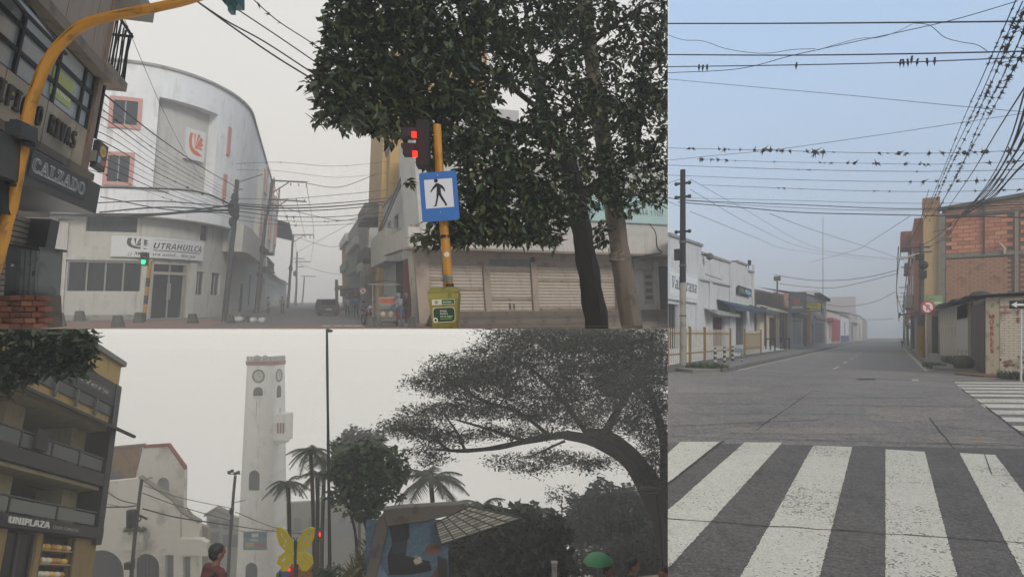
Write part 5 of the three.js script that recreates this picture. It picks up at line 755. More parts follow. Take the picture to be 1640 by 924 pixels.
  add(t, 'name_board_print', lo.card(n0[0] + 0.06, yb0 + 0.06, n1[0] - 0.06, yb1 - 0.06, 0.356), print(1024, 240, (x, w, h) => { x.fillStyle = '#bfc1c0'; x.fillRect(0, 0, w, h); x.save(); x.translate(120, 6); mark(x, 220, 150, '#26282b'); x.restore(); x.fillStyle = '#55585a'; x.font = '22px sans-serif'; x.fillText('COOPERATIVA LATINOAMERICANA', 380, 32, 430); x.fillStyle = '#222427'; x.font = 'italic bold 108px sans-serif'; x.fillText('UTRAHUILCA', 370, 134, 620); x.fillRect(370, 148, 600, 9); x.fillRect(400, 162, 560, 4); x.font = 'italic bold 54px serif'; x.fillText('¡¡ Más para usted... Más por', 150, 222, 780); }), { uv: true });
  // air conditioners on the side
  for (const [u, v, s] of [[357, 395, 0], [383, 412, 1]]) { const q = lo.px(u, v, 0); const a = add(t, 'air_conditioner', lo.box(q[0], q[1], 0.05, q[0] + 2.2, q[1] + 1.5, 0.8), M(0xa5a6a2)); add(t, 'fan_grille', Array.from({ length: 6 }, (_, i) => lo.box(q[0] + 0.15, q[1] + 0.2 + i * 0.2, 0.8, q[0] + 1.9, q[1] + 0.3 + i * 0.2, 0.84)), M(0x55585a), { to: a, kind: 'stuff' }); add(t, 'bracket', lo.box(q[0] - 0.1, q[1] - 0.15, 0, q[0] + 2.3, q[1] - 0.01, 0.85), M(0x6f706d), { to: a }); }
  // balcony box on the street side
  { const a = lo.px(375, 397, 1.0), b = lo.px(411, 412, 1.0); add(t, 'balcony', lo.box(a[0], a[1] - 0.3, 0.002, b[0], a[1] + 1.9, 1.6), cLow); for (const [u0, v0, u1, v1] of [[381, 455, 388, 500], [362, 450, 367, 496], [396, 440, 401, 488]]) { const r = hw(lo, u0, v0, u1, v1); add(t, 'window', lo.box(r[0], Math.max(0.1, r[2]), 0.003, r[1], r[3], 0.05), dark); } }
  // stepped wing blocks behind the corner
  [[-20, 0.55, 12.5, 1], [-27, 0.9, 15, 2], [-34, 1.2, 15.5, 3]].forEach(([z, dx, h, i]) => { add(t, 'wing_block', box(-4, ySof + 0.1, z - 6.5, 0.9 + dx, yTop - 2.0 - i * 0.35, z), M(0xb2b2ae, { map: 'wall', s: 5 })); for (let k = 0; k < 2; k++) { const y = ySof + 1.4 + k * 4.4, w = add(t, 'window', box(0.91 + dx, y, z - 4.6, 0.97 + dx, y + 2.6, z - 2.4), glassMat(0x3a3f42, 0.2)); add(t, 'window_frame', [box(0.92 + dx, y - 0.2, z - 4.8, 1.03 + dx, y, z - 2.2), box(0.92 + dx, y + 2.6, z - 4.8, 1.03 + dx, y + 2.8, z - 2.2), box(0.92 + dx, y, z - 4.8, 1.03 + dx, y + 2.6, z - 4.6), box(0.92 + dx, y, z - 2.4, 1.03 + dx, y + 2.6, z - 2.2)], salmon, { to: w }); } });
  const bs = lo.px(377, 392, 1.4); add(t, 'blue_sign', lo.box(bs[0], bs[1], 0.8, bs[0] + 2.4, bs[1] + 1.5, 0.9), M(0x4f8798));
}
// row along the left of the street
function wingHouse(f, name, label, x, z0, z1, h, m, o = {}) {
  const right = x > 0, F0 = right ? facade(f, x, z1, x, z0, YA) : facade(f, x, z0, x, z1, YA), t = onFacade(F0, name, label, 'house'), L = F0.L;
  const wins = o.wins || [], holes = wins.map(([a, b, c, d]) => rect(a * L, b, c * L, d));
  add(t, 'wall', slab(rect(0, 0, L, h), -0.4, 0, holes), m); wins.forEach((w, i) => { const r = holes[i], g = add(t, w[4] ?? 'window', box(r[0][0], r[0][1], -0.3, r[2][0], r[2][1], -0.22), w[5] ?? darkGlass); add(t, 'window_sill', box(r[0][0] - 0.1, r[0][1] - 0.12, 0.002, r[2][0] + 0.1, r[0][1], 0.12), m, { to: g }); });
  add(t, 'end_wall', right ? box(L - 0.4, 0, -9, L - 0.02, h, -0.41) : box(0.02, 0, -9, 0.4, h, -0.41), m);
  if (o.eave) { add(t, 'roof', [quad(V(-0.4, h - 0.25, o.eave), V(L + 0.3, h - 0.25, o.eave), V(L + 0.3, h + 1.8, -5), V(-0.4, h + 1.8, -5))], M(0x4e443e, { map: 'grime', s: 2 })); add(t, 'eave_board', box(-0.4, h - 0.42, o.eave - 0.1, L + 0.3, h - 0.24, o.eave + 0.05), M(0x413832)); for (let i = 0; i < 14; i++) add(t, 'rafter', quad(V(i * L / 13, h - 0.3, o.eave), V(i * L / 13 + 0.14, h - 0.3, o.eave), V(i * L / 13 + 0.14, h + 0.3, -0.1), V(i * L / 13, h + 0.3, -0.1)), M(0x5b4a3e)); }
  else add(t, 'parapet_cap', box(-0.1, h, -0.5, L + 0.1, h + 0.18, 0.12), M(0x8b8881, { map: 'grime', s: 2 }));
  return { t, L };
}
const offW = M(0xa9a69c, { map: 'wall', s: 5 });
{ const { t, L } = wingHouse(FA, 'old_house', 'white old house with deep dark timber eave beyond the curved building', -6.6, -93, -121, 12.3, offW, { eave: 4.6, wins: [[0.1, 1, 0.25, 5], [0.4, 1.5, 0.5, 5], [0.65, 1.5, 0.75, 5], [0.12, 7, 0.24, 10.5], [0.45, 7, 0.58, 10.5]] });
  add(t, 'balcony', box(2, 5.8, 0.002, L - 6, 6.1, 1.6), M(0x4d4038)); for (let i = 0; i < 22; i++) add(t, 'baluster', box(2.2 + i * 0.88, 6.1, 1.45, 2.34 + i * 0.88, 7.3, 1.55), M(0x4a3d36)); add(t, 'balcony_rail', box(2, 7.3, 1.4, L - 6, 7.45, 1.6), M(0x43372f)); }
wingHouse(FA, 'old_house', 'low white house with tall narrow windows behind the deep eave house', -6.6, -121.5, -170, 6.2, offW, { eave: 1.2, wins: [[0.06, 1, 0.12, 4.6], [0.2, 1, 0.26, 4.6], [0.34, 1, 0.4, 4.6], [0.5, 0.1, 0.56, 4.4, 'door', M(0x3a3330)], [0.66, 1, 0.72, 4.6], [0.82, 1, 0.88, 4.6]] });
wingHouse(FA, 'old_house', 'low brown roofed house far down the left pavement', -6.6, -170.5, -240, 6.6, M(0x8f877b, { map: 'wall', s: 5 }), { eave: 1.4, wins: [[0.2, 0.5, 0.26, 4.4], [0.6, 0.5, 0.66, 4.4]] });
// right side of the street: yellow tower, white houses, far blocks
{
  const yel = M(0xb08f52, { map: 'wall', s: 5 });
  const xr = 6.2, zr = u => { const r = ray(FA, u, 480); return xr / r.x * r.z; };
  const F1 = facade(FA, xr, zr(583), xr, zr(614), YA, [-0.02, 0]), t = onFacade(F1, 'yellow_tower', 'tall narrow yellow building rising behind the tree', 'building', { lean: [0, -0.05] }), h = 23;
  add(t, 'wall', [box(0, 0, -8, F1.L, h, 0)], yel); add(t, 'front_wall', box(0.02, 0, 0.003, F1.L * 0.55, 4, 0.15), M(0x6d665c, { map: 'wall', s: 3 }));
  add(t, 'balcony', box(4, 5.2, 0.002, F1.L - 6, 6.2, 1.3), M(0x5c5750, { map: 'grime', s: 2 })); add(t, 'balcony', box(4, 9, 0.002, F1.L - 6, 10.3, 1.4), M(0x77736c, { map: 'grime', s: 2 })); add(t, 'glass_front', box(3, 6.4, 0.003, F1.L - 5, 8.9, 0.1), glassMat(0x5b676a)); for (let i = 0; i < 6; i++) add(t, 'banner_letter_panel', box(4 + i * (F1.L - 11) / 6, 4.2, 1.31, 4 + (i + 0.7) * (F1.L - 11) / 6, 5.0, 1.36), M(0xb9b9b4)); add(t, 'pillar', [box(F1.L - 2.4, 0, 0.01, F1.L - 1.0, h - 3, 0.5)], M(0xb79a5e, { map: 'wall', s: 3 })); for (let y = 1.5; y < h; y += 1.6) add(t, 'panel_joint', box(F1.L + 0.003, y, -7.9, F1.L + 0.01, y + 0.05, -0.05), M(0x8a7346));
  const z0 = zr(616), z1 = zr(668);
  const { t: w, L } = wingHouse(FA, 'white_house', 'white and grey two storey house between the yellow tower and the shuttered shop', xr, z0 * 0 + zr(661), zr(615), 9.0, M(0xacaca9, { map: 'wall', s: 4 }), { wins: [[0.2, 5, 0.32, 7.4], [0.45, 5, 0.6, 7.4]] });
  add(w, 'upper_block', box(1, 9.1, -7, L - 0.5, 13.5, -1.2), M(0xb0b1b0, { map: 'wall', s: 4 })); add(w, 'balcony', box(0.5, 4.0, 0.002, L * 0.7, 6.2, 1.1), M(0xb1ada3, { map: 'wall', s: 3 })); add(w, 'red_door', box(L - 3.6, 0.1, 0.004, L - 0.6, 4.0, 0.08), M(0x6b1b20, { map: 'blotch', s: 2 })); add(w, 'dark_doorway', box(L - 7, 0.1, 0.004, L - 4, 4, 0.05), M(0x1c1a1a)); add(w, 'satellite_dish', [new THREE.SphereGeometry(0.75, 16, 8, 0, 6.3, 0, 0.9).rotateX(1.2).translate(L * 0.75, 11.0, 0.4), bar(V(L * 0.75, 9.3, 0), V(L * 0.75, 10.8, 0.1), 0.05)], M(0x4c5052)); add(w, 'stair_rail', [bar(V(L * 0.95, 9.4, 0.3), V(L * 0.35, 6.6, 0.9), 0.08), bar(V(L * 0.95, 9.0, 0.3), V(L * 0.35, 6.2, 0.9), 0.06)], M(0x6a6863));
  for (const [u0, u1, h2, c, lab, v] of [[560, 577, 14, 0x8f8f90, 'grey and white tower block beyond the yellow tower', 0], [546, 560, 10, 0xa9824e, 'orange and green house far down the right side of the street', 1]]) { const d = -zr(u1), q = thing(FA, 'tower_block', lab, 'building', V(xr, YA, -d), 0); add(q, 'wall', box(0, 0, -20, 9, h2 * d / 95, 0), M(c, { map: 'wall', s: 5 })); for (let i = 0; i < 3; i++) { add(q, 'floor_band', box(-0.5, (2 + i * 4) * d / 95, -18, 0, (3.2 + i * 4) * d / 95, -0.5), M([0x5b5c5e, 0x7c8f6c, 0xb8b7b2][i])); add(q, 'window', box(1 + i * 2.6, 5 * d / 95, 0.003, 2.8 + i * 2.6, 7.5 * d / 95, 0.05), darkGlass); } add(q, 'awning', box(-1.6, 3 * d / 95, -14, 0, 3.5 * d / 95, -2), v ? M(0xa39c2b) : M(0x3b3d40)); }
  single(FA, 'lime_banner', 'tall narrow green banner post far down the right side', 'banner', aA(539, 487, 120), 0, [box(-0.28, -1.6, -0.1, 0.28, 4.5, 0.1)], M(0x5d6b33));
}
// ----- shuttered shop on the right -----
{
  const dS = 33, p0 = aA(672, 500, dS), p1 = aA(1120, 500, dS), Fs = facade(FA, p0.x, -dS, p1.x + 1, -dS - 1.2, YA, [-0.07, 0]), P = (u, v, z) => Fs.px(u, v, z), t = onFacade(Fs, 'shuttered_shop', 'cream corner shop with closed roller shutters behind the tree', 'building');
  const y0 = P(800, 498)[1], y1 = P(850, 413)[1], yF = P(850, 404, 1.2)[1], yF2 = P(850, 372, 1.2)[1], L = Fs.L;
  const cr = M(0xa2958a, { map: 'grime', s: 4 }), cr2 = M(0xb3a99d, { map: 'wall', s: 3 });
  const sh = [[690, 712], [724, 776], [786, 853], [862, 987]].map(([a, b]) => rect(P(a, 460)[0], y0, P(b, 460)[0], y1 - 0.12));
  const dd = rect(P(1057, 470)[0], y0, P(1110, 470)[0], y1 - 0.3);
  add(t, 'wall', slab(rect(0, -0.3, L, yF2 + 0.3), -0.3, 0, [...sh, dd]), cr);
  sh.forEach((r, i) => { const s = add(t, 'roller_shutter', box(r[0][0], r[0][1], -0.28, r[2][0], r[2][1], -0.2), M(0x6f665c)), n = 16, hh = (r[2][1] - r[0][1]) / n; for (let k = 0; k < n; k++) add(t, 'shutter_slat', slab([[0, 0], [0.02, 0.2 * hh], [0.05, hh * 0.5], [0.02, hh * 0.9], [0, hh * 0.97]].map(([a, b]) => [-a, b]), r[0][0] + 0.02, r[2][0] - 0.02).rotateY(Math.PI / 2).translate(0, r[0][1] + k * hh, -0.2), (k * 7 + i * 3) % 9 == 0 ? M(0x9b8f7f, { map: 'grime', s: 1.2 }) : cr2, { to: s }); add(t, 'header_box', box(r[0][0], r[2][1] - 0.35, -0.19, r[2][0], r[2][1], -0.1), i == 2 ? M(0x7b7d7d, { map: 'grime', s: 1 }) : cr, { to: s }); });
  add(t, 'dark_door', box(dd[0][0], dd[0][1], -0.28, dd[2][0], dd[2][1], -0.24), M(0x2b2a2b));
  { const a = P(853, 460)[0]; }
  add(t, 'round_plate', new THREE.CylinderGeometry(0.15, 0.15, 0.04, 20).rotateX(Math.PI / 2).translate(...P(853, 416), 0.03), M(0x4a2b26));
  const g = P(860, 494), gw = (u0, u1, v0, v1) => { const a = P(u0, v1), b = P(u1, v0); return [a[0], a[1], b[0], b[1]]; };
  { const [a, b, c, d] = gw(815, 846, 485, 499); add(t, 'scrawl', box(a + 0.1, b + 0.1, -0.14, a + 0.2, d, -0.138), M(0x3a352f)); add(t, 'scrawl', box(a + 0.35, b + 0.1, -0.14, a + 0.43, d - 0.05, -0.138), M(0x3a352f)); }
  // projecting canopy with white fascia, cut corner
  const cx = P(657, 411, 1.3)[0];
  add(t, 'canopy', box(cx, yF, -0.3, L, yF + 0.1, 1.3), M(0x8f8378, { map: 'grime', s: 3 })); add(t, 'fascia', box(cx, yF + 0.102, 0.9, L, yF2, 1.32), M(0xb9b6b0, { map: 'wall', s: 4 })); add(t, 'fascia_return', box(cx, yF + 0.102, -6, cx + 0.4, yF2, 0.898), M(0xa9a59d, { map: 'wall', s: 4 })); add(t, 'side_wall', box(0, 0, -1.6, 0.3, yF, -0.32), M(0xb9b3a8, { map: 'grime', s: 2 }));
  // side bay with narrow shutters
  add(t, 'upper_wall', box(cx + 0.8, yF2, -3, L, yF2 + 4.6, 0.5), M(0xb4b3af, { map: 'wall', s: 4 }));
  { const [a, b, c, d] = [P(815, 386, 0.52)[0], P(815, 386, 0.52)[1], P(880, 368, 0.52)[0], P(880, 368, 0.52)[1]]; add(t, 'dark_sign', box(a, b, 0.502, c, d, 0.6), M(0x1e1b1a)); add(t, 'dark_sign_letters', card(a + 0.05, b + 0.03, c - 0.05, d - 0.03, 0.606), print(256, 64, (x, w, h) => { x.fillStyle = '#1d1a19'; x.fillRect(0, 0, w, h); x.fillStyle = '#8a6f45'; x.font = 'bold 50px serif'; x.fillText('TROPICOS', 10, 50, 236); }), { uv: true }); }
  { const [a, b] = P(944, 354, 0.52), [c, d] = P(1075, 316, 0.52); add(t, 'billboard', box(a, b, 0.502, c, d, 0.62), M(0x8fa3a2)); add(t, 'billboard_print', card(a + 0.06, b + 0.05, c - 0.06, d - 0.05, 0.626), print(512, 160, (x, w, h) => { x.fillStyle = '#9db8b6'; x.fillRect(0, 0, w, h); x.fillStyle = '#5e8f95'; x.fillRect(0, 60, 110, 44); x.fillStyle = '#5d7477'; x.font = 'bold 46px sans-serif'; x.fillText('320 444 1109', 214, 116, 240); x.font = '28px sans-serif'; x.fillText('CONSULTORIO', 260, 62, 190); grimy(x, w, h, 60, 0.15); }), { uv: true }); }
  { const [a, b] = P(1032, 487), [c, d] = P(1046, 430); const pl = add(t, 'number_plate', box(a, b, 0.002, c - 0.05, d, 0.05), M(0x8d8a82)); for (let i = 0; i < 4; i++) add(t, 'meter_box', box(a + 0.12, b + 0.3 + i * 0.42, 0.05, c - 0.18, b + 0.52 + i * 0.42, 0.09), M(0x4c4a46), { to: pl }); }
  { const q = P(1022, 425); add(t, 'awning_box', box(q[0] - 0.6, q[1] - 0.3, 0.002, q[0] + 0.8, q[1] + 0.35, 0.5), M(0x807b72, { map: 'grime', s: 1 })); }
  { const w = [[1040, 358], [1050, 372], [1054, 398], [1062, 404], [1040, 408], [1012, 414]].map(([u, v]) => { const [x, y] = P(u, v, 1.36); return V(x, y, 1.36); }); add(t, 'loose_cable', tube(w, 0.03, 5), dark); }
  add(t, 'door_panel_wall', box(P(1016, 470)[0], y0, 0.002, P(1056, 470)[0], y1, 0.04), M(0xb3b0aa, { map: 'wall', s: 3 }));
  // steps
  for (let i = 0; i < 4; i++) add(t, 'step', box(P(690 - i * 3, 505)[0], -0.3, 0.002 + 0.0, L, y0 - 0.02 - i * (y0 + 0.1) / 4.2, 0.5 + i * 0.45), M([0x6f655b, 0x665c53, 0x736a60, 0x6a6057][i], { map: 'grime', s: 1.5 }));
}
// ----- street things -----
const yel = M(0xb07c22, { map: 'grime', s: 0.8, rough: 0.6 }), blk = M(0x191a1b, { rough: 0.6 });
function pxThing(f, name, label, cat, u, v, d, o = {}) { const b = at(f, u, v, d), t = thing(f, name, label, cat, b, 0, o), w = b.clone().sub(EYE), D = -w.z; return { t, k: D / F, X: (x, z = 0) => (x - CU) * (D - z) / F - w.x, Y: (y, z = 0) => (CV - y) * (D - z) / F - w.y }; }
{ // street light arm with signal box at the left
  const { t, k, X, Y } = pxThing(FAu, 'signal_mast', 'yellow curved traffic signal mast arching over the left corner', 'signal mast', -45, 524, 6.0, {});
  const pts = [[-45, 524], [-14, 440], [16, 330], [34, 240], [42, 195], [58, 135], [86, 82], [125, 44], [175, 26], [240, 14], [310, -4], [420, -34]].map(([u, v]) => V(X(u), Y(v), 0));
  add(t, 'mast', limb(pts, 10.5 * k, 6.5 * k, 12), yel);
  add(t, 'sensor_box', [box(X(36), Y(228), 0.02, X(62), Y(207), 0.22)], M(0x2c2f33)); add(t, 'sensor_hood', box(X(38), Y(207), 0.02, X(50), Y(201), 0.18), M(0x2c2f33)); add(t, 'clamp', [cyl(X(34), Y(236), Y(228), 0, 0.12)], blk);
  const sg = add(t, 'signal_head', box(X(-30), Y(345), -0.05, X(20), Y(236), 0.2), M(0x141617)); for (let i = 0; i < 3; i++) add(t, 'lens', ball(X(-2), Y(260 + i * 34), 0.2, 12 * k, 1, 1, 0.4), i == 2 ? M(0x1c3b2c, { rough: 0.3 }) : M(0x23191a, { rough: 0.3 }), { to: sg }); add(t, 'head_trim', tube([[20, 340], [22, 300], [28, 262], [28, 240]].map(([u, v]) => V(X(u), Y(v), 0.2)), 0.012), M(0x77797a), { to: sg });
  add(t, 'hanging_signal', [box(X(361), Y(8), -0.1, X(384), Y(-60), 0.14), ball(X(372.5), Y(8), 0.05, 11 * k, 1, 0.5, 1), box(X(370), Y(24), 0.0, X(377), Y(8), 0.08)], M(0x1e4a4e, { rough: 0.5 })); add(t, 'bracket', box(X(10), Y(300), -0.04, X(30), Y(296), 0.1), blk);
}
{ // pedestrian signal before the curved building
  const { t, k, X, Y } = pxThing(FAu, 'pedestrian_signal', 'green lit pedestrian signal on a black and yellow striped post', 'traffic light', 229, 515, 38);
  for (let i = 0; i < 7; i++) { const a = 515 - i * 14, b = a - 13.9, x = 229 + i * 1.5; add(t, 'post_band', limb([V(X(x), Y(a), 0), V(X(x + 0.8), Y((a + b) / 2), 0), V(X(x + 1.5), Y(b), 0)], 3.2 * k, 3.2 * k, 8), i % 2 || i > 4 ? M(0xa57c2a, { map: 'blotch', s: 1 }) : blk); }
  const h = add(t, 'signal_head', [box(X(229), Y(426), 0.05, X(239), Y(405), 0.35)], M(0x16201c)); add(t, 'green_light', new THREE.CircleGeometry(3.4 * k, 20).translate(X(234), Y(420.5), 0.36), M(0x22e07a, { emit: 1.1 }), { to: h }); add(t, 'dark_light', new THREE.CircleGeometry(3.2 * k, 20).translate(X(236), Y(411.5), 0.36), M(0x1b3a2c), { to: h }); add(t, 'visor', [box(X(230), Y(409), 0.35, X(239), Y(408), 0.6), box(X(229), Y(417.6), 0.35, X(238), Y(416.8), 0.6)], blk, { to: h });
  const gl2 = new THREE.PointLight(0x22e07a, 0.5); gl2.position.set(X(234), Y(420.5), 0.5); gl2.castShadow = true; t.add(gl2);
}
{ // signal post with pedestrian sign on the right
  const d = 8.1, { t, k, X, Y } = pxThing(FAu, 'signal_post', 'yellow signal post with red lights half hidden in leaves', 'traffic light', 722, 527, d);
  add(t, 'post', limb([V(X(720), Y(480), 0), V(X(714), Y(400), 0), V(X(706), Y(300), 0), V(X(699), Y(200), 0)], 7.2 * k, 6.6 * k, 12), yel); add(t, 'post_base', limb([V(X(724), Y(527), 0), V(X(722), Y(500), 0), V(X(719), Y(455), 0)], 7.6 * k, 7.5 * k, 12), blk);
  add(t, 'post_sticker', [limb([V(X(717.6), Y(450), 0), V(X(717.2), Y(446), 0), V(X(717), Y(443), 0)], 7.55 * k, 7.55 * k, 12)], M(0x4b6e74)); add(t, 'round_sticker', new THREE.CircleGeometry(4.2 * k, 18).translate(X(716), Y(408.5), 7.4 * k), M(0xb8b8b4)); add(t, 'clip_band', limb([V(X(712), Y(382), 0), V(X(711.6), Y(379), 0), V(X(711.4), Y(377), 0)], 7.8 * k, 7.8 * k, 12), blk);
  const h = add(t, 'signal_head', box(X(668), Y(268), -0.1, X(688), Y(196), 0.12), M(0x131417)); add(t, 'signal_hood', [box(X(645), Y(240), 0.02, X(668), Y(234), 0.14), box(X(648), Y(252), 0.0, X(668), Y(241), 0.16), box(X(645), Y(224), 0, X(668), Y(210), 0.16)], M(0x1b1c20), { to: h });
  for (const [u, v] of [[666.5, 223], [668, 253.5]]) { add(t, 'red_light', box(X(u - 3.4), Y(v + 4.5), 0.165, X(u + 3.4), Y(v - 4.5), 0.2), M(0xff2417, { emit: 1.3 }), { to: h }); const L = new THREE.PointLight(0xff2417, 0.03); L.position.set(X(u), Y(v), 0.27); L.castShadow = true; t.add(L); }
  const s = pxThing(FAu, 'pedestrian_sign', 'blue square sign with a walking figure on the yellow post', 'sign', 706.5, 354, d - 0.12, { tilt: new THREE.Quaternion().setFromAxisAngle(V(0, 0, 1), 0.075) }), kk = s.k;
  const rs = (w, h2, r) => { const p = []; for (const [cx, cy, a0] of [[w - r, h2 - r, 0], [-w + r, h2 - r, 1], [-w + r, r, 2], [w - r, r, 3]]) for (let i = 0; i <= 4; i++) { const a = (a0 + i / 4) * Math.PI / 2; p.push([cx + r * Math.cos(a), cy + r * Math.sin(a)]); } return p; };
  add(s.t, 'plate', slab(rs(30 * kk, 79 * kk, 4 * kk), 0, 0.012), M(0x1d5fa6, { rough: 0.4, map: 'blotch', s: 0.6 })); add(s.t, 'white_panel', box(-22.5 * kk, 21 * kk, 0.013, 22.5 * kk, 67 * kk, 0.015), M(0xb9bcc4, { rough: 0.5 }));
  const fig = (pts) => slab(pts.map(([x, y]) => [(x - 706.5 + 2) * kk, (354 - y) * kk]), 0.0155, 0.0165), fm = M(0x15171c);
  add(s.t, 'walking_figure', [new THREE.CylinderGeometry(3.1 * kk, 3.1 * kk, 0.001, 18).rotateX(Math.PI / 2).translate(-3.6 * kk, 64.5 * kk, 0.016), fig([[700, 294], [704, 293.5], [711, 298], [714, 303], [714.5, 307.5], [712.5, 307.5], [711.5, 304.5], [707.5, 301], [707.8, 311], [712, 320], [716, 328], [715.5, 330.5], [711.5, 330], [713, 328], [708, 320.5], [703.8, 312.5], [702.5, 318], [699, 330], [694, 330.5], [694, 329.4], [696.6, 328.6], [699.5, 318], [700.8, 308], [701.5, 299], [696.5, 302.5], [692, 307.5], [690.5, 306.5], [694.5, 300.5]])], fm); for (const y of [73, 14]) add(s.t, 'bolt', ball(0, y * kk, 0.014, 0.008), M(0xa5a8ab));
}
{ // litter bin
  const { t, k, X, Y } = pxThing(FAu, 'litter_bin', 'tall faded yellow litter bin with green label below the signal post', 'bin', 714, 527, 7.9, { tilt: new THREE.Quaternion().setFromAxisAngle(V(0, 0, 1), 0.04) });
  const bm = M(0x7d7536, { map: 'grime', s: 0.4, rough: 0.6 }); const tp = (y0, y1, w0, w1, z0, z1) => { const g = new THREE.BoxGeometry(1, 1, 1), p = g.attributes.position; for (let i = 0; i < p.count; i++) { const hi = p.getY(i) > 0, w = hi ? w1 : w0, zz = hi ? z1 : z0; p.setXYZ(i, p.getX(i) * w, hi ? y1 : y0, p.getZ(i) * zz); } g.computeVertexNormals(); return g; };
  add(t, 'bin_body', tp(0, 48 * k, 38 * k, 47 * k, 0.26, 0.36), bm); add(t, 'bin_hood', [tp(48 * k, 57 * k, 47 * k, 49 * k, 0.36, 0.37)], M(0x8c8744, { map: 'grime', s: 0.4 })); add(t, 'bin_lid', tp(57.2 * k, 66 * k, 49 * k, 41 * k, 0.38, 0.26), M(0x79743a, { map: 'grime', s: 0.3 }));
  add(t, 'label', card(-18 * k, 10 * k, 18 * k, 35 * k, 0).rotateX(0.104 * 10 / 7.9).translate(0, 0, 0.133), print(256, 160, (x, w, h) => { x.fillStyle = '#8a853d'; x.fillRect(0, 0, w, h); x.fillStyle = '#b9b9a6'; x.beginPath(); x.roundRect ? x.roundRect(4, 4, w - 8, h - 8, 40) : x.rect(4, 4, w - 8, h - 8); x.fill(); x.fillStyle = '#16331d'; x.beginPath(); x.roundRect ? x.roundRect(10, 10, w - 20, h - 20, 36) : x.rect(10, 10, w - 20, h - 20); x.fill(); x.fillStyle = '#c8cdbb'; x.beginPath(); x.arc(30, 132, 26, 0, 7); x.fill(); x.fillStyle = '#1d2a1e'; x.beginPath(); x.arc(30, 132, 14, 0, 7); x.fill(); x.fillStyle = '#b8c2ac'; x.font = 'bold 26px sans-serif'; x.fillText('Ponga', 84, 50); x.fillText('Basura', 84, 78); x.fillText('en su lugar', 84, 106, 140); x.fillStyle = '#6c9a3a'; x.fillRect(84, 118, 130, 8); }), { uv: true });
  add(t, 'upper_label', card(-18 * k, 38 * k, 18 * k, 47 * k, 0).rotateX(0.104 * 10 / 7.9).translate(0, 0, 0.133), print(256, 64, (x, w, h) => { x.fillStyle = '#b4b39d'; x.fillRect(0, 0, w, h); x.fillStyle = '#2a5231'; x.fillRect(110, 6, 140, 52); x.fillStyle = '#7a7c72'; x.beginPath(); x.arc(50, 32, 20, 0, 7); x.fill(); x.fillStyle = '#c3c9b6'; x.font = 'bold 22px sans-serif'; x.fillText('Reciclaje', 124, 40, 110); }), { uv: true });
}
{ // concrete lamp pole at the right
  const { t, k, X, Y } = pxThing(FAu, 'concrete_pole', 'thick pale concrete pole leaning beside the tree trunk', 'pole', 1013, 528, 12.9);
  add(t, 'shaft', limb([V(X(1013), Y(528), 0), V(X(999), Y(440), 0), V(X(978), Y(300), 0), V(X(955), Y(150), 0), V(X(932), Y(-20), 0), V(X(926), Y(-70), 0)], 17.5 * k, 9.5 * k, 16), M(0x6e665d, { map: 'grime', s: 0.8, bump: 0.006 }));
  add(t, 'torn_poster', [0, 1].map(i => limb([V(X(990), Y(420), 0), V(X(991.5), Y(412), 0), V(X(989.5), Y(403), 0)], 15.2 * k, 15.1 * k, 16)).slice(0, 1), M(0x807b72, { map: 'grime', s: 0.3 }));
}
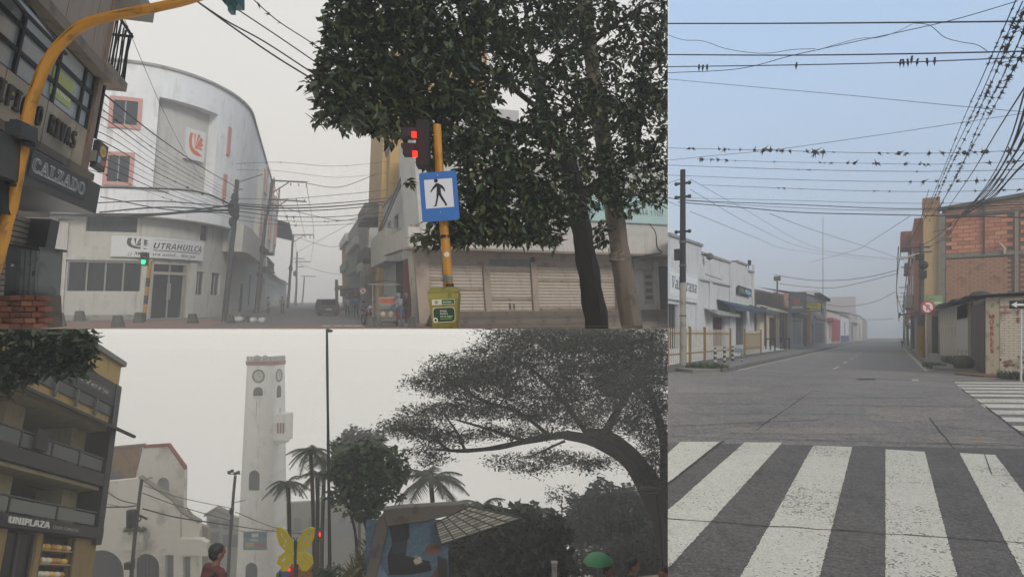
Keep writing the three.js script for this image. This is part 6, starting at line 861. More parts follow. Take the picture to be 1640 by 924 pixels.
// bollards
{
  const list = [[94, 523, 21], [127, 514, 16], [188, 527, 19], [221, 517, 16.5], [308, 518, 15.5], [368, 518, 14.5], [395, 516, 10], [594, 527, 17], [604, 526, 15], [660, 527, 17]];
  const labs = ['mossy concrete bollard nearest to the brick plinth', 'concrete bollard close to the white wall below the ribbon window', 'concrete bollard at the front edge below the ribbon window', 'concrete bollard at the foot of the striped signal post', 'concrete bollard in front of the right side windows', 'concrete bollard beside the dark utility pole', 'small concrete bollard by the white rubbish bags', 'concrete bollard in front of the food cart wheel', 'concrete bollard under the food cart', 'concrete bollard between the food cart and the litter bin'];
  let proto; list.forEach(([u, v, h], i) => { const b = gA(u, Math.min(v, 524)), k = kA(b), s = h / 21; if (!proto) { proto = thing(FA, 'concrete_bollard', labs[0], 'bollard', b, 0.2, { group: 'tapered concrete bollards' }); const g = new THREE.CylinderGeometry(0.27, 0.42, 0.7, 4, 1).rotateY(Math.PI / 4).translate(0, 0.35, 0); add(proto, 'block', flat(g), M(0x4b4a40, { map: 'grime', s: 0.7, bump: 0.01 })); add(proto, 'cap', flat(new THREE.CylinderGeometry(0.2, 0.272, 0.03, 4).rotateY(Math.PI / 4).translate(0, 0.715, 0)), M(0x58564a, { map: 'grime', s: 0.5 })); } else { const d = dup(proto, FA, b, 0.2 + i, labs[i]); const q = h * k / 0.72; d.scale.setScalar(Math.min(1.2, q)); } });
  const bags = [[382, 512, 6], [405, 513, 5.5], [419, 513.5, 6]]; bags.forEach(([u, v, r], i) => { const b = gA(u, v + 4), k = kA(b), t = thing(FA, 'rubbish_bag', ['white rubbish bag nearest to the dark utility pole', 'middle grey white rubbish bag on the kerb', 'rightmost rubbish bag on the kerb by the road'][i], 'bag', b, i, { group: 'rubbish bags on the kerb' }); const g = new THREE.SphereGeometry(r * k, 14, 10), p = g.attributes.position; for (let q = 0; q < p.count; q++) { const n = 1 + 0.16 * Math.sin(p.getX(q) * 31 + i) * Math.cos(p.getZ(q) * 27) + 0.08 * Math.sin(p.getY(q) * 50); p.setXYZ(q, p.getX(q) * n * 1.2, Math.max(-r * k * 0.7, p.getY(q) * n * 0.9), p.getZ(q) * n); } g.computeVertexNormals(); add(t, 'bag_body', g.translate(0, r * k * 0.65, 0), M(0x9b9b99, { rough: 0.4 })); add(t, 'bag_knot', new THREE.ConeGeometry(r * k * 0.3, r * k * 0.6, 7).rotateX(0.3).rotateZ(Math.PI).translate(0, r * k * 1.6, 0), M(0x8f8f8c, { rough: 0.4 })); });
}
// utility poles
function upole(label, pts, d, r0, r1, arms, o = {}) { const [u0, v0] = pts[0], { t, k, X, Y } = pxThing(FAu, 'utility_pole', label, 'pole', u0, v0, d); add(t, 'shaft', limb(pts.map(([u, v]) => V(X(u), Y(v), 0)), r0 * k, r1 * k, 9), o.m ?? M(0x4d4d4d, { map: 'grime', s: 1 }));
  for (const [a, b, c, e, w] of arms) add(t, 'crossarm', bar(V(X(a), Y(b), 0), V(X(c), Y(e), 0), (w ?? 1.1) * k, 5), o.am ?? M(0x66686a)); for (const [a, b] of o.ins || []) add(t, 'insulator', [cyl(X(a), Y(b + 4), Y(b), 0, 0.9 * k, 0.7 * k, 6)], M(0x3f4144)); for (const [a, b, r] of o.knots || []) add(t, 'cable_knot', ball(X(a), Y(b), 0.05, r * k, 1, 1.6, 1, 9), blk); return t; }
upole('dark utility pole wrapped in cables before the curved building', [[358, 517], [366, 440], [373, 370], [379, 288]], 40, 4.8, 3.3, [[381, 292, 420, 279, 1.0], [372, 305, 388, 303, 1]], { knots: [[374, 334, 9], [376, 318, 6], [371, 356, 5], [378, 345, 5]], m: M(0x3c3e40, { map: 'grime', s: 1 }) });
upole('utility pole with double crossarm and strings of insulators', [[409, 502], [417, 430], [424, 360], [430, 330], [436, 287]], 62, 3.6, 2.2, [[434, 289, 492, 292, 1.4], [432, 319, 490, 323, 1.3], [432, 311, 462, 292, 1], [432, 338, 459, 321, 1]], { ins: [[465, 293], [478, 294], [490, 295], [459, 317], [474, 318], [487, 319]], knots: [[420, 400, 5], [415, 440, 4]] });
upole('third utility pole down the street with one crossarm', [[460, 500], [463, 455], [466, 420], [469, 376]], 100, 2.6, 1.6, [[469, 376, 502, 376, 1], [469, 388, 486, 377, 0.7]], { ins: [[488, 377], [496, 377], [502, 377]], knots: [[465, 430, 3.4]] });
upole('fourth utility pole with four short crossarms', [[472, 498], [474, 460], [475, 404]], 130, 2.0, 1.3, [[470, 414, 487, 414, 0.8], [472, 419, 497, 419, 0.8], [474, 428, 486, 427, 0.8]], { knots: [[472, 438, 3]] });
upole('far thin utility pole fading in the fog', [[482, 498], [485, 470], [487, 442]], 170, 1.5, 1, [[482, 442, 505, 443, 0.8]], {});
upole('dark post against the white house left of the road', [[411, 500], [415, 470], [419, 400]], 70, 3.2, 2.8, [], { m: M(0x3b3d3f, { map: 'grime', s: 1 }) });
// people, cart and vehicles
const stand = (u, v) => gA(u, v);
person(FA, 'person in grey trousers walking on the left pavement by the dark post', stand(429, 501), 2.4, { shirt: 0x6d6d70, pants: 0x3e3f47, step: 0.2, sleeves: 1, cell: 0.035 });
person(FA, 'person with a dark bag on the left pavement by the low white house', stand(452, 502), 0.3, { shirt: 0x70655c, pants: 0x2c2d33, step: 0.1, strap: 0x222222, cell: 0.035 });
person(FA, 'person in a pale blue shirt with dark vest standing in the road', stand(556, 509), 0.2, { shirt: 0x62656f, pants: 0x23242c, step: 0.06, sleeves: 1, pack: 0x2a2c38, cell: 0.03 });
person(FA, 'person in a bright blue shirt walking beside the motorcycle', stand(570, 509.5), 3.3, { shirt: 0x2b4a73, pants: 0x1f2026, step: 0.18, cell: 0.03 });
person(FA, 'person in a grey hooded top leaning at the food cart', stand(641, 523.5).add(V(0, 0.02, 0)), -1.1, { shirt: 0x76757a, pants: 0x3d4a63, skin: 0x76757a, hair: 0x6c6b70, step: 0.08, sleeves: 1, arms: [0.8, 0.6], lean: 0.12, strap: 0x2b2b2b, noEyes: 1, cell: 0.026 });
person(FA, 'person dressed in black with a grey cap behind the food cart', stand(651, 522), -1.4, { shirt: 0x1c1c1f, pants: 0x1a1a1d, hat: 0x5d5f60, step: 0.05, sleeves: 1, arms: [0.4, 0.3], cell: 0.026 });
person(FA, 'seller in dark clothes standing inside the food cart', stand(618, 517), 0.2, { shirt: 0x26262a, pants: 0x202022, step: 0.03, sleeves: 1, arms: [0.5, 0.5], cell: 0.03, height: 1.6 });
{
  const b = stand(616, 523), k = kA(b), t = thing(FA, 'food_cart', 'glass sided street food cart with a curved tarpaulin roof', 'cart', b, -0.15), X = u => (u - 616) * k, Y = v => (525 - v) * k, mt = M(0x73746f, { map: 'grime', s: 0.8, rough: 0.5, metal: 0.3 });
  for (const u of [598, 606, 633]) add(t, 'post', box(X(u) - 0.03, Y(516), 0.2, X(u) + 0.03, Y(456), 0.26), mt); for (const u of [604, 634]) add(t, 'post', box(X(u) - 0.03, Y(516), -0.8, X(u) + 0.03, Y(456), -0.74), mt);
  const rf = new THREE.CylinderGeometry(1.4, 1.4, 1.5, 14, 1, true, -0.62, 1.24).rotateX(Math.PI / 2).rotateY(0).scale(1, 0.55, 1); const rg = new THREE.PlaneGeometry(49 * k, 1.5, 14, 1); { const p = rg.attributes.position; for (let i = 0; i < p.count; i++) { const x = p.getX(i), y = p.getY(i); p.setXYZ(i, x, Y(457) + 5.5 * k * (1 - Math.pow(x / (24.5 * k), 2)), y - 0.3); } rg.computeVertexNormals(); } add(t, 'roof', rg, M(0x716e68, { map: 'grime', s: 0.9 })); add(t, 'roof_edge', box(X(592), Y(459), 0.4, X(641), Y(457), 0.46), mt);
  add(t, 'counter', box(X(606), Y(516), -0.6, X(636), Y(490), 0.2), M(0x6d6c66, { map: 'grime', s: 0.8, rough: 0.5 })); add(t, 'glass_case', box(X(608), Y(490), -0.4, X(633), Y(478), 0.2), M(0x8c8a80, { rough: 0.3 })); add(t, 'orange_panel', box(X(609), Y(488), 0.201, X(632), Y(480), 0.22), M(0xa0532b, { map: 'grime', s: 0.5 })); for (const u of [613.5, 626]) add(t, 'pot', ball(X(u), Y(506), 0.22, 5 * k, 1, 1.2, 0.6, 12), M(0x8e8672, { rough: 0.4 })); add(t, 'shelf', box(X(607), Y(497), 0.201, X(633), Y(495.5), 0.34), mt);
  for (const u of [598, 634]) { const w = add(t, 'wheel', new THREE.TorusGeometry(0.26, 0.04, 6, 18).rotateY(Math.PI / 2).translate(X(u), 0.28, -0.2), blk); add(t, 'spokes', [bar(V(X(u), 0.04, -0.2), V(X(u), 0.52, -0.2), 0.012), bar(V(X(u), 0.28, -0.44), V(X(u), 0.28, 0.04), 0.012)], mt, { to: w, kind: 'stuff' }); } add(t, 'red_bucket', cyl(X(640), 0.35, 0.75, 0.4, 0.12, 0.17), M(0x7a2328)); add(t, 'chassis', box(X(604), Y(519), -0.6, X(637), Y(516), 0.18), blk);
}
{
  const b = stand(588, 521), k = kA(b), t = thing(FA, 'motorcycle', 'dark red motorcycle parked left of the food cart', 'motorcycle', b, 0.25), mt = M(0x2a2a2c, { rough: 0.4, metal: 0.4 });
  for (const z of [0.62, -0.62]) { const w = add(t, 'wheel', new THREE.TorusGeometry(0.25, 0.065, 8, 20).rotateY(Math.PI / 2).translate(0, 0.31, z), blk); add(t, 'rim', new THREE.TorusGeometry(0.15, 0.02, 6, 16).rotateY(Math.PI / 2).translate(0, 0.31, z), steel, { to: w }); }
  add(t, 'tank', ball(0, 0.78, 0.12, 0.2, 0.8, 0.8, 1.5), M(0x5a1519, { rough: 0.3 })); add(t, 'seat', [cbox(0, 0.82, -0.4, 0.26, 0.1, 0.7)], blk); add(t, 'engine', cbox(0, 0.45, 0.05, 0.28, 0.34, 0.45), mt); add(t, 'fork', [bar(V(-0.08, 0.31, 0.62), V(-0.08, 1.02, 0.36), 0.025), bar(V(0.08, 0.31, 0.62), V(0.08, 1.02, 0.36), 0.025)], steel, { kind: 'stuff' }); add(t, 'front_fairing', cbox(0, 0.62, 0.52, 0.26, 0.22, 0.26), M(0x5a1519, { rough: 0.3 })); add(t, 'headlamp', ball(0, 0.98, 0.5, 0.11), M(0x9c9c94, { rough: 0.2 })); add(t, 'handlebar', tube([V(-0.38, 1.05, 0.22), V(-0.2, 1.1, 0.34), V(0, 1.05, 0.38), V(0.2, 1.1, 0.34), V(0.38, 1.05, 0.22)], 0.018), mt); for (const s of [-1, 1]) add(t, 'mirror', [cbox(s * 0.3, 1.28, 0.28, 0.13, 0.09, 0.02)], mt); add(t, 'helmet', ball(0.1, 1.02, -0.3, 0.15), M(0x2b3038, { rough: 0.3 }));
  const c = stand(526, 505.5), q = thing(FA, 'dark_car', 'small dark car driving away in the fog', 'car', c, 0.05); add(q, 'body', [slab([[-0.85, 0.25], [0.85, 0.25], [0.87, 0.85], [0.7, 1.4], [-0.7, 1.4], [-0.87, 0.85]], -3.6, 0, [], 0.06)], M(0x2c2d2f, { rough: 0.35 })); add(q, 'rear_window', slab([[-0.62, 0.95], [0.62, 0.95], [0.55, 1.32], [-0.55, 1.32]], 0.002, 0.02), darkGlass); for (const s of [-1, 1]) { add(q, 'tail_light', box(s * 0.72 - 0.1, 0.65, 0.0, s * 0.72 + 0.1, 0.82, 0.03), M(0x7a1a1a)); add(q, 'wheel', new THREE.CylinderGeometry(0.3, 0.3, 0.2, 16).rotateZ(Math.PI / 2).translate(s * 0.72, 0.3, -0.6), blk); } add(q, 'bumper', box(-0.8, 0.28, 0.0, 0.8, 0.45, 0.08), blk); add(q, 'number_plate', box(-0.24, 0.5, 0.08, 0.24, 0.62, 0.09), M(0xa9a15c));
  const n = pxThing(FAu, 'no_parking_sign', 'small round no parking sign behind the motorcycle', 'sign', 581, 508, 48), D = disc(5.8 * n.k); add(n.t, 'post', cyl(0, 0, n.Y(470), -0.03, 0.035), M(0x77797a)); add(n.t, 'plate', D.back.translate(0, n.Y(466), 0.02), M(0x777777)); add(n.t, 'face', D.face.translate(0, n.Y(466), 0.024), print(128, 128, (x, w) => { x.fillStyle = '#c9c2c0'; x.fillRect(0, 0, w, w); x.strokeStyle = '#8e3a40'; x.lineWidth = 15; x.beginPath(); x.arc(64, 64, 56, 0, 7); x.stroke(); x.fillStyle = '#5b2f34'; x.font = 'bold 80px sans-serif'; x.textAlign = 'center'; x.fillText('R', 64, 92); x.beginPath(); x.moveTo(28, 28); x.lineTo(100, 100); x.stroke(); }), { uv: true });
}
// ----- the leafy tree on the corner -----
{
  const d = 11, b = aA(957, 528, d), k = kA(b), t = thing(FA, 'leafy_tree', 'big dense dark green tree in front of the shuttered shop', 'tree', b, 0), yaw = Math.atan2(b.x, -b.z);
  const Q = (u, v, dd = 0) => aA(u, v, d + dd).sub(b), bark = M(0x2e2720, { map: 'bark', s: 0.5, sy: 0.9, bump: 0.02, bs: 0.25 });
  add(t, 'trunk', limb([[957, 530], [950, 480], [940, 420], [930, 360], [920, 300], [905, 240]].map(([u, v]) => Q(u, v)), 19.5 * k, 13 * k, 12), bark);
  const br = [[[925, 330, 0], [950, 300, 0.3], [990, 270, 0.6], [1040, 240, 1], [1072, 200, 1.2]], [[915, 270, 0], [880, 200, 0.2], [855, 100, 0.5], [840, 0, 0.9], [830, -60, 1]], [[905, 240, 0], [850, 210, -0.4], [790, 190, -0.9], [720, 170, -1.2], [640, 160, -1.4]], [[885, 200, 0], [860, 130, 0.4], [850, 60, 0.8], [880, -30, 1]], [[935, 80, 1], [985, 40, 1.2], [1030, 8, 1.4]], [[860, 130, 0.4], [920, 70, 0.8], [1000, 40, 1]], [[930, 350, 0], [880, 320, -0.7], [810, 300, -1.2], [740, 320, -1.4]], [[1020, 250, 0.8], [1030, 150, 1], [1030, 60, 1]], [[870, 180, 0.2], [780, 110, -0.4], [690, 60, -0.8], [610, 40, -1]], [[860, 120, 0.4], [770, 30, 0.4], [700, -30, 0.4]]];
  br.forEach((p, i) => add(t, 'branch', limb(p.map(([u, v, z]) => Q(u, v, z)), (i < 2 ? 11 : i < 4 ? 8 : 5) * k, 1.6 * k, 7), bark));
  reseed(77);
  const tw = []; // leaf clumps: [u, v, depth offset, ru, rv]
  const lobes = [[560, 60, -1.2, 45, 50], [600, 20, -0.8, 60, 40], [540, 130, -1.4, 40, 34], [548, 175, -1.4, 42, 30], [600, 140, -1.6, 60, 55], [650, 60, -1, 70, 60], [690, 130, -1.6, 70, 60], [640, 195, -1.6, 48, 26], [598, 192, -1.5, 26, 20], [720, 30, -0.6, 70, 50], [740, 190, -1.5, 60, 50], [790, 90, -0.8, 70, 60], [780, 260, -1.6, 55, 55], [760, 340, -1.5, 60, 40], [700, 382, -1.5, 36, 14], [730, 362, -1.6, 42, 24], [820, 330, -1.3, 60, 55], [850, 240, -0.8, 60, 60], [840, 20, 0.2, 70, 50], [900, 150, 0.2, 50, 60], [880, 330, -0.8, 50, 50], [830, 375, -1.4, 50, 14], [690, 240, -1.6, 22, 24], [960, 200, 0.6, 60, 60], [1000, 150, 0.8, 50, 40], [1040, 200, 0.8, 45, 60], [1020, 280, 0.4, 60, 36], [1055, 120, 1, 34, 60], [960, 290, 0.2, 45, 40], [910, 60, 0.8, 40, 50], [1030, 60, 1.2, 45, 40], [1050, 10, 1.2, 40, 40], [975, 90, 1, 30, 26], [950, 20, 1, 50, 36], [1000, 330, 0, 24, 14], [1056, 312, 0.2, 30, 16], [965, 375, 0, 14, 20], [655, 290, -1.6, 6, 6], [560, -10, -0.8, 26, 30]];
  const pts = [], near = [];
  for (const [u, v, z, ru, rv] of lobes) { const n = Math.round(ru * rv * 0.36); for (let i = 0; i < n; i++) { const a = rnd() * 6.283, r = Math.pow(rnd(), 0.42), h = rr(-1, 1); const ragged = 1 + 0.22 * Math.sin(a * 5 + u) + rr(-0.12, 0.18); const dd = z + h * Math.min(1.1, (ru + rv) * k * 0.55) * Math.sqrt(Math.max(0, 1 - r * r * 0.6)); const q = Q(u + Math.cos(a) * r * ru * ragged, v + Math.sin(a) * r * rv * ragged, dd); (near.length < 300 && h < -0.75 && rnd() < 0.25 ? near : pts).push(q); } }
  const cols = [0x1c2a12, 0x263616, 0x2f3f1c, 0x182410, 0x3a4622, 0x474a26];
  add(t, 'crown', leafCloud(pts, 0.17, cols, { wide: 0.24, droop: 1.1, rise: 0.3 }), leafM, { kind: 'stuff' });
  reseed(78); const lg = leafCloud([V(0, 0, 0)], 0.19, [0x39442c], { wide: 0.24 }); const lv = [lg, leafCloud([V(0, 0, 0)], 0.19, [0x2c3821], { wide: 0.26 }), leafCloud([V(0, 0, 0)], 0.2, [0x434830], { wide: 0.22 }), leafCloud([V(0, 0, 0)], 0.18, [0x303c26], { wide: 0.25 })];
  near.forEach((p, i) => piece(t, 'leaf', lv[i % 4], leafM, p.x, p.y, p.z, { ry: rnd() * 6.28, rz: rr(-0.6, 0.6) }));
  // fine twigs
  const tg = []; for (let i = 0; i < 120; i++) { const a = pts[(rnd() * pts.length) | 0], c = a.clone().add(V(rr(-0.35, 0.35), rr(-0.3, 0.3), rr(-0.2, 0.2))); tg.push(bar(a, c, 0.012, 4, 0.004)); } add(t, 'twigs', tg, bark, { kind: 'stuff' });
}
// ----- overhead wires of the corner -----
{
  const w = (label, pts, r, o) => wire(FA, label, pts, r, o);
  reseed(91);
  w('upper dotted wire slanting down to the tree with two spiky clumps', [[385, -20, 12], [440, 30, 12], [490, 63, 12], [535, 92, 12]], 0.01, { plants: 5, big: 5 });
  w('second wire slanting from the hanging signal to the tree', [[372, 10, 12], [440, 55, 12], [500, 96, 12], [530, 117, 12]], 0.012);
  w('double twisted wire slanting to the tree, upper strand', [[300, -8, 12], [360, 32, 12], [420, 65, 12], [505, 120, 12]], 0.014);
  w('double twisted wire slanting to the tree, lower strand', [[312, 0, 12], [370, 42, 12], [440, 90, 12], [500, 127, 12]], 0.016);
  w('thick black wire from the office building down to the dark pole', [[0, -10, 8], [60, 62, 10], [165, 150, 15], [260, 225, 25], [330, 272, 34], [378, 300, 40]], 0.02);
  w('thin guy wire falling across the white curved wall', [[198, 30, 14], [225, 95, 16], [255, 165, 18], [290, 235, 22], [325, 290, 30]], 0.006);
  const lefts = [[20, 60], [55, 92], [95, 130], [118, 150], [140, 170], [150, 182], [165, 195], [175, 205], [190, 220], [205, 232]];
  lefts.forEach(([v0, v1], i) => w('strand of the wire fan crossing the office windows to the dark pole', [[-10, v0 - 12, 8], [50, v0 + 34 + i, 9.5], [160, 160 + i * 13, 14], [262, 240 + i * 8.5, 24], [372, 310 + i * 4.5, 40]], 0.006 + (i % 3) * 0.003, { group: 'wire fan at the left', plants: i % 4 == 1 ? 8 : 0, big: 6, from: 0.5, to: 1 }));
  for (const [pts, lab, r] of [[[[60, 345, 38], [150, 343, 38], [260, 342, 38], [374, 328, 40]], 'sagging cable along the soffit of the curved building, upper', 0.05], [[[85, 343, 38], [200, 347, 38], [300, 340, 38], [374, 336, 40]], 'sagging cable along the soffit of the curved building, lower', 0.06], [[[150, 300, 38], [250, 302, 38], [320, 308, 38], [374, 330, 40]], 'cable along the string course of the curved building', 0.05], [[[150, 325, 38], [250, 322, 38], [374, 332, 40]], 'cable sagging over the white band', 0.03], [[[158, 340, 38], [262, 332, 38], [374, 338, 40]], 'cable just above the soffit edge', 0.04], [[[160, 315, 38], [262, 335, 38], [374, 342, 40]], 'slanting cable on the white band', 0.03]]) w(lab, pts, r);
  const across = [[258, 262, 0.014, 10], [268, 280, 0.012, 0], [318, 308, 0.02, 0], [326, 321, 0.035, 0], [329, 326, 0.05, 0], [333, 331, 0.04, 0], [338, 343, 0.03, 4], [345, 350, 0.02, 6], [352, 356, 0.02, 3]];
  across.forEach(([a, b, r, p], i) => w(['highest', 'second', 'third', 'fourth', 'fifth', 'sixth', 'seventh', 'eighth', 'lowest'][i] + ' of the cables strung across the street to the yellow tower', [[378, a + (i > 1 ? 0 : 4), 42], [450, (a + b) / 2 + 6 - (i < 2 ? 6 : 0), 46], [540, b + 4, 50], [640, b - 6, 54], [700, b - 14, 56]], r, { plants: p }));
  [[[430, 325, 62], [500, 345, 60], [560, 352, 58], [620, 320, 56]], [[492, 294, 62], [540, 300, 62], [600, 280, 60]], [[469, 378, 100], [530, 395, 90], [585, 380, 80]], [[470, 420, 120], [520, 436, 110], [570, 442, 100]], [[475, 404, 125], [520, 380, 110], [575, 350, 90]]].forEach((p, i) => w(['first', 'second', 'third', 'fourth', 'fifth'][i] + ' far wire sagging over the foggy street', p, 0.03));
  [[[436, 290, 62], [469, 377, 100], [475, 405, 130]], [[490, 293, 62], [502, 377, 100], [497, 420, 130]], [[474, 320, 62], [488, 378, 100]]].forEach((p, i) => w(['left', 'right', 'middle'][i] + ' line running down the street from crossarm to crossarm', p, 0.025));
}
// =====================================================================
// LOWER LEFT: the square with the white clock tower
// =====================================================================
const aB = (u, v, d) => at(FBu, u, v, d), pB = (name, label, cat, u, v, d, o) => pxThing(FBu, name, label, cat, u, v, d, o);
{
  const t = thing(FB, 'square_paving', '', '', V(0, 0, 0), 0, { kind: 'structure' });
  add(t, 'paving', [quad(V(-40, -0.02, -6), V(40, -0.02, -6), V(40, -0.02, -13), V(-40, -0.02, -13)), quad(V(-40, -0.02, -13), V(40, -0.02, -13), V(40, 1, -13), V(-40, 1, -13)), quad(V(-60, 1, -13), V(60, 1, -13), V(90, 1, -180), V(-90, 1, -180))], M(0xa9a49b, { map: 'grime', s: 3 }));
  const s = thing(FB, 'raised_paving', '', '', V(0, 0, 0), 0, { kind: 'structure' }); add(s, 'paving', box(-4.5, 0, -11, -1.2, 0.62, -8), M(0x75716a, { map: 'grime', s: 3 }));
}
{ // pale fog sky behind the square; overhead an added glowing sheet that lights it
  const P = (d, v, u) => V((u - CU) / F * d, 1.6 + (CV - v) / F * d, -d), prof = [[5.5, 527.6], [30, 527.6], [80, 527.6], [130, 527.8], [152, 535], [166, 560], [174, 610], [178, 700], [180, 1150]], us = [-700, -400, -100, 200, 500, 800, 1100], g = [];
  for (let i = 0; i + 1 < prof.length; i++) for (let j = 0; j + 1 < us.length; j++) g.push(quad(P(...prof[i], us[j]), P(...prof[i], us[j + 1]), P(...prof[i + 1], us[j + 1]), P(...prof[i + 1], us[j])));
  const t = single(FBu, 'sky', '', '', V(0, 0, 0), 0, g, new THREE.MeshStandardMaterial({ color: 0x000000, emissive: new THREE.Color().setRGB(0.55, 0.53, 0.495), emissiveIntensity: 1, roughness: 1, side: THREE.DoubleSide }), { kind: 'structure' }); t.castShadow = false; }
// ----- shopping arcade block at the left -----
{
  const r = ray(FB, 745, 912), dir = V(r.x, 0, r.z).normalize(), pe = at(FB, 165, 800, 27); pe.y = 0; const L = 17, ps = pe.clone().addScaledVector(dir, -L);
  const Fu = facade(FB, ps.x, ps.z, pe.x, pe.z, 0), P = (u, v, z) => Fu.px(u, v, z), t = onFacade(Fu, 'arcade_building', 'yellow and black shopping arcade building with glass balconies at the left', 'building');
  const yv = (u, v, z) => P(u, v, z)[1], E = L;
  const ySb = yv(148, 863), ySt = yv(152, 846), yDb = yv(157, 779), yDt = yv(160, 759), yC = yv(172, 694), yPb = yv(178, 652), yPt = yv(181, 615), yR = yv(187, 583);
  const cream = M(0xa08a55, { map: 'wall', s: 4 }), black = M(0x202123, { rough: 0.5 }), paleC = M(0x9c9274, { map: 'wall', s: 3 });
  add(t, 'roof_wall', box(-2, yPt, -6, E, yR, 0), cream); add(t, 'roof_edge', [box(-2, yR, -6, E + 0.1, yR + 0.2, 0.15)], M(0x6b6a66)); add(t, 'roof_unit', [box(E - 3.2, yR + 0.2, -2, E - 1.4, yR + 0.8, -0.4)], M(0x77787a));
  add(t, 'yellow_wall', box(-2, yC + 0.2, -6, E, yPt - 0.01, -0.01), cream);
  const px0 = P(120, 640)[0];
  add(t, 'dark_panel', box(E - 5.4, yPb, 0.0, E - 0.02, yPt - 0.02, 0.1), M(0x2f3234)); add(t, 'script_sign', card(E - 3.2, yPb + 0.25, E - 0.6, yPt - 0.35, 0.106), print(256, 128, (x, w, h) => { x.fillStyle = '#303335'; x.fillRect(0, 0, w, h); x.fillStyle = '#a6a8a8'; x.font = 'italic 84px serif'; x.fillText('Hers', 40, 90); }), { uv: true });
  add(t, 'block_sign', box(E - 4.9, yPb + 0.5, 0.101, E - 4.0, yPb + 1.3, 0.14), M(0x9a9c9c));
  const wg = add(t, 'ribbon_window', box(E - 6.4, yC + 0.65, 0.0, E - 0.3, yPb - 0.03, 0.06), glassMat(0x3b4144)); for (let i = 0; i <= 5; i++) add(t, 'mullion', box(E - 6.4 + i * 1.22 - 0.05, yC + 0.4, 0.06, E - 6.4 + i * 1.22 + 0.05, yPb - 0.03, 0.14), M(0x54575a), { to: wg });
  add(t, 'ribbon_window', box(0, yC + 0.8, 0.0, E - 9.4, yPb + 0.1, 0.06), glassMat(0x3b4144));
  add(t, 'canopy', [quad(V(-2, yC + 0.3, 0), V(-2, yC + 0.02, 0.6), V(E + 0.5, yC + 0.02, 0.6), V(E + 0.5, yC + 0.3, 0)), box(-2, yC - 0.06, 0.55, E + 0.5, yC + 0.04, 0.64)], M(0x35383a, { map: 'blotch', s: 2 }));
  // open galleries
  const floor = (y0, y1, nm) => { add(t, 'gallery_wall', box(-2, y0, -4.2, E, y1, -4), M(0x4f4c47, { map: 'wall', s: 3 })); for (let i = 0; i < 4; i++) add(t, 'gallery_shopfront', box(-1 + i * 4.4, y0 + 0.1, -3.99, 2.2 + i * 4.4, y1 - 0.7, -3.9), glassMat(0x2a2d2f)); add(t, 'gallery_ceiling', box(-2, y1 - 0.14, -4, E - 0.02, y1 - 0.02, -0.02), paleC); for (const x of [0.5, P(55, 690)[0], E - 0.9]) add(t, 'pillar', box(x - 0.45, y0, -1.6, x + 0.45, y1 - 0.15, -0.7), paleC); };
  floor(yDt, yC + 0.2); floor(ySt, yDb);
  add(t, 'floor_band', box(-2, yDb, -4, E - 0.02, yDt, 0.12), black); add(t, 'sign_band', box(-2, ySb, -4, E - 0.02, ySt, 0.16), black);
  add(t, 'edge_column', box(E - 0.38, ySb - 0.2, -0.6, E, yPt - 0.02, 0.13), black);
  for (const [y, n, top] of [[yDt, 12, yC], [ySt, 8, yDb]]) { const rh = (top - y) * 0.34; for (let i = 0; i < n; i++) { const w = (E + 1.6) / n, x = -2 + i * w; add(t, 'glass_rail', box(x + 0.06, y + 0.08, 0.0, x + w - 0.06, y + rh - 0.04, 0.03), glassMat(n == 12 ? 0x55595a : 0x6d716f, 0.3)); add(t, 'rail_post', box(x - 0.025, y, -0.02, x + 0.025, y + rh, 0.05), M(0x3b3d3e)); } add(t, 'handrail', box(-2, y + rh, -0.02, E - 0.4, y + rh + 0.05, 0.05), M(0x4a4c4d)); }
  add(t, 'rail_sign', box(P(47, 715)[0], yDt + 0.1, 0.05, P(67, 720)[0], yDt + 0.75, 0.16), M(0x2b2c2d));
  const l0 = P(1, 838)[0], l1 = P(68, 850)[0], l2 = P(118, 850)[0];
  const font2 = await new FontLoader().loadAsync('fonts/droid/droid_sans_bold.typeface.json');
  { const h = (ySt - ySb) * 0.52, gs = [...'UNIPLAZA'].map(ch => { const g = new TextGeometry(ch, { font: font2, size: h, depth: 0.05, curveSegments: 3 }); g.computeBoundingBox(); return g; }), ws = gs.map(g => g.boundingBox.max.x - g.boundingBox.min.x), gap = h * 0.14, f2 = (l1 - l0) / (ws.reduce((a, c) => a + c + gap, 0)); let x = l0; gs.forEach((g, i) => { g.translate(-g.boundingBox.min.x, 0, 0).scale(f2, 1, 1).translate(x, ySb + (ySt - ySb) * 0.26, 0.162); x += (ws[i] + gap) * f2; add(t, 'letter', g, M(0xd2d2cf)); }); }
  add(t, 'script_lettering', card(l1 + 0.15, ySb + (ySt - ySb) * 0.14, l2, ySt - (ySt - ySb) * 0.22, 0.166), print(512, 96, (x, w, h) => { x.fillStyle = '#222325'; x.fillRect(0, 0, w, h); x.fillStyle = '#b4b5b2'; x.font = 'italic 64px serif'; x.fillText('Centro Comercial', 6, 68, 490); }), { uv: true });
  // ground floor
  add(t, 'shop_wall', box(-2, -0.5, -4.3, E, ySb, -3.6), M(0x2b2a29)); const gx = u => P(u, 900)[0];
  for (const [a, b] of [[-2, gx(3)], [gx(54), gx(62)], [gx(117), E - 0.05]]) add(t, 'shop_pillar', box(a, -0.5, -0.3, b, ySb - 0.02, -0.02), M(0x8f7a52, { map: 'wall', s: 3 }));
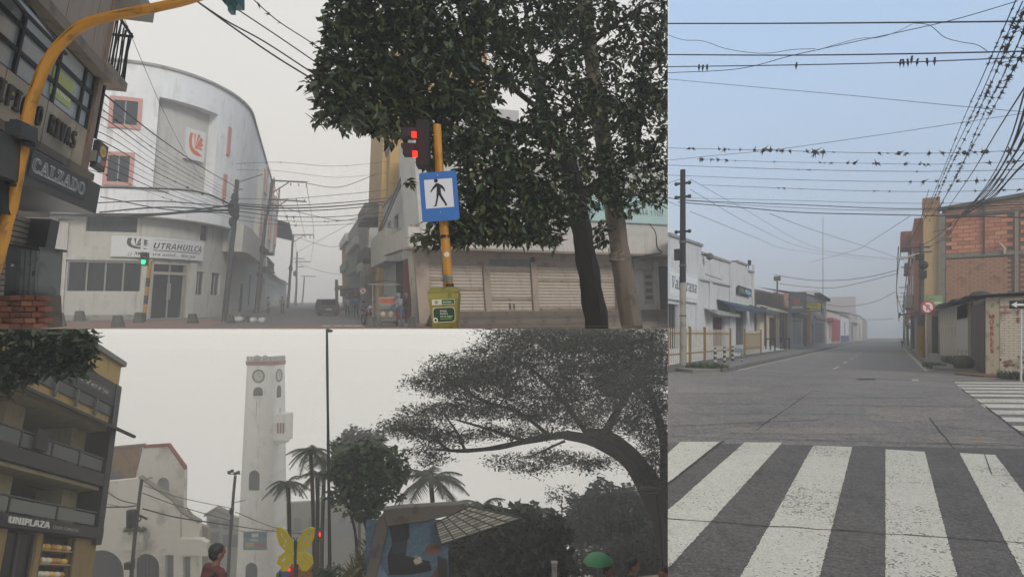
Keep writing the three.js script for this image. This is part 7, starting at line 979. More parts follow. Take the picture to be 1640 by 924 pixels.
  add(t, 'glass_door', box(gx(3), -0.2, -0.22, gx(54), ySb - 0.05, -0.16), glassMat(0x1a1b1c)); add(t, 'door_frame', [0, 0.5, 1].map(k => box(gx(3) + (gx(54) - gx(3)) * k - 0.04, -0.2, -0.15, gx(3) + (gx(54) - gx(3)) * k + 0.04, ySb - 0.05, -0.1)), M(0x3c3c3b), { kind: 'stuff' });
  const s0 = gx(62), s1 = gx(117), yq = ySb - 2.62; add(t, 'display_back', box(s0, -0.2, -0.5, s1, ySb - 0.05, -0.42), M(0x3f3324)); reseed(61);
  for (let j = 0; j < 6; j++) { add(t, 'display_shelf', box(s0, yq + j * 0.42, -0.42, s1, yq + 0.04 + j * 0.42, -0.05), M(0xa58f6c)); for (let x = s0 + 0.15; x < s1 - 0.15; x += rr(0.2, 0.34)) add(t, 'loaf', ball(x, yq + 0.13 + j * 0.42, -0.16, 0.13, 1.2, 0.8, 1, 8), M([0xd2aa50, 0xb98d44, 0xdcbc62, 0xd8d2c6][(rnd() * 4) | 0])); }
  add(t, 'display_glass_frame', [box(s0, -0.2, -0.1, s0 + 0.08, ySb - 0.05, -0.03), box(s1 - 0.08, -0.2, -0.1, s1, ySb - 0.05, -0.03)], M(0x5b4c38), { kind: 'stuff' });
  add(t, 'end_wall', box(E - 0.3, -0.5, -6, E - 0.01, yPt, -0.62), M(0x3a3a39, { map: 'wall', s: 3 }));
}
// ----- church wing, gable and brick nave -----
const chW = M(0xe4e4e0, { map: 'grime', s: 9 }), chT = M(0x8f4a3c, { map: 'grime', s: 2 });
function pxPoly(o, pts, z = 0) { return pts.map(([u, v]) => [o.X(u, z), o.Y(v, z)]); }
{
  const o = pB('church', 'white parish church with red tiled gable and arched side portico', 'church', 230, 975, 62), { t, X, Y, k } = o;
  const ar = (u0, u1, v0, v1, z = 0) => arch(X(u0, z), X(u1, z), Y(v1, z), Y(v0, z), 12), PZ = (z, pts) => pxPoly(o, pts, z), rc = (z, u0, v1, u1, v0) => rect(X(u0, z), Y(v1, z), X(u1, z), Y(v0, z));
  add(t, 'nave_wall', slab(PZ(-5, [[158, 960], [222, 960], [222, 717], [158, 723]]), -5.6, -5), M(0x8d6a4d, { map: 'grime', s: 3 })); { reseed(4); const rows = []; for (let y = Y(775, -5); y < Y(724, -5) - 0.3; y += 0.34) for (let x = X(158, -5) + ((y * 10 | 0) % 2) * 0.3; x < X(221, -5) - 0.6; x += 0.66) rows.push(box(x, y, -5, x + 0.6, y + 0.28, -4.95 + rr(0, 0.03))); add(t, 'brick_courses', rows, M(0x93704f, { map: 'grime', s: 2.5 }), { kind: 'stuff' }); }
  for (const u of [176, 187]) add(t, 'round_window', slab(ar(u - 5, u + 5, 753, 772, -4.9), -4.94, -4.86), M(0x54545a));
  add(t, 'nave_roof', slab(PZ(-4.8, [[156, 723], [226, 717], [226, 712], [156, 718]]), -5.6, -4.8), M(0x6d5a4a, { map: 'grime', s: 2 }));
  add(t, 'gable_wall', slab(PZ(-3.5, [[222, 960], [291, 960], [294, 752], [268, 715], [228, 718], [215, 770]]), -4.2, -3.5, [ar(251, 270, 765, 800, -3.5)]), chW); add(t, 'gable_niche', slab(ar(250, 271, 764, 801, -3.8), -4.1, -3.8), M(0x8e8f92));
  const tile = (a, b) => { const p = [X(a[0], -3.4), Y(a[1], -3.4)], q = [X(b[0], -3.4), Y(b[1], -3.4)]; return slab([p, q, [q[0], q[1] + 4.5 * k], [p[0], p[1] + 4.5 * k]], -3.9, -3.4); }; add(t, 'gable_tiles', tile([228, 718], [268, 715]), chT); add(t, 'gable_tiles', tile([268, 715], [295, 752]), chT);
  for (let i = 0; i < 9; i++) add(t, 'ridge_tile', ball(X(231 + i * 4.6, -3.6), Y(713 - i * 0.3, -3.6), -3.6, 1.6 * k, 1, 0.8, 1, 6), chT);
  add(t, 'wing_wall', slab(pxPoly(o, [[120, 975], [318, 975], [318, 838], [290, 822], [275, 802], [222, 766], [164, 772], [120, 786]]), -0.6, 0, [ar(126, 197, 881, 970), ar(212, 254, 887, 970), rc(0, 263, 970, 277, 889), rc(0, 292, 970, 304, 892)]), chW);
  add(t, 'wing_coping', slab(pxPoly(o, [[318, 838], [290, 822], [275, 802], [222, 766], [222, 763], [276, 799], [291, 819], [318, 835]]), -0.62, 0.12), M(0x86837d, { map: 'grime', s: 1.5 }));
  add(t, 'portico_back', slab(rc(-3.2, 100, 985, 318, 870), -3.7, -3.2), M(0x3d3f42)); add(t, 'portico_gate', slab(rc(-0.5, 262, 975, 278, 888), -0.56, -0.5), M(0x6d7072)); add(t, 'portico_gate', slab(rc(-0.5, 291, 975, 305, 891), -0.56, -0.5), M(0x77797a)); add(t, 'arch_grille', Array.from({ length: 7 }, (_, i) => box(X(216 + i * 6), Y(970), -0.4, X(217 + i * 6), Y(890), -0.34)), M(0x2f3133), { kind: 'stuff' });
  add(t, 'planter_ledge', box(X(200), Y(877), 0.002, X(234), Y(849), 0.7), chW); reseed(14); { const pts = []; for (let i = 0; i < 400; i++) pts.push(V(X(rr(201, 236)), Y(rr(842, 850)), rr(0.2, 0.7))); add(t, 'planter_leaves', leafCloud(pts, 0.3, [0x3d4630, 0x4b5237]), leafM, { kind: 'stuff' }); }
  add(t, 'side_block', slab(pxPoly(o, [[290, 884], [336, 887], [336, 866], [326, 860], [290, 860]]), 0.01, 0.7), chW); add(t, 'wall_joint', [slab(rect(X(288.6), Y(882), X(289.6), Y(824)), 0.002, 0.05)], M(0x86847e));
  const s = pB('church_annex', 'low brown roofed annex right of the church wing', 'building', 330, 975, 74); add(s.t, 'wall', slab(pxPoly(s, [[290, 960], [332, 960], [332, 845], [310, 838], [290, 810]]), -0.6, 0), M(0x9a958b, { map: 'grime', s: 4 })); add(s.t, 'roof', slab(pxPoly(s, [[288, 812], [312, 840], [312, 835], [288, 806]]), -0.6, 0.2), M(0x87483b, { map: 'grime', s: 2 }));
}
{ // plain houses behind
  const o = pB('distant_house', 'pale two storey house seen between church and clock tower', 'house', 350, 985, 110), { t } = o, w = M(0x97958f, { map: 'wall', s: 5 });
  add(t, 'wall', slab(pxPoly(o, [[330, 960], [384, 960], [384, 832], [366, 826], [345, 818], [330, 826]]), -1, 0), w); add(t, 'roof', slab(pxPoly(o, [[327, 828], [345, 818], [368, 828], [368, 823], [345, 812], [327, 823]]), -1, 0.3), M(0x68605a)); for (const [a, b, c, d] of [[334, 832, 350, 846], [356, 834, 374, 848], [333, 852, 350, 870], [356, 856, 380, 876], [334, 878, 350, 900]]) { const wn = add(t, 'window', slab(rect(o.X(a), o.Y(d), o.X(c), o.Y(b)), 0.003, 0.06), M(0x55555a)); add(t, 'window_sill', slab(rect(o.X(a - 1), o.Y(d + 2), o.X(c + 1), o.Y(d)), 0.003, 0.4), w, { to: wn }); }
  const q = pB('distant_house', 'grey block far behind the palm trunks', 'building', 545, 985, 120); add(q.t, 'wall', slab(pxPoly(q, [[455, 960], [600, 960], [600, 815], [560, 800], [455, 806]]), -1, 0), M(0x8f8d88, { map: 'wall', s: 5 })); add(q.t, 'wall_sign', slab(rect(q.X(532), q.Y(862), q.X(566), q.Y(838)), 0.003, 0.1), M(0x77808a)); for (let i = 0; i < 5; i++) add(q.t, 'window', slab(rect(q.X(470 + i * 24), q.Y(850), q.X(482 + i * 24), q.Y(830)), 0.003, 0.05), M(0x5d5e62));
}
// ----- clock tower -----
{
  const o = pB('clock_tower', 'tall slender white clock tower fading into the fog', 'tower', 418, 985, 100), { k } = o, base = aB(418, 985, 100);
  scene.remove(o.t); const t = thing(FBu, 'clock_tower', 'tall slender white clock tower fading into the fog', 'tower', base, -0.1, { lean: [0.02, 0] }); taken.clock_tower = 0; t.name = 'clock_tower';
  const tw = M(0xe6e6e4, { map: 'wall', s: 8 }), hy = v => (985 - v) * k, w0 = 2.95, w1 = 2.1, top = hy(584), wAt = y => w0 + (w1 - w0) * Math.min(1, y / top);
  const ring = (y0, y1, e = 0, a = wAt(y0) + e, b = wAt(y1) + e) => { const g = new THREE.CylinderGeometry(b * Math.SQRT2, a * Math.SQRT2, y1 - y0, 4, 1).rotateY(Math.PI / 4).translate(0, (y0 + y1) / 2, 0); return flat(g); };
  add(t, 'shaft', ring(0, hy(584)), tw);
  add(t, 'cornice', ring(hy(584), hy(578), 0.25, 2.2, 2.25), M(0x9a6a5c, { map: 'grime', s: 2 })); for (let i = 0; i < 9; i++) { for (const z of [2.6]) add(t, 'crown_block', [cbox(-2.0 + i * 0.5, hy(578) + 0.4, 2.0, 0.3, 0.8, 0.3)], M(0xa4a09c)); add(t, 'crown_block', cbox(2.05, hy(578) + 0.4, 1.7 - i * 0.45, 0.3, 0.8, 0.25), M(0xa4a09c)); } add(t, 'finial', [ball(-0.6, hy(573), 1.8, 0.5), ball(0.6, hy(572.5), 1.6, 0.45)].slice(1), M(0x9b9793)); add(t, 'finial', ball(-0.6, hy(573), 1.8, 0.5), M(0x9b9793)); add(t, 'finial', ball(1.7, hy(574), 1.4, 0.4), M(0x9b9793));
  const fz = y => wAt(y) + 0.02, face = (name, g, y, m, oo) => add(t, name, g.translate(0, 0, fz(y)), m, oo), sideF = (name, g, y, m, oo) => add(t, name, g.rotateY(Math.PI / 2).translate(fz(y), 0, 0), m, oo);
  const clk = print(256, 256, (x, w) => { x.fillStyle = '#b2b2b0'; x.fillRect(0, 0, w, w); x.strokeStyle = '#4c4640'; x.lineWidth = 14; x.beginPath(); x.arc(128, 128, 116, 0, 7); x.stroke(); x.lineWidth = 10; for (let i = 0; i < 12; i++) { const a = i * Math.PI / 6; x.beginPath(); x.moveTo(128 + 84 * Math.cos(a), 128 + 84 * Math.sin(a)); x.lineTo(128 + 104 * Math.cos(a), 128 + 104 * Math.sin(a)); x.stroke(); } x.lineWidth = 12; x.beginPath(); x.moveTo(128, 60); x.lineTo(128, 128); x.lineTo(176, 146); x.stroke(); });
  const cy = hy(601), c1 = face('clock_face', new THREE.CircleGeometry(0.95, 28).translate(-0.1, cy, 0.05), cy, clk, { uv: true }); face('clock_rim', new THREE.TorusGeometry(0.98, 0.09, 6, 28).translate(-0.1, cy, 0.05), cy, M(0x5f5a54), { to: c1 }); const c2 = sideF('clock_face', new THREE.CircleGeometry(0.95, 28).translate(0, cy, 0.05), cy, clk, { uv: true }); sideF('clock_rim', new THREE.TorusGeometry(0.98, 0.09, 6, 28).translate(0, cy, 0.05), cy, M(0x5f5a54), { to: c2 });
  const opening = (yb, yt, wd, x, f2, nm) => { const g = slab(arch(x - wd, x + wd, yb, yt), -0.02, 0.05); return f2(nm, g, (yb + yt) / 2, M(0x35363a)); };
  opening(hy(632), hy(618), 0.78, -0.1, face, 'belfry_opening'); opening(hy(636), hy(617), 0.7, 0, sideF, 'belfry_opening'); opening(hy(779), hy(748), 0.85, -0.3, face, 'arched_window'); opening(hy(945), hy(891), 0.95, -0.3, face, 'arched_door'); add(t, 'belfry_sill', box(-1.0, hy(634), fz(hy(634)), 0.8, hy(632), fz(hy(634)) + 0.2), tw);
  { const ya = hy(702), yb = hy(660); add(t, 'balcony_box', box(1.9, ya, -0.4, 4.5, yb, 2.0), tw); add(t, 'balcony_base', box(2.0, ya - 0.5, -0.2, 4.0, ya, 1.7), tw); for (let i = 0; i < 3; i++) add(t, 'balcony_window', box(3.0 + i * 0.45, ya + 1.2, 2.003, 3.3 + i * 0.45, ya + 2.8, 2.04), M(0x7a5b55)); add(t, 'balcony_post', cyl(3.2, yb, yb + 0.9, 1.5, 0.06), M(0x8a8a8a)); }
  add(t, 'weather_stain', box(-0.35, hy(672), fz(hy(650)) + 0.0, -0.25, hy(640), fz(hy(640)) + 0.03), M(0x8e8d8a));
  const bn = pB('street_banner', 'blue printed banner hung before the clock tower', 'banner', 408, 880, 84); add(bn.t, 'cloth', card(bn.X(389), bn.Y(881), bn.X(427), bn.Y(851), 0), print(256, 200, (x, w, h) => { x.fillStyle = '#5b7f8c'; x.fillRect(0, 0, w, h); x.fillStyle = '#3c6272'; x.fillRect(8, 14, 240, 52); x.fillStyle = '#c4cac6'; x.fillRect(90, 22, 74, 40); x.fillStyle = '#b0a25a'; x.fillRect(20, 120, 90, 50); x.fillStyle = '#9b4e40'; x.fillRect(120, 130, 110, 40); x.fillStyle = '#d6d9d4'; x.font = 'bold 34px sans-serif'; x.fillText('FERIA', 70, 106); grimy(x, w, h, 60, 0.2); }), { uv: true }); add(bn.t, 'rope', [bar(V(bn.X(389), bn.Y(851), 0), V(bn.X(360), bn.Y(846), 0), 0.04), bar(V(bn.X(427), bn.Y(851), 0), V(bn.X(440), bn.Y(848), 0), 0.04)], blk, { kind: 'stuff' });
}
// ----- posts, signals, butterfly -----
{
  const a = pB('utility_pole', 'leaning pole with black transformer before the church wing', 'pole', 206, 970, 38); add(a.t, 'shaft', limb([[206, 970], [213, 880], [219, 825], [226, 768]].map(([u, v]) => V(a.X(u), a.Y(v), 0)), 3.4 * a.k, 2.4 * a.k, 9), M(0x4f4f4e, { map: 'grime', s: 1 })); add(a.t, 'transformer', [cyl(a.X(214), a.Y(842), a.Y(815), 0.3, 7 * a.k, 7 * a.k, 14)], M(0x26282a)); add(a.t, 'cable_coil', new THREE.TorusGeometry(4.4 * a.k, 1.1 * a.k, 6, 16).translate(a.X(225), a.Y(828), 0.3), blk); add(a.t, 'splice_box', bar(V(a.X(226), a.Y(824), 0.2), V(a.X(238), a.Y(830), 0.2), 1.8 * a.k), blk); add(a.t, 'lamp_arm', [bar(V(a.X(225), a.Y(772), 0), V(a.X(240), a.Y(765), 0), 0.9 * a.k)], M(0x77797b)); add(a.t, 'lamp', ball(a.X(241), a.Y(765), 0, 2.4 * a.k, 1.4, 0.6, 1), M(0x87898a)); add(a.t, 'junction', cbox(a.X(208), a.Y(905), 0.1, 0.5, 0.4, 0.3), blk);
  const b = pB('utility_pole', 'pole with a cluster of floodlights left of the tower', 'pole', 365, 975, 46); add(b.t, 'shaft', limb([[362, 975], [366, 890], [371, 820], [376, 762]].map(([u, v]) => V(b.X(u), b.Y(v), 0)), 3 * b.k, 2.2 * b.k, 9), M(0x55555a, { map: 'grime', s: 1 })); for (const [u, v] of [[367, 756], [372, 754], [377, 758], [382, 756]]) add(b.t, 'floodlight', [cbox(b.X(u), b.Y(v), 0.1, 4 * b.k, 4.4 * b.k, 3 * b.k)], M(0x3a3c3e)); add(b.t, 'lamp_bracket', bar(V(b.X(365), b.Y(759), 0), V(b.X(384), b.Y(759), 0), 0.9 * b.k), blk); add(b.t, 'cable_knot', ball(b.X(371), b.Y(818), 0.1, 4 * b.k, 1, 1.4, 1, 8), blk); add(b.t, 'lamp_arm', bar(V(b.X(371), b.Y(806), 0), V(b.X(392), b.Y(801), 0), 0.7 * b.k), M(0x77797b));
  const c = pB('lamp_post', 'very tall thin dark lamp post standing among the palms', 'lamp post', 528, 985, 20); add(c.t, 'post', limb([[528, 985], [527, 850], [525, 700], [523, 527]].map(([u, v]) => V(c.X(u), c.Y(v), 0)), 3.2 * c.k, 1.8 * c.k, 10), M(0x2e3a3c, { rough: 0.5 })); add(c.t, 'lamp_head', [ball(c.X(527), c.Y(530), 0, 4.2 * c.k, 1.4, 0.6, 1)], M(0x3a474b)); add(c.t, 'arm', bar(V(c.X(523), c.Y(527), 0), V(c.X(530), c.Y(529), 0), 1.2 * c.k), M(0x2e3a3c));
  const s = pB('traffic_signal', 'red lit traffic signal hanging right of the butterfly', 'traffic light', 512, 866, 40); add(s.t, 'housing', box(s.X(508.5), s.Y(866), -0.12, s.X(516), s.Y(846), 0.12), M(0x1b1d1e)); add(s.t, 'red_light', new THREE.CircleGeometry(2.9 * s.k, 16).translate(s.X(512), s.Y(855), 0.125), M(0xff2a1c, { emit: 1.2 })); add(s.t, 'post', cyl(s.X(512.5), s.Y(975), s.Y(866), -0.02, 0.06), M(0x4a4b4a)); { const L = new THREE.PointLight(0xff2a1c, 0.6); L.position.set(s.X(512), s.Y(855), 0.22); L.castShadow = true; s.t.add(L); }
  const d = pB('butterfly_sculpture', 'flat yellow butterfly sculpture with cut out wings', 'sculpture', 474, 985, 17), ym = M(0xb9a91c, { rough: 0.45 }), B = pts => pts.map(([u, v]) => [d.X(u), d.Y(v)]);
  const ho = (cx, cy, rx, ry, a) => Array.from({ length: 10 }, (_, i) => { const t = i / 10 * 6.283, x = Math.cos(t) * rx, y = Math.sin(t) * ry; return [d.X(cx + x * Math.cos(a) - y * Math.sin(a)), d.Y(cy + x * Math.sin(a) + y * Math.cos(a))]; });
  add(d.t, 'upper_wing', slab(B([[472, 885], [471, 872], [460, 852], [450, 844], [442, 843], [444, 858], [448, 872], [457, 881]]), 0, 0.05, [ho(451, 856, 1.6, 5, -0.5), ho(458, 866, 1.6, 6, -0.6), ho(455, 873, 1.4, 3.4, -0.9)]), ym); add(d.t, 'upper_wing', slab(B([[475, 885], [477, 868], [486, 850], [496, 844], [504, 845], [503, 860], [498, 873], [488, 882]]), 0, 0.05, [ho(496, 853, 1.6, 5, 0.6), ho(489, 862, 1.6, 6, 0.6), ho(494, 868, 1.5, 4.5, 0.9), ho(482, 874, 1.3, 5, 0.5)]), ym);
  add(d.t, 'lower_wing', slab(B([[472, 887], [458, 882], [447, 890], [444, 902], [450, 906], [452, 914], [460, 914], [468, 902]]), 0, 0.05, [ho(455, 895, 1.5, 5, 0.8), ho(461, 902, 1.4, 4, 0.5)]), ym); add(d.t, 'lower_wing', slab(B([[475, 887], [490, 883], [500, 890], [502, 902], [496, 908], [492, 914], [484, 913], [477, 901]]), 0, 0.05, [ho(490, 894, 1.5, 6, -0.7), ho(484, 901, 1.3, 5, -0.3), ho(496, 900, 1.2, 3, -0.5)]), ym); add(d.t, 'body', limb([[473, 908], [473.5, 890], [473.5, 866]].map(([u, v]) => V(d.X(u), d.Y(v), 0.04)), 1.6 * d.k, 2.8 * d.k, 8), M(0x24433f)); for (const g of [-1, 1]) add(d.t, 'antenna', tube([V(d.X(473.5), d.Y(866), 0.04), V(d.X(473.5 + g * 2), d.Y(862), 0.04), V(d.X(473.5 + g * 3.4), d.Y(860), 0.04)], 0.012), M(0x24433f)); add(d.t, 'stand', cyl(d.X(473.5), d.Y(985), d.Y(905), -0.02, 0.05), M(0x3a3c3c));
  const fl = pB('flower_stall', 'colourful red and blue stall behind the butterfly', 'stall', 470, 975, 24); for (const [u0, u1, v0, v1, cc] of [[452, 468, 908, 924, 0x5b6fae], [468, 480, 903, 924, 0xa03a3c], [480, 500, 906, 926, 0x9c6a3c], [448, 456, 912, 930, 0x63904a]]) add(fl.t, 'goods', box(fl.X(u0), fl.Y(v1), 0, fl.X(u1), fl.Y(v0), 0.4), M(cc, { map: 'grime', s: 0.5 })); add(fl.t, 'table', box(fl.X(446), fl.Y(975), -0.2, fl.X(502), fl.Y(926), 0.5), M(0x4a4640)); add(fl.t, 'red_lamp', ball(fl.X(470), fl.Y(905), 0.5, 2.4 * fl.k), M(0xff3a22, { emit: 0.7 }));
}
// ----- concrete shell with mural and pergola -----
{
  const o = pB('mural_pavilion', 'slanted concrete pavilion with a painted boot mural and lattice canopy', 'pavilion', 650, 985, 14), { t, k, X, Y } = o, cc = M(0x5d5b58, { map: 'grime', s: 1.2, bump: 0.006 });
  const PX = pts => pts.map(([u, v]) => [X(u), Y(v)]);
  add(t, 'left_fin', slab(PX([[574, 985], [588, 985], [623, 838], [618, 814], [604, 836]]), -0.2, 0.08), cc);
  add(t, 'roof_slab', slab(PX([[616, 815], [640, 812], [745, 806], [752, 812], [720, 822], [680, 832], [632, 838], [622, 840]]), -0.16, 0.12, [], 0.02), cc);
  add(t, 'mural_wall', slab(PX([[585, 985], [720, 985], [714, 900], [700, 850], [690, 830], [622, 838]]), -0.2, 0.0), M(0x34434f));
  add(t, 'mural', card(X(586), Y(985), X(718), Y(832), 0.004), print(1024, 1187, (x, w, h) => { const sx = w / 132, sy = h / 153, q = (u, v) => [(u - 586) * sx, (v - 832) * sy]; reseed(2);
    const g = ['#3d5568', '#49647a', '#2f4557', '#56707f', '#3a4c60']; x.fillStyle = '#40586b'; x.fillRect(0, 0, w, h); for (let i = 0; i < 900; i++) { x.fillStyle = g[(rnd() * 5) | 0] + '55'; const a = rnd() * w, b = rnd() * h; x.beginPath(); x.ellipse(a, b, rr(10, 70), rr(4, 26), rr(-1, 0.2), 0, 7); x.fill(); }
    const poly = (c, pts) => { x.fillStyle = c; x.beginPath(); pts.forEach(([u, v], i) => x[i ? 'lineTo' : 'moveTo'](...q(u, v))); x.closePath(); x.fill(); };
    poly('#191b22', [[622, 836], [655, 838], [656, 858], [652, 866], [650, 890], [672, 895], [688, 899], [689, 908], [676, 914], [640, 914], [622, 916], [620, 890], [628, 872]]); poly('#2a2c34', [[626, 868], [650, 866], [649, 884], [630, 888]]); poly('#8b8678', [[661, 897], [672, 891], [676, 900], [666, 905]]); for (let i = 0; i < 60; i++) { x.strokeStyle = '#c2bba8'; x.lineWidth = 2; const [a, b] = q(rr(662, 676), rr(892, 903)); x.beginPath(); x.moveTo(a, b); x.lineTo(a + rr(-20, 20), b - rr(5, 30)); x.stroke(); }
    poly('#0f1116', [[622, 912], [690, 906], [691, 914], [660, 920], [622, 921]]); poly('#5f4136', [[682, 876], [690, 869], [702, 872], [706, 881], [698, 888], [686, 888], [680, 883]]); for (let i = 0; i < 4; i++) poly('#6d4b3e', [[684 + i * 5, 888], [688 + i * 5, 888], [688 + i * 5, 880], [685 + i * 5, 879]]); poly('#4d352d', [[690, 924], [702, 905], [714, 914], [716, 985], [688, 985]]); poly('#23262e', [[700, 890], [716, 896], [718, 985], [706, 985]]); poly('#5e7386', [[592, 985], [612, 985], [622, 925], [606, 900], [600, 870]]);
    for (let i = 0; i < 500; i++) { x.fillStyle = `rgba(20,22,26,${rnd() * 0.18})`; x.fillRect(rnd() * w, rnd() * h, rr(2, 16), rr(2, 40)); } }), { uv: true });
  // lattice canopy reaching right
  const A = [[697, 838], [752, 811], [836, 830], [706, 872]].map(([u, v], i) => { const z = [0.14, 0.16, 0.7, 0.5][i]; return V(X(u, z), Y(v, z), z); }), lerp = (s, q) => A[0].clone().lerp(A[1], s).lerp(A[3].clone().lerp(A[2], s), q);
  const steelM = M(0x1f2122, { rough: 0.5 });
  for (let i = 0; i <= 6; i++) add(t, 'lattice_bar', bar(lerp(i / 6, 0), lerp(i / 6, 1), (i % 6 ? 1.0 : 1.5) * k, 6), steelM); for (let i = 0; i <= 9; i++) add(t, 'lattice_bar', bar(lerp(0, i / 9), lerp(1, i / 9), (i % 9 ? 0.9 : 1.5) * k, 6), steelM);
  for (let i = 0; i < 6; i++) for (let j = 0; j < 9; j++) { const a = lerp(i / 6, j / 9), b = lerp((i + 1) / 6, j / 9), c = lerp((i + 1) / 6, (j + 1) / 9), d = lerp(i / 6, (j + 1) / 9), m = a.clone().add(c).multiplyScalar(0.5), sh = v => v.clone().lerp(m, 0.12).add(V(0, 0.012, 0)); add(t, 'canopy_pane', quad(sh(a), sh(b), sh(c), sh(d)), (i * 5 + j) % 3 ? M(0x8d8d86, { map: 'grime', s: 0.8, rough: 0.5 }) : M(0x77776f, { map: 'grime', s: 0.8 })); }
  add(t, 'lattice_edge', [bar(A[1], A[2], 1.7 * k, 6), bar(A[2], A[3], 1.7 * k, 6)], steelM); add(t, 'roof_post', [bar(V(X(744), Y(806), 0.2), V(X(744), Y(802), 0.2), 2 * k)], cc);
  reseed(8); const vt = []; for (let i = 0; i < 500; i++) { const u = rr(556, 590), v = rr(905 - (u - 556) * 1.2, 940); vt.push(V(X(u), Y(v), rr(-0.4, 0.2))); }
  const vn = pB('ornamental_grass', 'dry ornamental grass heap left of the pavilion', 'plant', 572, 985, 14.3); add(vn.t, 'blades', leafCloud(Array.from({ length: 900 }, () => { const u = rr(548, 592); return V(vn.X(u), vn.Y(rr(960, Math.max(868, 960 - (u - 540) * 1.9))), rr(-0.4, 0.3)); }), 0.35, [0x4c4a30, 0x5d573a, 0x3b4029], { wide: 0.05, droop: 0.2, rise: 1.2 }), leafM, { kind: 'stuff' });
}
// ----- vegetation -----
function palm(label, u, v, d, trunk, R, n, o = {}) {       // crown centre at (u, v); trunk: view points below it
  const q = pB('palm_tree', label, 'palm', u, 985, d), { t, X, Y, k } = q, C = V(X(u), Y(v), 0);
  for (const tr of trunk) add(t, 'trunk', limb(tr.map(([a, b]) => V(X(a), Y(b), 0)), (o.tr ?? 3.4) * k, (o.tr ?? 3.4) * 0.75 * k, 8), M(o.bark ?? 0x4e4840, { map: 'bark', s: 0.6 }));
  for (let i = 0; i < n; i++) { const a = i / n * 6.283 + rr(-0.2, 0.2), el = rr(-0.1, 1.15), L = R * k * rr(0.8, 1.1), droop = rr(0.6, 1.05), dir = V(Math.cos(a), 0, Math.sin(a)), pts = []; for (let s = 0; s <= 6; s++) { const f = s / 6; pts.push(C.clone().addScaledVector(dir, L * f * Math.cos(el * (1 - f * 0.5))).add(V(0, L * (Math.sin(el) * f - droop * f * f), 0))); }
    const c = new THREE.CatmullRomCurve3(pts), g = [], side = dir.clone().cross(V(0, 1, 0)), nl = o.leaflets ?? 34; for (let s = 1; s < nl; s++) { const f = s / nl, p = c.getPoint(f), tg = c.getTangent(f), l = L * 0.36 * Math.sin(Math.PI * Math.min(1, f * 0.85 + 0.12)) * rr(0.8, 1.1); for (const e of [-1, 1]) { const tip = p.clone().addScaledVector(side, e * l * 0.75).addScaledVector(tg, l * 0.45).add(V(0, -l * rr(0.25, 0.6), 0)), w = tg.clone().multiplyScalar(L * 0.02); g.push(p.x - w.x, p.y - w.y, p.z - w.z, p.x + w.x, p.y + w.y, p.z + w.z, tip.x, tip.y, tip.z); } }
    const bg = new THREE.BufferGeometry(); bg.setAttribute('position', new THREE.Float32BufferAttribute(g, 3)); bg.computeVertexNormals(); bg.setAttribute('uv', new THREE.Float32BufferAttribute(new Float32Array(g.length / 3 * 2), 2)); const rach = flat(new THREE.TubeGeometry(c, 6, 0.8 * k, 3)); rach.deleteAttribute('color'); add(t, 'frond', [bg, rach], o.m ?? M(0x323c2c, { rough: 0.6 })); }
  return q;
}
reseed(101);
palm('small palm at the left of the group before the tower', 460, 775, 30, [[[461, 780], [464, 880], [466, 985]]], 36, 15);
palm('tall palm in the left group, upper crown', 497, 722, 33, [[[497, 725], [501, 820], [503, 985]]], 38, 16);
palm('second tall palm behind the lamp post', 519, 738, 36, [[[519, 740], [516, 840], [514, 985]]], 34, 14);
palm('third palm with bare trunk right of the lamp post', 508, 760, 34, [[[508, 765], [508, 860], [508, 985]]], 34, 14);
palm('palm with drooping fronds above the pavilion roof', 690, 768, 40, [[[690, 770], [693, 820], [694, 985]]], 64, 18, { tr: 4 });
palm('palm right of the pavilion with a feathery crown', 866, 818, 36, [[[866, 820], [866, 985]]], 34, 14);
palm('palm peeping above the pavilion lattice', 772, 812, 38, [[[772, 815], [772, 985]]], 50, 12, { tr: 4 });
palm('faint small palm among the background trees', 915, 842, 60, [[[915, 845], [925, 985]]], 36, 12);
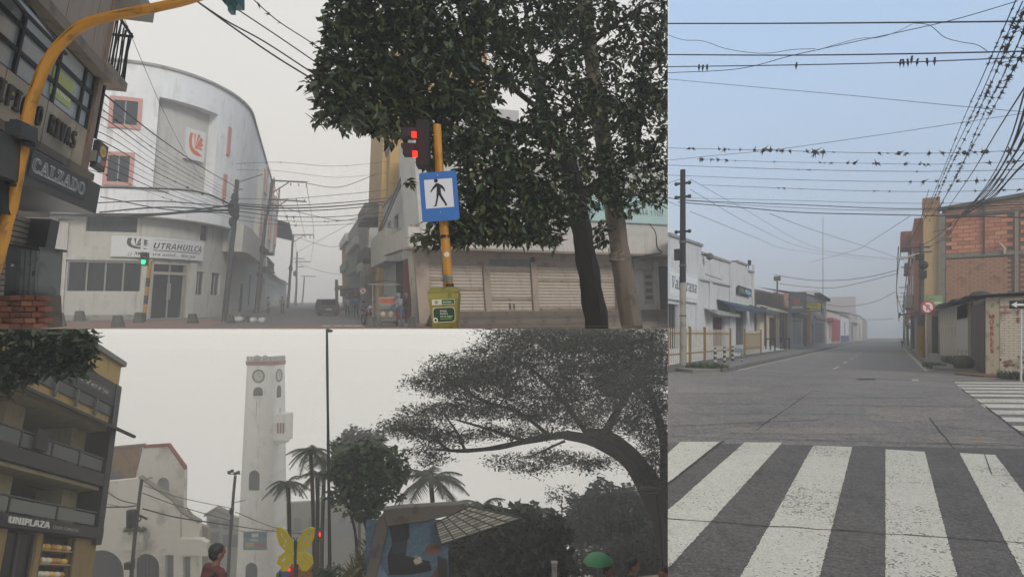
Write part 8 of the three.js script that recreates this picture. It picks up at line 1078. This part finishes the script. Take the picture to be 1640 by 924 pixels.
function leafTree(name, label, u, d, trunks, lobes, size, cols, o = {}) {
  const q = pB(name, label, 'tree', u, o.base ?? 985, d), { t, X, Y, k } = q, bark = M(o.bark ?? 0x3b342c, { map: 'bark', s: 0.8, bump: 0.02 });
  trunks.forEach(([p, r0, r1], i) => add(t, i ? 'branch' : 'trunk', limb(p.map(([a, b, z]) => V(X(a, z ?? 0), Y(b, z ?? 0), (z ?? 0))), r0 * k, r1 * k, i ? 6 : 9), bark));
  const pts = []; for (const [lu, lv, ru, rv, dz] of lobes) { const n = Math.round(ru * rv * (o.dense ?? 0.35)); for (let i = 0; i < n; i++) { const a = rnd() * 6.283, r = Math.pow(rnd(), 0.45), h = rr(-1, 1), rg = 1 + 0.2 * Math.sin(a * 4 + lu) + rr(-0.12, 0.2); const z = (dz ?? 0) + h * Math.min(2.6, ru * k * 0.7); pts.push(V(X(lu + Math.cos(a) * r * ru * rg, z), Y(lv + Math.sin(a) * r * rv * rg, z), z)); } }
  if (o.cluster) { const q2 = pts.splice(0), n = Math.ceil(q2.length / 12); for (let i = 0; i < n; i++) { const c = q2[(rnd() * q2.length) | 0], R = o.cluster * rr(0.5, 1.3); for (let j = 0; j < 12; j++) { const a = rnd() * 6.283, r = Math.sqrt(rnd()) * R; pts.push(V(c.x + Math.cos(a) * r, c.y + rr(-0.22, 0.22) * R - r * r / R * 0.25, c.z + Math.sin(a) * r)); } } }
  add(t, 'crown', leafCloud(pts, size, cols, o.leaf ?? {}), leafM, { kind: 'stuff' });
  if (o.twigs) { const g = []; for (let i = 0; i < o.twigs; i++) { const a = pts[(rnd() * pts.length) | 0]; g.push(bar(a, a.clone().add(V(rr(-1, 1) * 18 * k, rr(-0.6, 0.9) * 14 * k, rr(-0.4, 0.4))), 0.7 * k, 4, 0.2 * k)); } add(t, 'twigs', g, bark, { kind: 'stuff' }); }
  return q;
}
const G1 = [0x222d1e, 0x2a3723, 0x1c261a, 0x334029], G2 = [0x2c3f22, 0x35492a, 0x3d5230, 0x28391f], G3 = [0x2f3a33, 0x374239, 0x29332d];
reseed(111);
leafTree('overhanging_tree', 'leafy branches hanging in at the upper left before the arcade', -40, 9, [[[[-120, 700], [-60, 600], [20, 560], [110, 545]], 6, 2]], [[20, 560, 60, 36], [70, 545, 60, 32], [110, 560, 38, 30], [20, 600, 28, 22], [80, 585, 50, 20], [128, 572, 22, 24], [60, 535, 80, 16], [8, 622, 12, 14], [130, 540, 20, 18]], 0.14, G1, { dense: 0.34, leaf: { wide: 0.26 } });
leafTree('round_tree', 'broadleaf tree with rounded bright crown beside the lamp post', 592, 26, [[[[592, 985], [590, 900], [588, 850], [586, 800]], 5, 3], [[[588, 850], [570, 800], [555, 770]], 3, 1], [[[588, 840], [610, 800], [625, 770]], 3, 1], [[[574, 985], [572, 900], [568, 850], [560, 820]], 4, 2]], [[570, 735, 40, 26], [600, 740, 44, 32], [625, 752, 28, 22], [555, 755, 30, 22], [585, 765, 50, 22], [560, 795, 32, 20], [590, 812, 30, 18], [615, 790, 26, 14], [640, 760, 12, 10]], 0.3, G2, { dense: 0.62, leaf: { wide: 0.36 } });
leafTree('back_tree', 'hazy rounded treetop behind the broadleaf tree', 575, 62, [[[[575, 985], [575, 760]], 3, 2]], [[575, 706, 30, 20], [560, 715, 26, 16], [596, 712, 22, 18]], 0.6, G3, { dense: 0.8, leaf: { wide: 0.35 } });
leafTree('rain_tree', 'huge spreading rain tree filling the upper right with arching limbs', 1075, 33, [
  [[[1085, 985], [1070, 880], [1042, 800], [1005, 740], [960, 710], [905, 696]], 18, 8], [[[905, 696], [850, 705], [800, 716], [745, 722], [700, 720]], 7, 2.4], [[[1092, 985], [1080, 880], [1062, 800], [1030, 745], [980, 700], [940, 690]], 20, 7], [[[960, 710], [1000, 640], [1030, 590], [1050, 540]], 8, 3], [[[1070, 800], [1062, 700], [1040, 620]], 12, 5], [[[880, 698], [830, 660], [770, 640], [710, 600]], 4, 1.5], [[[840, 706], [790, 690], [730, 672]], 4, 1.4], [[[940, 695], [900, 640], [850, 590], [800, 560]], 5, 2], [[[720, 722], [690, 700], [660, 685], [630, 675]], 3, 1], [[[745, 722], [730, 690], [700, 650]], 3, 1], [[[905, 706], [870, 722], [840, 735]], 2.5, 1]],
  [[1010, 560, 60, 40], [940, 560, 70, 36], [870, 570, 70, 34], [800, 570, 60, 26], [740, 590, 54, 22], [700, 612, 40, 18], [780, 620, 70, 22], [860, 620, 70, 26], [940, 620, 60, 28], [1010, 630, 50, 30], [1050, 580, 40, 50], [820, 655, 66, 16], [750, 650, 54, 14], [690, 660, 44, 14], [650, 678, 34, 12], [640, 690, 28, 10], [900, 660, 60, 20], [970, 670, 50, 22], [1045, 670, 40, 40], [1052, 740, 30, 36], [860, 690, 40, 10, 1], [790, 690, 40, 10], [720, 700, 30, 12], [690, 690, 36, 14], [830, 530, 50, 16], [900, 535, 70, 18], [980, 535, 70, 20], [810, 735, 22, 8], [850, 748, 34, 7], [910, 735, 40, 9], [955, 740, 30, 9], [880, 728, 40, 8], [690, 725, 20, 18], [760, 600, 40, 20], [1000, 600, 60, 30]], 0.205, [0x1a2616, 0x213018, 0x172113, 0x2a381d], { dense: 2.4, cluster: 0.8, twigs: 900, leaf: { wide: 0.22, droop: 0.5 } });
leafTree('shrub_mass', 'dark clipped shrubs filling the space under the lattice', 800, 24, [[[[800, 985], [800, 900]], 4, 3]], [[740, 900, 50, 50], [800, 880, 60, 50], [860, 880, 50, 46], [780, 840, 40, 26], [830, 840, 44, 28], [880, 850, 30, 24], [760, 860, 40, 40], [850, 915, 60, 20]], 0.32, [0x182017, 0x1e281b, 0x232e1f], { dense: 0.9, leaf: { wide: 0.35 } });
leafTree('back_tree', 'fogged broad tree to the right of the pavilion', 955, 52, [[[[955, 985], [955, 860]], 5, 3], [[[995, 985], [990, 880]], 3, 2]], [[940, 815, 34, 20], [970, 800, 40, 26], [1000, 820, 40, 36], [960, 850, 50, 30], [1010, 870, 40, 40], [930, 850, 26, 24], [1040, 850, 30, 50]], 0.55, G3, { dense: 0.9, leaf: { wide: 0.35 } });
leafTree('back_tree', 'dim low trees under the rain tree limb', 1040, 44, [[[[1040, 985], [1040, 880]], 4, 3]], [[1030, 890, 44, 40], [985, 900, 40, 24], [1060, 880, 20, 50], [930, 900, 36, 18]], 0.5, [0x272f26, 0x2f382c], { dense: 0.9, leaf: { wide: 0.35 } });
leafTree('low_shrub', 'small green shrub at the bottom below the lamp post', 530, 18, [[[[530, 985], [530, 930]], 2, 1]], [[520, 916, 20, 10], [535, 920, 22, 12]], 0.16, G2, { dense: 0.8 });
for (const [u, v0, v1, r, d, lab] of [[998, 985, 850, 2, 30, 'thin grey trunk standing right of the umbrella'], [1022, 985, 842, 2.2, 32, 'thin trunk nearest the right seam'], [905, 985, 800, 1.6, 46, 'slim pale trunk right of the shrubs']]) { const q = pB('slim_trunk_tree', lab, 'tree', u, v0, d); add(q.t, 'trunk', limb([V(0, 0, 0), V(q.X(u - 2), q.Y((v0 + v1) / 2), 0), V(q.X(u - 6), q.Y(v1), 0)], r * q.k, r * 0.6 * q.k, 8), M(0x5a554d, { map: 'bark', s: 0.6 })); reseed(u); add(q.t, 'crown', leafCloud(Array.from({ length: 240 }, () => V(q.X(u - 8 + rr(-22, 22)), q.Y(v1 - 8 + rr(-14, 14)), rr(-0.6, 0.6))), 0.3, G3), leafM, { kind: 'stuff' }); }
{ const q = pB('park_lamp', 'dark round park lamp on a post at the right', 'lamp post', 1056, 985, 20); add(q.t, 'post', limb([[1064, 985], [1060, 860], [1052, 792]].map(([u, v]) => V(q.X(u), q.Y(v), 0)), 2.4 * q.k, 1.8 * q.k, 8), blk); add(q.t, 'shade', [ball(q.X(1041), q.Y(784), 0, 14 * q.k, 1.1, 0.34, 1)], M(0x2b2d2e)); add(q.t, 'lens', ball(q.X(1041), q.Y(787), 0, 9 * q.k, 1.1, 0.3, 1), M(0x6c6d6a)); 
  const wp = pB('white_post', 'short white post between the shrubs and people', 'post', 888, 985, 22); add(wp.t, 'post', box(wp.X(884), 0, -0.1, wp.X(892), wp.Y(902), 0.1), M(0xa0a09c, { map: 'grime', s: 0.6 })); add(wp.t, 'cap', box(wp.X(883), wp.Y(902), -0.13, wp.X(893), wp.Y(900), 0.13), M(0x8f8f8b)); }
// people at the bottom edge: head top at (u, v)
function personAt(label, u, v, d, yaw, o) { const p = aB(u, v, d), h = o.height ?? 1.7; p.y -= h * 1.02; return person(FBu, label, p, yaw, { ...o, cell: 0.014, clip: true }); }
personAt('person with dark hair in a dark red shirt and shoulder strap walking right', 340, 872, 8.4, 2.5, { shirt: 0x4a2628, pants: 0x24262c, sleeves: 1, strap: 0x17181a, step: 0.2, arms: [0.2, -0.1], lean: 0.06 });
personAt('person in a black jacket with a hand at the face, right of the umbrella', 1011, 893, 10.5, 1.3, { shirt: 0x1e2022, pants: 0x1d1e22, sleeves: 1, arms: [0.9, 0.5], lean: 0.04 });
personAt('person in a grey and white top under the green umbrella', 974, 902, 11.5, 0.9, { shirt: 0x6b6f70, pants: 0x2a2c32, sleeves: 1 });
personAt('person in pale clothes half cut by the right seam', 1064, 909, 11, -0.6, { shirt: 0x77756f, pants: 0x3a3b3c, sleeves: 1 });
{ const q = pB('umbrella', 'open green umbrella above the people at the bottom right', 'umbrella', 958, 918, 11.4), um = M(0x2a6b45, { rough: 0.6 }); const R = 25 * q.k, pts = []; for (let i = 0; i <= 8; i++) { const a = i / 8 * 1.25; pts.push(new THREE.Vector2(R * Math.sin(a) / Math.sin(1.25), 0.2 + R * 0.62 * (Math.cos(a) - Math.cos(1.25)) / (1 - Math.cos(1.25)))); } pts.reverse(); const g = new THREE.LatheGeometry(pts, 8); add(q.t, 'canopy', g, um); for (let i = 0; i < 8; i++) { const a = i / 8 * 6.283; add(q.t, 'rib', bar(V(0, 0.2 + R * 0.6, 0), V(Math.sin(a) * R * 0.99, 0.2, Math.cos(a) * R * 0.99), 0.006, 4), steel); } add(q.t, 'shaft', cyl(0, -0.7, 0.2 + R * 0.62, 0, 0.008, 0.008, 6), steel); add(q.t, 'tip', new THREE.ConeGeometry(0.012, 0.07, 6).translate(0, 0.235 + R * 0.62, 0), steel); }
// wires of the square
{
  const w = (label, pts, r, o) => wire(FBu, label, pts, r, o);
  for (const [p, lab, r] of [[[[160, 805, 42], [200, 812, 40], [224, 808, 38]], 'wire from the arcade to the transformer pole, upper', 0.02], [[[160, 812, 42], [200, 812, 40], [216, 810, 38]], 'thick cable from the arcade to the transformer pole', 0.05], [[[228, 790, 38], [290, 812, 46], [372, 835, 50]], 'upper wire from the transformer pole to the floodlight pole', 0.03], [[[228, 815, 38], [290, 830, 46], [372, 842, 50]], 'thick wire from the transformer pole to the floodlight pole', 0.05], [[[230, 778, 38], [300, 800, 46], [375, 815, 50]], 'thin wire crossing the church gable', 0.025], [[[160, 780, 38], [190, 800, 38], [222, 808, 38]], 'slack wire left of the transformer', 0.03], [[[376, 820, 46], [440, 845, 56], [520, 860, 70]], 'wire from the floodlight pole past the tower', 0.03], [[[374, 842, 46], [430, 850, 56], [512, 858, 60]], 'lower wire passing before the tower base', 0.04], [[[0, 790, 20], [60, 802, 22], [150, 808, 30]], 'wire strung before the arcade balconies', 0.012], [[[0, 765, 20], [70, 785, 22], [150, 806, 30]], 'slanting wire before the arcade balconies', 0.012]]) w(lab, p, r);
}
renderer.render(scene, camera);
